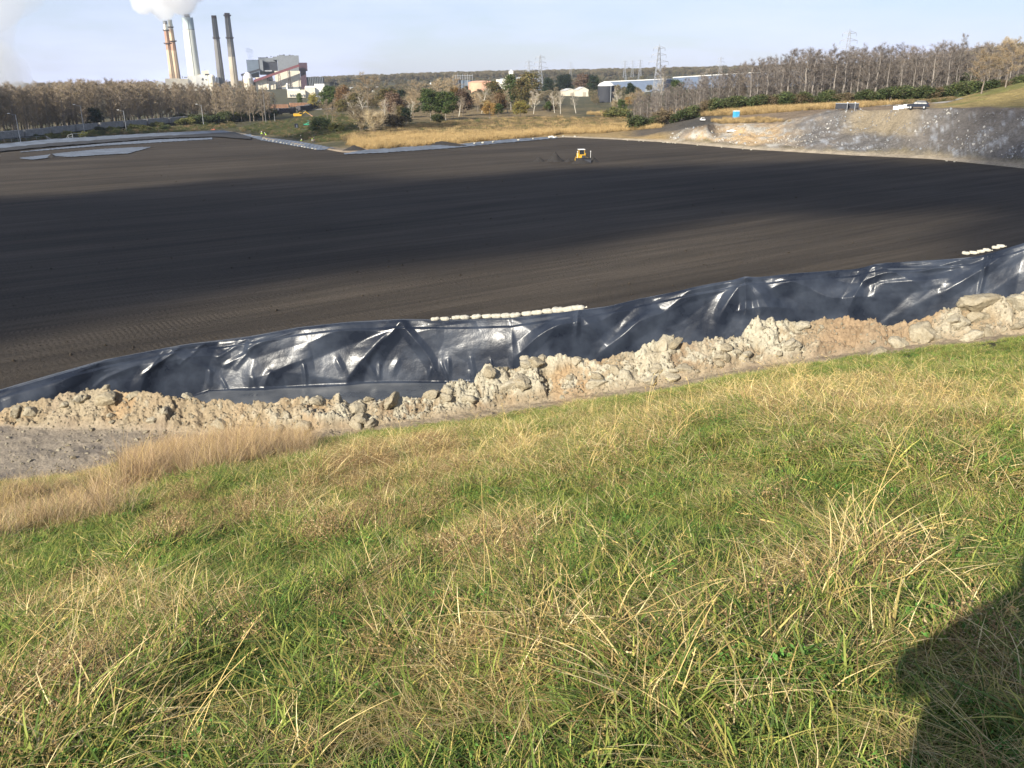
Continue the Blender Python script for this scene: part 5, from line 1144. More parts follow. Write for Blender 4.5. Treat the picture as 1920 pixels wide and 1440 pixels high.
bld('process_building', 'low cream buildings below the two slender chimneys', [('wall', M_CREAM, [(309, 336, 147, None, 1480, 30), (336, 352, 147.5, None, 1478, 30)]), ('upper_wall', M_WHITE, [(351, 367, 142, None, 1482, 30)]), ('roof_units', M_GREYC, [(341, 342.2, 142.5, 147, 1484, 3), (345, 351, 144, 146, 1484, 6)])])
bld('small_building', 'small white building left of the slender chimneys above the trees', [('wall', M_WHITE, [(292, 297, 151, None, 1480, 20), (297, 306, 152.5, None, 1478, 20)])])
bld('hopper_tower', 'small cream tower with a dark platform right of the thick chimney', [('wall', M_CREAM, [(378, 384, 133, 141, 1474, 10), (384, 391, 132, 139, 1474, 10)]), ('deck', M_DARK, [(384, 393, 138.5, 141.5, 1473, 14)]), ('mast', M_GREYC, [(383.6, 384.2, 129.5, 133, 1474, 1)]), ('base', M_CREAM, [(377, 392, 141, None, 1476, 12)])])
def tank(name, label, px0, px1, yt, yb, d, m, dome=0.0, dm=None, cat='tank', legs=False):
    a, c = at(px0, yt, d), at(px1, yt, d); mdl = (a + c) / 2; r = (a - c).length / 2; z1 = mdl.z; z0 = 0.0 if yb is None else at((px0 + px1) / 2, yb, d).z; z0 = max(z0, Hs(mdl.x, mdl.y)) if not legs else z0
    e = empty(name, (mdl.x, mdl.y, z0), 0, label, cat); b = MB(); h = z1 - z0
    b.lathe([(r, 0), (r, h * .5), (r * 1.01, h * .5), (r * 1.01, h * .52), (r, h * .52), (r, h)], n=36); b.build('shell', m, e)
    b = MB(); b.lathe([(r * 1.02, h), (r * 1.02, h + .25), (r * .75, h + .25 + dome * .6), (r * .35, h + .25 + dome * .92), (0.05, h + .25 + dome)], n=36); b.build('roof', dm or m, e)
    b = MB(); b.tube([(r * .5, -r * 1.03 + r * .1, 0), (r * .5, -r * 1.03 + r * .1, h)], .25 * max(1, r / 8), 4); b.build('ladder', M_STEEL, e); return e
tank('silo', 'cream silo right of the scrubber building', 390, 403, 143.5, None, 1470, M_CREAM, 3, cat='silo'); tank('silo', 'small white silo beside the dark grey chimney', 404, 410, 147, None, 1475, M_WHITE, 2, cat='silo')
tank('dome_tank', 'white domed vessel left of the plant hall', 456, 474, 147, None, 1488, M_CREAM, 9, M_WHITE); tank('silo', 'tall narrow white silo at the foot of the cream wall', 536, 540.5, 158.5, None, 1485, M_WHITE, 2, cat='silo'); tank('silo', 'pale vertical tank under the maroon conveyor', 500.5, 505.5, 160, None, 1480, M_CREAM, 2, cat='silo')
tank('storage_tank', 'wide orange storage tank in the centre distance', 878, 928, 154.5, None, 900, M_ORT, 1.5); tank('storage_tank', 'dark small tank left of the orange tank', 851, 864, 151, None, 940, M_DARK, 1.5)
tank('storage_tank', 'black round tank with a white dome right of the gabled sheds', 1121, 1152, 161, None, 640, M_DARK, 2.6, M_WP)
tank('storage_tank', 'cream cylinder tank beside the white plant blocks', 947, 968, 143.5, None, 890, M_CREAM, 1.5)
bld('industrial_plant', 'white industrial plant blocks with a tall narrow tower', [('wall', M_WHITE, [(930, 950, 149, None, 905, 20)]), ('tower', M_WP, [(954, 962, 133, 143, 895, 8), (957, 959.5, 131, 133, 895, 3)]), ('rear_wall', M_GREYC, [(938, 947, 146.5, 149, 915, 12)])])
bld('long_shed', 'pale grey long building right of the white plant tower', [('wall', M_STEEL, [(968, 990, 144.5, None, 930, 30), (990, 1008, 146, None, 925, 30)]), ('base', M_GREYB, [(1000, 1012, 150, None, 915, 20)])])
bld('distant_works', 'long white building under the far ridge at left of centre', [('wall', M_WHITE, [(648, 680, 164.5, None, 1200, 30), (695, 712, 163, None, 1210, 30)]), ('roof', M_GREYC, [(648, 712, 163.5, 165, 1215, 40)])])
bld('distant_house', 'tiny white building on the far ridge slope', [('wall', M_WP, [(806, 816, 155, 158, 1500, 20)])])
def shed(label, px, py, wpx, hpx, dp=14):
    p = G(px, py); d = math.hypot(p.x, p.y); w_ = wpx * d / FPX / 1.07; h = hpx * d / FPX / 1.07; e = empty('shed', p, -math.atan2(p.x, p.y) + .25, label, 'shed')
    b = MB(); b.box((0, dp / 2, h * .35), (w_, dp, h * .7)); b.prism([(-w_ / 2, h * .7), (w_ / 2, h * .7), (0, h * .97)], 0.01, dp - .01); b.build('wall', M_CREAM, e)
    b = MB()
    for s_ in (-1, 1): b.add([(0, -.4, h * .975 + .1), (0, dp + .4, h * .975 + .1), (s_ * (w_ / 2 + .4), dp + .4, h * .67 + .1), (s_ * (w_ / 2 + .4), -.4, h * .67 + .1), (0, -.4, h * .975 + .3), (0, dp + .4, h * .975 + .3), (s_ * (w_ / 2 + .4), dp + .4, h * .67 + .3), (s_ * (w_ / 2 + .4), -.4, h * .67 + .3)], [(0, 1, 2, 3), (7, 6, 5, 4), (0, 4, 5, 1), (2, 6, 7, 3), (1, 5, 6, 2), (0, 3, 7, 4)])
    b.build('roof', M_TRUCKW, e); b = MB(); b.box((w_ * .08, -.05, h * .24), (w_ * .32, .12, h * .46)); b.build('door', M_CONC2, e)
shed('left cream gabled shed behind the white leafless trees', 1071, 180, 22, 13, 20); shed('right cream gabled shed with a brown door', 1094, 181, 20, 17, 16); shed('low cream shed below the long pale building', 998, 183, 26, 11, 16)
# long warehouse with pale roof edge
def wall_run(name, label, a, b_, m, rm, thick=50):
    A, B_ = at(*a), at(*b_); e = empty(name, (A.x, A.y, 0), 0, label, 'warehouse'); d_ = Vector((B_.x - A.x, B_.y - A.y, 0)); L = d_.length; u = d_.normalized(); n = Vector((-u.y, u.x, 0)); 
    if n.y < 0: n = -n
    def slab(z0, z1, ex):
        V = []
        for z in (0, 1):
            for p_, q_ in ((0, -ex), (1, -ex), (1, thick), (0, thick)):
                zz2 = (A.z if p_ == 0 else B_.z); V.append(u * (L * p_) + n * q_ + Vector((0, 0, z0 if z == 0 and z0 is not None else (zz2 + (z1 if z else 0)))))
        return V
    F = [(3, 2, 1, 0), (4, 5, 6, 7), (0, 1, 5, 4), (1, 2, 6, 5), (2, 3, 7, 6), (3, 0, 4, 7)]
    b = MB(); b.add(slab(0, 0, 0), F); b.build('wall', m, e); b = MB(); b.add(slab(None, .7, .5), F); b.build('roof', rm, e)
    b = MB()
    for k in range(int(L / 14)): c = u * (7 + 14 * k) - n * .15; b.box((c.x, c.y, 3), (5, .3, 4), math.atan2(u.y, u.x))
    b.build('dock_doors', M_GREYC, e)
wall_run('warehouse', 'long blue walled warehouse with a white roof edge behind the bare trees', (1132, 154, 980), (1245, 149, 960), M_BLUEW, M_WP); wall_run('warehouse', 'second long blue warehouse glimpsed through the right wood', (1262, 146, 900), (1540, 129, 820), M_BLUEW, M_WP)
e = bld('substation', 'grey lattice substation in front of the ridge left of the orange tank', [('busbars', M_STEEL, [(848, 886, 141.5, 142.2, 1000, 1), (848, 880, 146, 146.6, 1010, 1)]), ('post', M_STEEL, [(849 + 4.5 * k, 849.7 + 4.5 * k, 138.5 + (k % 2) * 2, None, 1000 + (k % 3) * 8, .8) for k in range(9)]), ('equipment', M_GREYB, [(862, 884, 150.5, None, 1005, 10)])])

# pylons
def pylon(px, yt, d, label):
    t = at(px, yt, d); base = Hs(t.x, t.y); h = t.z - base; e = empty('pylon', (t.x, t.y, base), -math.atan2(t.x, t.y) + random.uniform(-.3, .3), label, 'pylon', ); th = h * .004 + .04
    def half(f): return h * (.085 * (1 - f) ** 1.3 + .012)
    b = MB(); fs = list(np.linspace(0, .95, 11))
    for sx, sy in ((1, 1), (1, -1), (-1, 1), (-1, -1)): b.tube([(sx * half(f), sy * half(f), h * f) for f in fs], th, 4)
    b.tube([(0, 0, h * .93), (0, 0, h)], th, 4)
    for i in range(10):
        f0, f1 = fs[i], fs[i + 1]; a, c = half(f0), half(f1)
        for s_ in (-1, 1):
            b.tube([(-a, s_ * a, h * f0), (c, s_ * c, h * f1)], th * .6, 3); b.tube([(a, s_ * a, h * f0), (-c, s_ * c, h * f1)], th * .6, 3); b.tube([(s_ * a, -a, h * f0), (s_ * c, c, h * f1)], th * .6, 3); b.tube([(s_ * a, a, h * f0), (s_ * c, -c, h * f1)], th * .6, 3)
    b.build('lattice', M_STEELD, e)
    for f, L in ((.66, .20), (.79, .15), (.92, .12)):
        b = MB()
        for s_ in (-1, 1):
            z = h * f; w_ = half(f); b.tube([(s_ * w_, w_, z), (s_ * h * L, 0, z + h * .008)], th * .8, 3); b.tube([(s_ * w_, -w_, z), (s_ * h * L, 0, z + h * .008)], th * .8, 3); b.tube([(s_ * w_, 0, z + h * .045), (s_ * h * L, 0, z + h * .008)], th * .8, 3); b.tube([(s_ * h * L, 0, z), (s_ * h * L, 0, z - h * .05)], th * .9, 3)
        b.build('crossarm', M_STEELD, e)
M_STEELD = P2('weathered_steel', (0.30, 0.31, 0.33), .7)
for px, yt, d, lb in ((1013, 101.5, 880, 'tallest of the pylons near the pale plant in the centre'), (991.5, 112, 1150, 'smaller pylon left of the tallest central one'), (1236.5, 83, 700, 'pylon rising behind the left end of the right wood'), (1594, 54, 760, 'pale hazy pylon rising above the middle of the right wood'),
                      (1070, 116, 1900, 'very faint pylon right of the central pair'), (1172, 113, 1700, 'first of three tiny faint pylons left of the wood pylon'), (1186.5, 112, 1700, 'second of three tiny faint pylons left of the wood pylon'), (1201, 111, 1700, 'third of three tiny faint pylons left of the wood pylon'), (1352, 106, 1500, 'tiny pylon top showing above the trees of the right wood')): pylon(px, yt, d, lb)

# lamp posts and poles
def post(px, yb, yt, label, arm=0, r=.14, m=None, name='lamp_post', cat='lamp post', d=None, twin=False):
    p = G(px, yb) if d is None else sink(px, d); dd_ = math.hypot(p.x, p.y); top = at(px, yt, dd_); h = top.z - p.z; e = empty(name, p, -math.atan2(p.x, p.y), label, cat); b = MB(); b.tube([(0, 0, -.3), (0, 0, h * .5), (0, 0, h)], [r * 1.3, r, r * .7], 8); b.build('post', m or M_STEEL, e)
    if arm:
        for s_ in ((1, -1) if twin else (arm,)):
            b = MB(); pts = [(s_ * 1.9 * math.sin(t), 0, h - .1 + .7 * (1 - math.cos(t)) * .9) for t in np.linspace(0, PI / 2, 6)]; b.tube(pts, .07, 6); b.build('arm', m or M_STEEL, e); b = MB(); b.box((s_ * 2.3, 0, h + .48), (1.0, .38, .2), ch=.05); b.build('lamp_head', M_WP, e)
    elif name == 'utility_pole': b = MB(); b.box((0, 0, h - .9), (2.4, .12, .14)); b.build('crossarm', m, e)
post(22, 247, 215, 'curved arm lamp post at the far left before the woods', -1, d=404); post(147, 236, 198, 'straight lamp post below the yellow leaved tree', -1, .12, d=432); post(227, 234, 208, 'lamp post between the dark evergreen and the wagons', -1, .12, d=462)
post(375, 222, 197, 'lamp post with its arm to the left in front of the lit wood', -1, .12, d=500); post(602, 206, 182, 'twin armed lamp post on the plant road', 1, .14, twin=True); post(499, 232, 152, 'tall thin dark pole in front of the power plant', 0, .16, M_CONC, 'pole', 'pole'); post(515.5, 228, 212, 'short thin pole right of the tall dark pole', 0, .1, M_STEEL, 'pole', 'pole')
post(796, 190, 150, 'wooden utility pole left of the big green trees', 0, .22, M_WOODP, 'utility_pole', 'pole')

# rail wagons
def wagon_proto(m, n):
    e = empty('rail_wagon', (0, 0, 0), 0, 'x', 'rail wagon'); L, Wd, Hh = 15.6, 3.0, 3.3; b = MB(); b.box((0, 0, 2.55), (L, Wd - .16, 2.5), ch=.04)
    for k in range(n): x = -L / 2 + .3 + (L - .6) * k / (n - 1); b.box((x, -Wd / 2 + .02, 2.5), (.22, .18, 2.4)); b.box((x, Wd / 2 - .02, 2.5), (.22, .18, 2.4))
    b.box((0, 0, 3.84), (L + .1, Wd + .08, .16)); b.build('body', m, e); b = MB(); b.box((0, 0, 1.15), (L + .4, 1.6, .34)); b.build('sill', M_WAGD, e)
    b = MB()
    for x in np.linspace(-6.6, 6.6, 5): b.lathe([(1.1, 3.72), (.7, 3.98), (.2, 4.12), (.02, 4.14)], (x, 0, .0), 10)
    b.build('load', M_CONC, e)
    for x in (-5.6, 5.6):
        b = MB(); b.box((x, 0, .72), (2.6, 2.0, .4)); bo = b.build('bogie', M_WAGD, e)
        for dx in (-.9, .9):
            b = MB()
            for s_ in (-1, 1): b.tube([(x + dx, s_ * .7, .46), (x + dx, s_ * .84, .46)], .46, 14)
            b.build('wheel', M_BLACK, bo)
    return e
wg = wagon_proto(M_WAG, 15); wr = wagon_proto(M_WAGR, 7); wd = wagon_proto(M_WAGD, 9)
def train(proto_, W, label, group, nmax=14):
    L = [0]
    for i in range(1, len(W)): L.append(L[-1] + (W[i] - W[i - 1]).length)
    s_ = 0.0; k = 0
    while s_ < L[-1] and k < nmax:
        x = float(np.interp(s_, L, [q.x for q in W])); y = float(np.interp(s_, L, [q.y for q in W])); x2 = float(np.interp(s_ + 1, L, [q.x for q in W])); y2 = float(np.interp(s_ + 1, L, [q.y for q in W]))
        x3 = float(np.interp(s_ - 1, L, [q.x for q in W])); y3 = float(np.interp(s_ - 1, L, [q.y for q in W]))
        o = proto_ if k == 0 else copy_tree(proto_); o.location = (x, y, Hs(x, y) + .1); o.rotation_euler = (0, 0, math.atan2(y2 - y3, x2 - x3)); tag(o, label, 'rail wagon', group); s_ += 16.9; k += 1
def zpath(pts, z):
    W = []
    for px, py in pts: a, d = atz(px, py, z); W.append(Vector((d * math.sin(a), d * math.cos(a), 0)))
    return W
train(wg, zpath([(-60, 251), (0, 247.5), (165, 233.5), (250, 227.5), (340, 221)], -1.1), 'grey ribbed open rail wagon in the train along the left wood', 'ribbed rail wagons')
train(wr, zpath([(520, 199), (566, 198)], -0.3), 'rust coloured open rail wagon behind the dark ones', 'rust coloured rail wagons', 4); train(wd, zpath([(470, 210), (520, 207), (570, 204.5), (592, 201), (597, 198)], -0.6), 'dark rail wagon in the curved train before the plant', 'dark rail wagons', 12)

# ================================================================== THINGS ROUND THE PIT
def place(px, py, d=None): return G(px, py) if d is None else sink(px, d)
# exposed liner strips and far edge bags
def strip(name, label, top, bot, m, lift=.10, n=90, cat='liner'):
    """flat sheet on the ash between two pixel polylines"""
    x0, x1 = top[0][0], top[-1][0]; V = []; rs = np.linspace(x0, x1, n)
    for j in range(5):
        t = j / 4
        for x in rs:
            ya = np.interp(x, [a for a, _ in top], [b for _, b in top]); yb = np.interp(x, [a for a, _ in bot], [b for _, b in bot]); y = ya + (yb - ya) * t
            a, d = atz(x, y, 0.15); X_, Y_ = d * math.sin(a), d * math.cos(a); V.append((X_, Y_, max(Hs(X_, Y_), 0.0) + lift + .05 * math.sin(x * .9 + j) + .06 * random.random()))
    o = link(name, npmesh(name, np.array(V), grid_faces(5, n)[:, ::-1], True), m); return tag(o, label, cat)
strip('liner_strip', 'blue grey plastic strip beside the two lime vested workers', [(455, 251.5), (490, 256), (560, 265), (600, 272), (628, 277.5)], [(455, 252.5), (490, 263), (560, 275), (598, 281.5), (628, 278.5)], M_SHEET)
strip('liner_strip', 'narrow pale blue plastic strip along the straw grass edge', [(645, 287), (720, 280), (860, 272), (950, 263.5), (1045, 257.5)], [(645, 289), (720, 286), (860, 276.5), (950, 267), (1045, 259)], M_SHEET)
strip('liner_strip', 'long upper grey plastic strip at the far left of the ash field', [(38, 284), (110, 276.5), (190, 269.5), (300, 261), (398, 258)], [(38, 285.5), (110, 279.5), (190, 273), (300, 266.5), (398, 261.5)], M_SHEET)
strip('liner_strip', 'lower grey plastic strip tapering below the long upper one', [(38, 295.5), (80, 291), (110, 287), (190, 279.5), (260, 276), (282, 275.5)], [(38, 297), (60, 299), (84, 296.5), (104, 292), (130, 294), (190, 290), (240, 287.5), (282, 276.5)], M_SHEET)
strip('liner_strip', 'grey plastic strip along the far left bank of the pit', [(-60, 280), (0, 272), (100, 262), (300, 250.5), (420, 245), (448, 250)], [(-60, 285), (0, 277.5), (100, 268), (300, 255), (420, 248), (448, 251.5)], M_SHEET)
strip('dark_ash_bank', 'dark band of fresh ash below the far left bank', [(-60, 286), (0, 279), (100, 269), (300, 256), (440, 248.5), (470, 258)], [(-60, 294), (0, 285), (100, 275), (300, 260), (400, 257), (470, 262)], P2('fresh_ash', (0.018, 0.017, 0.017), .95, .2, 1.), .3, cat='ash bank')
for k in range(16): q = atz(493 + k * 6.6 + random.uniform(-1, 1), 261.5 + k * 1.28, 0.2); put_bag((q[1] * math.sin(q[0]), q[1] * math.cos(q[0]), .35), random.uniform(0, 3), k, 'tiny white sandbag in the line along the blue grey plastic strip', 'sandbags along the blue grey strip', 1.0, False)
for k in range(18): px = random.choice([random.uniform(1175, 1270), random.uniform(1175, 1420), random.uniform(1740, 1800)]); y_ = float(np.interp(px, [1060, 1150, 1250, 1400, 1600, 1750, 1920], [258, 262, 268, 281, 293, 300, 318])); q = atz(px, y_ + .8, 0.2); put_bag((q[1] * math.sin(q[0]), q[1] * math.cos(q[0]), .4), random.uniform(0, 3), k, 'tiny white sandbag on the far edge of the ash field before the embankment', 'sandbags along the far edge', random.uniform(.5, .9), False)
for k, px in enumerate((890, 905, 925, 972, 1000, 1030, 1034, 1042, 1056, 1078)): y_ = float(np.interp(px, [800, 950, 1060, 1150], [279, 267, 258, 262])) - 1.5; q = atz(px, y_, 0.3); put_bag((q[1] * math.sin(q[0]), q[1] * math.cos(q[0]), .55), random.uniform(0, 3), k, 'small white bag on the pale strip at the straw grass edge', 'bags on the straw grass edge', 1.5, False)
# ash piles
M_PILE = P2('loose_ash', (0.024, 0.021, 0.019), .95, .25, 2., bmp=.8)
def pile(px, py, wpx, hpx, label, el=1.0, rz=0.0, seed=1):
    p = place(px, py); d = math.hypot(p.x, p.y); w_ = wpx * d / FPX / 1.07; h = hpx * d / FPX * 1.3; n = 40; V = []
    for j in range(n):
        for i in range(n):
            x, y = (i / (n - 1) - .5) * 2, (j / (n - 1) - .5) * 2; r = math.hypot(x, y); 
            V.append((x * w_ / 2, y * w_ / 2 * el, r))
    V = np.array(V); nn_ = fbm(V[:, 0] * .9 + seed * 9, V[:, 1] * .9, 0, seed, 4, .6); V[:, 2] = np.clip(h * (1.04 - V[:, 2] ** .9 * 1.04) + nn_ * h * .22 * (1 - V[:, 2]), -.4, 99)
    o = link('ash_pile', npmesh('ash_pile', V, grid_faces(n, n), True), M_PILE, None, p - Vector((0, 0, .1))); o.rotation_euler = (0, 0, rz); return tag(o, label, 'ash pile')
pile(1041, 303, 36, 13, 'tall conical black ash pile left of the yellow bulldozer', seed=1); pile(1011, 303, 26, 7, 'low ash pile at the left of the conical pile', seed=2); pile(1112, 304, 26, 8, 'pointed ash pile at the right of the bulldozer', seed=3); pile(1090, 306.5, 44, 8, 'long dark heap of ash pushed up in front of the bulldozer', .5, seed=4); pile(1066, 304, 18, 5, 'small dark heap between the conical pile and the bulldozer', seed=5)
pile(98, 296, 22, 4.5, 'low black mound on the lower grey strip at left', seed=6); pile(665, 283, 50, 8, 'long low brown bank between the two plastic strips', .4, seed=8); pile(830, 272, 90, 5.5, 'low brown mound in front of the straw grass', .3, seed=9)

# bulldozer facing the camera
def bulldozer():
    p = place(1091, 304.5); p.z -= .05; e = empty('bulldozer', p, -math.atan2(p.x, p.y) + .22, 'yellow bulldozer pushing black ash in the middle of the field', 'bulldozer'); e.scale = (.88,) * 3
    for s_ in (-1, 1):
        b = MB(); x = s_ * 1.15; pts = [(-1.7, .15), (-2.1, .55), (-1.9, .95), (1.7, 1.05), (2.1, .65), (1.8, .15)]
        b.add([(x + dx, y, z) for dx in (-.29, .29) for y, z in pts], [tuple(range(6)), tuple(range(11, 5, -1))] + [(k, k + 6, (k + 1) % 6 + 6, (k + 1) % 6) for k in range(6)])
        for k in range(14): b.box((x, -1.7 + k * .27, 1.03), (.66, .07, .07)); b.box((x, -1.7 + k * .27, .13), (.66, .07, .07))
        t = b.build('track', M_BLACK, e)
        b = MB()
        for y, r in ((-1.62, .38), (1.62, .4)): b.tube([(x - .31, y, .6), (x + .31, y, .6)], r, 16)
        b.build('sprocket', M_YEL, t); b = MB(); b.box((x, .5, 1.14), (.62, 2.6, .12), ch=.02); b.build('fender', M_YEL, e)
    b = MB(); b.box((0, -.75, 1.45), (1.05, 1.9, 1.0), ch=.08); b.box((0, .9, 1.15), (1.5, 1.6, .7), ch=.05); b.build('hood', M_YEL, e); b = MB(); b.box((0, -1.73, 1.45), (.85, .06, .8)); b.build('grille', M_DARK, e)
    b = MB()
    for x in (-.72, .72):
        for y in (.2, 1.5): b.box((x, y, 2.35), (.1, .1, 1.5))
    c_ = b.build('cab_frame', M_YEL, e); b = MB(); b.box((0, .85, 2.3), (1.36, 1.22, 1.3), ch=.04); b.build('cab_glass', M_GLASS, c_); b = MB(); b.box((0, .85, 3.14), (1.75, 1.7, .14), ch=.05); b.build('cab_roof', M_WP, c_)
    for x in (-.62, .62): b = MB(); b.box((x * 1.5, .9, 1.75), (.36, 1.5, .9), ch=.06); b.build('side_tank', M_YEL, e)
    b = MB(); b.tube([(.32, -.6, 1.9), (.32, -.6, 2.75), (.32, -.7, 2.85)], .06, 8); b.build('exhaust', M_DARK, e)
    b = MB(); n = 8; V = []
    for i in range(n + 1): t = i / n; z = .1 + 1.2 * t; y = -2.75 + .25 * (2 * t - 1) ** 2 * -1 + .2; V += [(-1.85, y, z), (1.85, y, z), (1.85, y + .08, z), (-1.85, y + .08, z)]
    F = []
    for i in range(n):
        for k in range(4): F.append((i * 4 + k, i * 4 + (k + 1) % 4, i * 4 + 4 + (k + 1) % 4, i * 4 + 4 + k))
    b.add(V, F + [(0, 3, 2, 1), (n * 4, n * 4 + 1, n * 4 + 2, n * 4 + 3)]); bl = b.build('blade', M_DARK, e)
    for s_ in (-1, 1):
        b = MB(); b.tube([(s_ * 1.5, -2.5, .5), (s_ * 1.3, -1.0, .55)], .1, 6); b.build('push_arm', M_YEL, e); b = MB(); b.tube([(s_ * 1.72, -2.45, 1.2), (s_ * 1.72, -2.45, 2.85)], .045, 6); ms = b.build('mast', M_WP, bl); b = MB(); b.lathe([(.02, 2.8), (.15, 2.83), (.15, 2.93), (.05, 2.98)], (s_ * 1.72, -2.45, 0), 12); b.build('receiver', M_WP, ms)
    for s_ in (-.5, .5): b = MB(); b.lathe([(.02, 0), (.1, .02), (.1, .1), (.02, .12)], (s_ * .9, .2, 2.98), 8); b.build('work_lamp', M_WP, e)
bulldozer()

# SUV
def suv():
    p = sink(1724, 236); p.z += .12; e = empty('parked_car', p, -math.atan2(p.x, p.y) - .12, 'dark blue estate car parked on the plateau at right', 'car'); W_ = .92
    body = [(-2.4, .45), (-2.42, .75), (-2.3, .98), (-1.35, 1.08), (-1.2, 1.12), (2.25, 1.12), (2.38, .9), (2.4, .45)]
    b = MB(); b.prism(body, -W_, W_); b.build('body', M_NAVY, e)
    b = MB(); n = 4; A = [(-1.25, 1.1), (-.62, 1.66), (1.75, 1.68), (2.2, 1.1)]; V = [(x, -W_ + (.0 if z < 1.3 else .16), z) for x, z in A] + [(x, W_ - (.0 if z < 1.3 else .16), z) for x, z in A]
    b.add(V, [(0, 1, 2, 3), (7, 6, 5, 4), (0, 4, 5, 1), (1, 5, 6, 2), (2, 6, 7, 3), (3, 7, 4, 0)]); b.build('cabin', M_NAVY, e)
    for s_ in (-1, 1):
        for x0, x1, xa, xb in ((-1.02, -.1, -.55, -.1), (-.02, .85, -.02, .85), (.93, 1.95, .93, 1.62)):
            y0 = s_ * (W_ + .004); y1 = s_ * (W_ - .138); b = MB(); V = [(x0, y0 - s_ * .01, 1.16), (x1, y0 - s_ * .01, 1.16), (xb, y1, 1.58), (xa, y1, 1.58)]; b.add(V + [(x, y - s_ * .03, z) for x, y, z in V], [(0, 1, 2, 3), (7, 6, 5, 4), (0, 4, 5, 1), (1, 5, 6, 2), (2, 6, 7, 3), (3, 7, 4, 0)]); b.build('side_window', M_GLASS, e)
        for x in (-1.5, 1.45):
            b = MB(); b.tube([(x, s_ * .72, .36), (x, s_ * .96, .36)], .36, 20); wh = b.build('wheel', M_BLACK, e); b = MB(); b.tube([(x, s_ * .955, .36), (x, s_ * .975, .36)], .23, 16); b.build('rim', M_STEEL, wh)
        b = MB(); b.box((-2.36, s_ * .66, .82), (.12, .36, .16), ch=.03); b.build('headlight', M_WP, e); b = MB(); b.box((2.36, s_ * .78, .92), (.08, .2, .3)); b.build('tail_light', M_RED, e); b = MB(); b.box((-.95, s_ * 1.02, 1.16), (.16, .2, .14), ch=.03); b.build('mirror', M_NAVY, e)
    b = MB(); b.box((-2.42, 0, .5), (.1, 1.7, .22), ch=.03); b.box((2.42, 0, .5), (.1, 1.7, .22), ch=.03); b.build('bumper', M_DARK, e)
    b = MB(); 
    for s_ in (-.6, .6): b.tube([(-.4, s_, 1.75), (1.5, s_, 1.76)], .03, 6)
    b.build('roof_rail', M_STEEL, e)
suv()
# portable toilet
def toilet():
    p = sink(1383, 283); e = empty('portable_toilet', p, -math.atan2(p.x, p.y) + .5, 'bright blue portable toilet standing on straw grass', 'toilet')
    b = MB(); b.box((0, 0, 1.12), (1.5, 1.5, 2.1), ch=.05)
    for x in (-.5, 0, .5): b.box((x, .76, 1.1), (.06, .04, 1.9))
    for y in (-.5, 0, .5): b.box((-.76, y, 1.1), (.04, .06, 1.9)); b.box((.76, y, 1.1), (.04, .06, 1.9))
    b.build('wall', M_BLUEP, e); b = MB(); b.box((0, 0, 2.28), (1.6, 1.6, .24), ch=.1); b.build('roof', M_WP, e); b = MB(); b.box((0, -.77, 1.1), (.9, .05, 1.85), ch=.02); d_ = b.build('door', M_BLUEP, e); b = MB(); b.box((.34, -.81, 1.1), (.08, .04, .2)); b.build('handle', M_WP, d_)
    b = MB(); b.tube([(.55, .55, 2.3), (.55, .55, 2.75)], .06, 8); b.build('vent_pipe', M_DARK, e); b = MB(); b.box((0, 0, .04), (1.55, 1.55, .12)); b.build('skid', M_DARK, e)
toilet()
# dark roll off containers on the plateau
def container(px, d, L, Hh, label, rz, m=M_DARK):
    p = sink(px, d); e = empty('waste_container', p, -math.atan2(p.x, p.y) + rz, label, 'container'); b = MB(); b.box((0, 0, .25 + Hh / 2), (L, 2.3, Hh), ch=.03)
    for k in range(9): b.box((-L / 2 + .3 + (L - .6) * k / 8, -1.18, .25 + Hh / 2), (.12, .1, Hh * .9))
    b.build('body', m, e); b = MB(); b.box((0, 0, .28 + Hh), (L + .1, 2.4, .08)); b.build('rim', M_STEEL, e)
    for x in (-L / 2 + .5, L / 2 - .5): b = MB(); b.tube([(x, -.8, .2), (x, .8, .2)], .2, 10); b.build('roller', M_STEEL, e)
container(1580.5, 256, 3.1, 1.35, 'left of two dark waste containers at the head of the tan slope', -.05); container(1601, 257, 3.1, 1.35, 'right of two dark waste containers at the head of the tan slope', -.02)
container(440, 352, 3.4, 1.5, 'black container standing alone on the far pit bank', 0)
def post_s(px, d, h, label): p = sink(px, d); e = empty('marker_post', p, 0, label, 'post'); b = MB(); b.tube([(0, 0, -.2), (0, 0, h)], .08, 8); b.build('post', M_STEEL, e); b = MB(); b.lathe([(.02, h), (.17, h + .03), (.17, h + .2), (.02, h + .25)], (0, 0, 0), 10); b.build('cap', M_WP, e)
post_s(1591, 254, 1.7, 'grey steel post between the two dark waste containers'); post_s(1605.5, 253, 1.9, 'white capped post at the right end of the dark waste containers')
# white concrete barriers
for k in range(3):
    p = sink(1683 + k * 9.3, 243); b = MB(); b.prism([(-.3, 0), (.3, 0), (.3, .1), (.14, .35), (.1, .85), (-.1, .85), (-.14, .35), (-.3, .1)], -.63, .63); o = b.build('concrete_barrier', M_WP, None, p); o.rotation_euler = (0, 0, PI / 2 - math.atan2(p.x, p.y)); tag(o, 'white concrete barrier in the short row beside the dark blue car', 'barrier', 'white barriers beside the car')
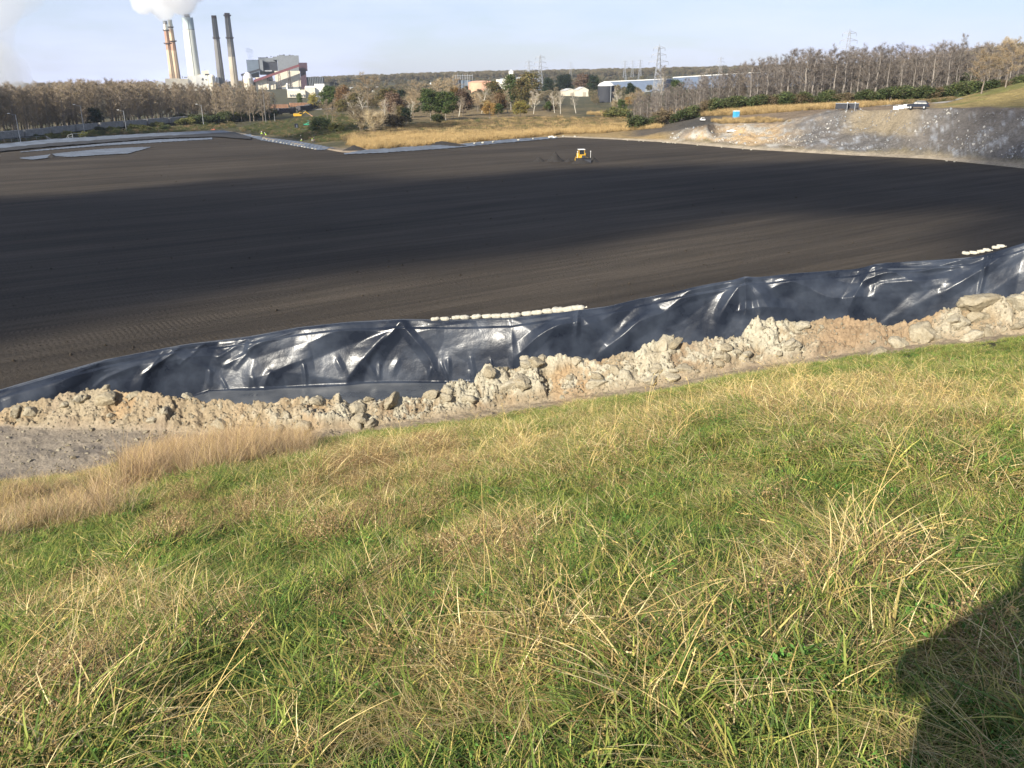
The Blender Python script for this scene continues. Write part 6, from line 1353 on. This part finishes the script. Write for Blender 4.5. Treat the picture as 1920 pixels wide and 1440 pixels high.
# white sheet heap, boat like
def heap(px, py, L, Wd, h, m, label, seed, name='plastic_heap', cat='debris'):
    p = place(px, py); n = 26; V = []
    for j in range(n):
        for i in range(n): x, y = (i / (n - 1) - .5) * 2, (j / (n - 1) - .5) * 2; V.append((x, y, max(0, 1 - max(abs(x), abs(y)) ** 3)))
    V = np.array(V); nn_ = fbm(V[:, 0] * 2 + seed * 3, V[:, 1] * 2, 0, seed, 4, .6); V = np.stack([V[:, 0] * L / 2, V[:, 1] * Wd / 2, V[:, 2] * h * (.55 + .9 * nn_) - .05], -1); o = link(name, npmesh(name, V, grid_faces(n, n), False), m, None, p); return tag(o, label, cat)
heap(1235, 234, 5.2, 1.6, .8, M_TARP, 'heap of crumpled white plastic beside the black service road', 3); heap(1033, 260, 2.8, 1.2, .6, M_TARP, 'white plastic lump on the far corner of the ash field', 4); heap(1612, 206, 1.3, .8, .3, M_TARP, 'small white scrap lying right of the waste containers', 6); heap(1372, 246, 3, 1.4, .5, M_TARP, 'pale crumpled sheet on the lit embankment', 8)
heap(400, 244, 2.6, 1.4, .8, M_RED, 'small rust red scrap heap on the far left bank', 5); heap(1300, 220, 1.6, .8, .5, M_YEL, 'small yellow lump at the edge of the golden reeds', 9); heap(1165, 230, 3.4, 1.2, .8, M_DARK, 'dark sheet on the brown scrub left of the green bush', 10)
def pickup(px, py, label):
    p = place(px, py); e = empty('white_truck', p, -math.atan2(p.x, p.y) + .3, label, 'truck'); e.scale = (.7, .7, .7); b = MB(); b.box((0, 0, .75), (1.8, 2.6, .6), ch=.08); b.box((0, -.3, 1.3), (1.6, 1.3, .6), taper=.8); b.build('body', M_WP, e); b = MB(); b.box((0, -.98, 1.3), (1.35, .06, .4)); b.build('windscreen', M_GLASS, e)
    for x in (-.85, .85):
        for y in (-.9, .9): b = MB(); b.tube([(x - .1, y, .33), (x + .1, y, .33)], .33, 14); b.build('wheel', M_BLACK, e)
pickup(1317, 229, 'small white truck parked behind the pale rock mound')
# yellow excavator
def excavator():
    p = place(560, 222); e = empty('excavator', p, -math.atan2(p.x, p.y), 'yellow excavator with its arm folded to the right beside the dark ground', 'excavator')
    for y in (-1.0, 1.0): b = MB(); b.box((0, y, .45), (3.8, .6, .8), ch=.25); b.build('track', M_BLACK, e)
    b = MB(); b.box((-.5, 0, 1.95), (4.6, 2.6, 1.5), ch=.2, ); b.build('body', M_YEL, e); b = MB(); b.box((1.2, -.85, 2.6), (1.5, 1.0, 1.6), ch=.06); c_ = b.build('cab', M_YEL, e); b = MB(); b.box((1.3, -.9, 2.8), (1.36, 1.0, .9), ch=.03); b.build('cab_glass', M_GLASS, c_)
    b = MB(); b.tube([(1.8, .3, 2.0), (4.2, .3, 3.6), (6.0, .3, 2.3)], [.3, .26, .2], 6); bm_ = b.build('boom', M_YEL, e); b = MB(); b.tube([(6.0, .3, 2.4), (7.6, .3, 1.2)], .18, 6); b.build('stick', M_ORT, bm_); b = MB(); b.prism([(7.2, 1.2), (8.1, 1.3), (8.3, .6), (7.5, .4)], 0, .8); b.build('bucket', M_ORT, bm_)
excavator()
def green_machine():
    p = place(575, 238); e = empty('green_machine', p, -math.atan2(p.x, p.y), 'green conveyor machine below the yellow excavator', 'machine'); b = MB(); b.box((0, 0, .9), (2.6, 1.4, .5), ch=.05)
    b.tube([(-1, 0, .9), (2.2, 0, 2.3), (3.6, 0, 1.7)], .16, 6); b.build('frame', M_GREENM, e); b = MB(); b.box((2.0, 0, 2.3), (3.2, .7, .16), rot=Euler((0, .25, 0))); b.build('belt', M_GREENM, e)
    for x in (-1, 1): b = MB(); b.tube([(x, -.7, .4), (x, .7, .4)], .4, 12); b.build('wheel', M_BLACK, e)
    for x in (-1.2, 3.2): b = MB(); b.tube([(x, .2, 0), (x, .2, 1.7)], .07, 6); b.build('leg', M_GREENM, e)
green_machine()
def dumptruck(px, py, label, m=M_TRUCKW):
    p = place(px, py); e = empty('dump_truck', p, -math.atan2(p.x, p.y) + .4, label, 'truck'); b = MB(); b.box((0, 1.0, 2.6), (2.9, 6.0, 1.9), taper=1.05, ch=.06); b.build('tipper_body', m, e); b = MB(); b.box((0, 5.0, 2.0), (2.6, 1.8, 2.2), ch=.1); b.build('cab', m, e); b = MB(); b.box((0, 1.6, 1.1), (1.2, 7.6, .5)); b.build('chassis', M_DARK, e); b = MB(); b.box((0, -2.04, 2.2), (2.5, .1, 1.4)); b.build('tailgate', M_DARK, e)
    for x in (-1.1, 1.1):
        for y in (-1.0, .6, 4.6): b = MB(); b.tube([(x - .25, y, .7), (x + .25, y, .7)], .7, 14); b.build('wheel', M_BLACK, e)
dumptruck(648, 204, 'pale dump truck seen from behind on the plant road')
tank('tanker', 'short white tank lying low left of the orange bushy trees', 856, 870, 181.5, 186.5, 620, M_WP, .5)
# low wall dark drum near the excavator
tank('drum', 'dark drum standing below the yellow excavator', 552, 559, 233.5, 239, 330, M_DARK, .1, legs=True)

# post and rail fence on the far left bank
e = None; fpts = [(-60, 271), (0, 263.5), (44, 260), (88, 257.5), (130, 255), (165, 253)]
W = [G(x, y + 5) for x, y in fpts]; e = empty('fence', W[0], 0, 'thin pale post and rail fence along the far left bank', 'fence'); L = [0]
for i in range(1, len(W)): L.append(L[-1] + (W[i] - W[i - 1]).length)
rail = []
for s_ in np.arange(0, L[-1], 4.2):
    q = Vector([float(np.interp(s_, L, [w_[k] for w_ in W])) for k in range(3)]); q.z = Hs(q.x, q.y); b = MB(); b.tube([q - W[0] - Vector((0, 0, .2)), q - W[0] + Vector((0, 0, 1.45))], .07, 6); b.build('post', M_STEEL, e); rail.append(q - W[0] + Vector((0, 0, 1.4)))
b = MB(); b.tube(rail, .05, 5); b.build('rail', M_STEEL, e); b = MB(); b.tube([r_ - Vector((0, 0, .7)) for r_ in rail], .025, 4); b.build('wire', M_STEEL, e)

# service road ribbon on the plateau and approach
def ribbon(name, pts, w_, m, lift=.12):
    W = [G(x, y) if d is None else sink(x, d) for x, y, d in pts]; L = [0]
    for i in range(1, len(W)): L.append(L[-1] + (W[i] - W[i - 1]).length)
    V = []; n = 160
    for s_ in np.linspace(0, L[-1], n):
        q = Vector([float(np.interp(s_, L, [k_[c] for k_ in W])) for c in range(3)]); q2 = Vector([float(np.interp(s_ + 2, L, [k_[c] for k_ in W])) for c in range(3)]); q1 = Vector([float(np.interp(s_ - 2, L, [k_[c] for k_ in W])) for c in range(3)]); t = (q2 - q1); t.z = 0; t.normalize(); nn_ = Vector((-t.y, t.x, 0))
        for k in np.linspace(-1, 1, 7): r_ = q + nn_ * k * w_ / 2; V.append((r_.x, r_.y, Hs(r_.x, r_.y) + lift))
    o = link(name, npmesh(name, np.array(V), grid_faces(n, 7)[:, ::-1], True), m)
    if o.data.polygons[0].normal.z < 0: o.data.flip_normals()
    tag(o, kind='structure')
M_ROADG = P2('gravel_road', (0.27, 0.25, 0.22), .95, .2, .5, bmp=.4)
ribbon('gravel_road', [(1440, 0, 300), (1560, 0, 290), (1650, 0, 283), (1740, 0, 266), (1800, 0, 270)], 6, M_ROADG, .1)
ribbon('plant_road', [(560, 208, None), (600, 205, None), (640, 203.5, None), (720, 201, None), (820, 199, None)], 9, M_ROADG, .2)

# ================================================================== PEOPLE
def person(loc, rz, joints, radii, edges, label, vest=None, helmet=None, scale=1.0, pants=M_CLOTH, hair=None, name='person', extra=None):
    me = bpy.data.meshes.new('person'); me.from_pydata(joints, edges, []); o = bpy.data.objects.new('tmp', me); C.objects.link(o)
    sk = o.modifiers.new('skin', 'SKIN'); su = o.modifiers.new('sub', 'SUBSURF'); su.levels = 2; su.render_levels = 2
    for i, r in enumerate(radii): v = me.skin_vertices[0].data[i]; v.radius = r if hasattr(r, '__len__') else (r, r); v.use_root = (i == 0)
    bpy.context.view_layer.update(); dg = bpy.context.evaluated_depsgraph_get(); m2 = bpy.data.meshes.new_from_object(o.evaluated_get(dg)); bpy.data.objects.remove(o)
    m2.materials.clear(); m2.materials.append(M_SKIN); m2.materials.append(vest or M_CLOTH); m2.materials.append(pants)
    hz = max(j[2] for j in joints); J = [Vector(j) for j in joints]
    for p_ in m2.polygons:
        c = p_.center; near = min(range(len(J)), key=lambda i: (J[i] - c).length); p_.material_index = extra['mat'][near]; p_.use_smooth = True
    o = bpy.data.objects.new(name, m2); C.objects.link(o); o.location = loc; o.rotation_euler = (0, 0, rz); o.scale = (scale,) * 3; tag(o, label, 'person')
    hd = J[extra['head']]
    if helmet:
        b = MB(); b.lathe([(.155, .04), (.15, .06), (.125, .07), (.12, .12), (.09, .17), (.03, .2)], (hd.x, hd.y, hd.z), 16); b.build('helmet', helmet, o)
    if hair:
        b = MB(); b.lathe([(.10, -.02), (.118, .05), (.11, .12), (.07, .165), (.02, .18)], (hd.x, hd.y + .02 * extra.get('back', 1), hd.z), 16); b.build('hair', hair, o)
    return o
# joint order: pelvis, waist, chest, neck, head_low, head, shoulders L/R, elbows, wrists, hands, hips, knees, ankles, toes
def figure(bend=0.0, armL=None, armR=None, stride=.12):
    """faces -Y; returns joints, radii, edges"""
    s, c = math.sin(bend), math.cos(bend)
    def T_(x, y, z): return (x, y * c - (z - .95) * s, .95 + (z - .95) * c + y * s)
    J = [(0, 0, .95), T_(0, 0, 1.12), T_(0, 0, 1.36), T_(0, 0, 1.50), T_(0, -.02, 1.60), T_(0, -.03, 1.70)]
    R = [(.155, .12), (.145, .11), (.165, .12), (.06, .06), (.085, .09), (.085, .10)]; E = [(0, 1), (1, 2), (2, 3), (3, 4), (4, 5)]; M = [2, 1, 1, 0, 0, 0]
    for s_, arm in ((-1, armL), (1, armR)):
        sh = T_(s_ * .2, 0, 1.42); el, wr, hn = arm or (T_(s_ * .3, .02, 1.14), T_(s_ * .3, -.12, .92), T_(s_ * .3, -.16, .82)); n = len(J)
        J += [sh, el, wr, hn]; R += [(.065, .065), (.047, .047), (.032, .032), (.04, .028)]; E += [(2, n), (n, n + 1), (n + 1, n + 2), (n + 2, n + 3)]; M += [1, 1, 0, 0]
        d_ = (Vector(hn) - Vector(wr)).normalized(); sd_ = d_.cross(Vector((0, 0, 1))) if abs(d_.z) < .9 else Vector((0, 1, 0)); sd_.normalize(); hv = Vector(hn)
        for f, ln in zip((-.030, -.010, .010, .028), (.07, .085, .08, .06)):
            k = len(J); b0 = hv + sd_ * f + d_ * .02; curl = Vector((0, -.02, -.015)); J += [tuple(b0 + d_ * ln * .5), tuple(b0 + d_ * ln * .9 + curl)]; R += [(.009, .009), (.0075, .0075)]; E += [(n + 3, k), (k, k + 1)]; M += [0, 0]
        k = len(J); th = Vector(wr).lerp(hv, .55) + sd_ * -.035; J += [tuple(th), tuple(th + d_ * .05 - sd_ * .02)]; R += [(.011, .011), (.009, .009)]; E += [(n + 2, k), (k, k + 1)]; M += [0, 0]
    for s_ in (-1, 1):
        n = len(J); J += [(s_ * .1, 0, .86), (s_ * .12, -.03 + s_ * stride * .3, .48), (s_ * .13, .03 + s_ * stride, .09), (s_ * .14, -.14 + s_ * stride, .04)]; R += [(.095, .095), (.06, .065), (.042, .045), (.045, .035)]; E += [(0, n), (n, n + 1), (n + 1, n + 2), (n + 2, n + 3)]; M += [2, 2, 2, 2]
    return J, R, E, M
def add_person(p, rz, label, bend=0.0, vest=None, helmet=None, armL=None, armR=None, hair=None, scale=1.0, bulk=1.0):
    J, R, E, M = figure(bend, armL, armR); R = [(r[0] * bulk, r[1] * bulk) if m != 0 else r for r, m in zip(R, M)]; return person(p, rz, J, R, E, label, vest, helmet, scale, hair=hair, extra={'mat': M, 'head': 5})
add_person(place(491.5, 258.5), .6, 'left of the two workers in lime vests standing at the plastic strip', .1, M_HIVIS, M_WP); add_person(place(499.5, 259.5), -.8, 'right of the two workers in lime vests, slightly bent over', .55, M_HIVIS, M_WP)
add_person(place(566, 270), .3, 'worker in a lime vest bending over the strip of blue grey plastic', .9, M_HIVIS, M_WP); add_person(place(564, 264.5), 1.4, 'worker in dark clothes and white helmet behind the bending one', .2, None, M_WP); add_person(place(586.5, 270), .1, 'worker in pale top at the right end of the blue grey strip', .7, M_TARP, M_HIVIS); add_person(place(590, 267.5), -1.2, 'worker in dark clothes right of the one in the pale top', .3, None, M_CLOTH)
# photographer standing behind the camera holding up a phone; casts the shadow on the grass
fz = ZC - 1.62; gz0 = Hs(0.0, -0.42)
J, R, E, M = figure(0.03, armL=((.36, -.30, 1.23), (.12, -.40, 1.50), (.095, -.415, 1.565)), armR=((-.36, -.30, 1.23), (-.10, -.40, 1.50), (-.085, -.415, 1.565)))
# figure() faces -Y; turned round to face +Y
add_person((-0.28, -0.38, gz0), PI, 'person standing on the grassy hilltop holding up a phone with both hands', .03, P2('jacket_cloth', (0.05, 0.06, 0.09), .9, .15, 6.), None, armL=((-.52, -.18, 1.18), (-.39, -.31, 1.50), (-.365, -.325, 1.56)), armR=((.28, -.26, 1.12), (-.16, -.31, 1.50), (-.19, -.325, 1.56)), hair=P2('dark_hair', (.03, .02, .015), .8, .2, 30.), bulk=1.75)
b = MB(); b.box((0.0, -.045, ZC - .02), (.145, .008, .07), ch=.003); ph_ = b.build('phone', M_BLACK, None); tag(ph_, 'black phone held up in both hands by the person on the hilltop', 'phone')

# ================================================================== STEAM, CLOUDS, HAZE
def vol_mat(name, dens, col=(1, 1, 1), aniso=0.2, noise=None):
    m = bpy.data.materials.new(name); m.use_nodes = True; nt = m.node_tree; nt.nodes.clear(); out = nt.nodes.new('ShaderNodeOutputMaterial'); v = nt.nodes.new('ShaderNodeVolumePrincipled')
    v.inputs['Color'].default_value = (*col, 1); v.inputs['Density'].default_value = dens; v.inputs['Anisotropy'].default_value = aniso; nt.links.new(v.outputs[0], out.inputs['Volume']); return m
def puffs(name, blobs, voxel, m, label, cat, kind='stuff', disp=.25, fs=None, seed=0):
    """billowing closed surface from overlapping lumps"""
    bm = bmesh.new(); r = random.Random(seed)
    for c, rad in blobs:
        g = bmesh.ops.create_icosphere(bm, subdivisions=3, radius=1.0); sc_ = rad if hasattr(rad, '__len__') else (rad,) * 3
        for v in g['verts']: v.co = Vector((v.co.x * sc_[0], v.co.y * sc_[1], v.co.z * sc_[2])) + Vector(c)
    me = bpy.data.meshes.new(name); bm.to_mesh(me); bm.free(); o = bpy.data.objects.new('tmp', me); C.objects.link(o); rm = o.modifiers.new('r', 'REMESH'); rm.mode = 'VOXEL'; rm.voxel_size = voxel
    bpy.context.view_layer.update(); m2 = bpy.data.meshes.new_from_object(o.evaluated_get(bpy.context.evaluated_depsgraph_get())); bpy.data.objects.remove(o)
    n = len(m2.vertices); V = np.zeros(n * 3); m2.vertices.foreach_get('co', V); V = V.reshape(-1, 3); N_ = np.zeros(n * 3); m2.vertices.foreach_get('normal', N_); N_ = N_.reshape(-1, 3); f = fs or voxel * 6
    dsp = np.abs(fbm(V[:, 0] / f, V[:, 1] / f, V[:, 2] / f, seed + 3, 5, .6)) * disp * f * 2.2 + fbm(V[:, 0] / f / 2.5, V[:, 1] / f / 2.5, V[:, 2] / f / 2.5, seed + 4, 2) * disp * f; V = V + N_ * dsp[:, None]
    m2.vertices.foreach_set('co', V.ravel()); m2.update(); o = link(name, m2, m); return tag(o, label, cat, kind=kind)
s1 = at(309, 38, 1500); s3 = at(352, 27, 1500)
rr2 = random.Random(4)
bl = []
def trail(p0, p1, r0, r1, n, jit):
    for k in range(n):
        t = k / (n - 1); c = p0.lerp(p1, t); r_ = r0 + (r1 - r0) * t ** .8; bl.append((tuple(c + Vector((rr2.uniform(-1, 1), rr2.uniform(-1, 1), rr2.uniform(-1, 1))) * r_ * jit), r_ * rr2.uniform(.75, 1.15)))
A_ = at(309, 36.5, 1500); trail(A_, at(315, 25, 1500), 1.8, 4.5, 9, .3); trail(at(317, 22, 1500), at(298, 8, 1500), 6, 12, 16, .8); trail(at(298, 8, 1500), at(258, -2, 1500), 11, 6, 14, .8); trail(at(290, 0, 1500), at(300, -50, 1500), 13, 26, 14, .8); trail(at(276, 18, 1500), at(262, 6, 1500), 9, 11, 6, .5)
bl.append((tuple(at(303, 33, 1500)), 3)); bl.append((tuple(at(306, 36, 1500)), 2.5)); bl.append((tuple(at(301, 31, 1500)), 2))
puffs('steam_plume', bl, 1.6, vol_mat('steam', .05, aniso=-.1), 'billowing white steam cloud drifting from the leftmost chimney', 'steam', seed=1, disp=.42, fs=9)
bl = []
trail(at(352, 26.5, 1490), at(347, 14, 1480), 4.5, 9, 7, .4); trail(at(347, 14, 1480), at(335, 0, 1470), 9, 13, 10, .7); trail(at(338, 0, 1470), at(330, -50, 1460), 14, 26, 12, .8); trail(at(350, 0, 1470), at(372, -6, 1470), 7, 4, 6, .7)
puffs('steam_plume', bl, 1.6, vol_mat('steam_grey', .035, (.96, .96, .97), -.1), 'greyish steam rising from the thick pale chimney', 'steam', seed=2, disp=.42, fs=9)
bl = []; trail(at(472, 112, 1500), at(466, 97, 1500), 1.6, 4.5, 8, .6); puffs('steam_wisp', bl, .7, vol_mat('wisp', .04, (.6, .68, .8)), 'faint bluish wisp rising from the grey blue plant block', 'steam', seed=3, disp=.2, fs=4)
# broad thin drift of steam entering from the left
bl = []
for k in range(60): q = at(-110 + rr2.gauss(0, 62), 60 + rr2.uniform(-130, 150), 1250 + rr2.uniform(-90, 90)); bl.append((tuple(q), rr2.uniform(18, 62)))
puffs('steam_drift', bl, 7, vol_mat('thin_steam', .0085), 'thin pale steam drifting in at the left edge of the sky', 'steam', seed=5, disp=.12, fs=60)
# cumulus puffs high behind the camera: they shade parts of the field and woods
cb_ = []
def shade(x, y, rx, ry, rot=0.0, z=0.0, alt=430.0, th=16.0):
    k = (alt - z) / -LDIR.z; c = Vector((x, y, z)) - LDIR * k; n = max(3, int(max(rx, ry) / 10))
    for i in range(n * 3):
        a = rr2.uniform(0, 2 * PI); q = math.sqrt(rr2.uniform(0, 1)) * .72; dx, dy = q * math.cos(a) * rx, q * math.sin(a) * ry; X_, Y_ = dx * math.cos(rot) - dy * math.sin(rot), dx * math.sin(rot) + dy * math.cos(rot)
        s_ = (1 - q) * .5 + .32; cb_.append(((c.x + X_, c.y + Y_, c.z + rr2.uniform(-2, 2)), (rx * s_ * .55 + 3, ry * s_ * .9 + 3, th * rr2.uniform(.7, 1.1))))
shade(62, 158, 82, 24, .0); shade(-35, 128, 85, 34, .30); shade(-66, 74, 48, 26, .5); shade(66, 104, 22, 5, .55, th=12); shade(112, 205, 58, 20, -.1, th=2)
shade(-215, 372, 110, 48, .1, th=4); shade(-70, 345, 60, 30, 0, th=6)
puffs('clouds', cb_, 4.5, vol_mat('cloud', .062), 'soft white cumulus clouds standing high up near the sun', 'clouds', seed=7, disp=.22, fs=22)
# haze
bm = bmesh.new(); bmesh.ops.create_cube(bm, size=1.0)
for v in bm.verts: v.co = Vector((v.co.x * 7000, v.co.y * 7000, (v.co.z + .5) * 286 - 8))
me = bpy.data.meshes.new('haze'); bm.to_mesh(me); bm.free(); hz_ = link('haze', me, vol_mat('haze_air', .00008, (.80, .88, 1.0), .3)); tag(hz_, 'thin bluish autumn haze in the air over the land', 'haze', kind='stuff')
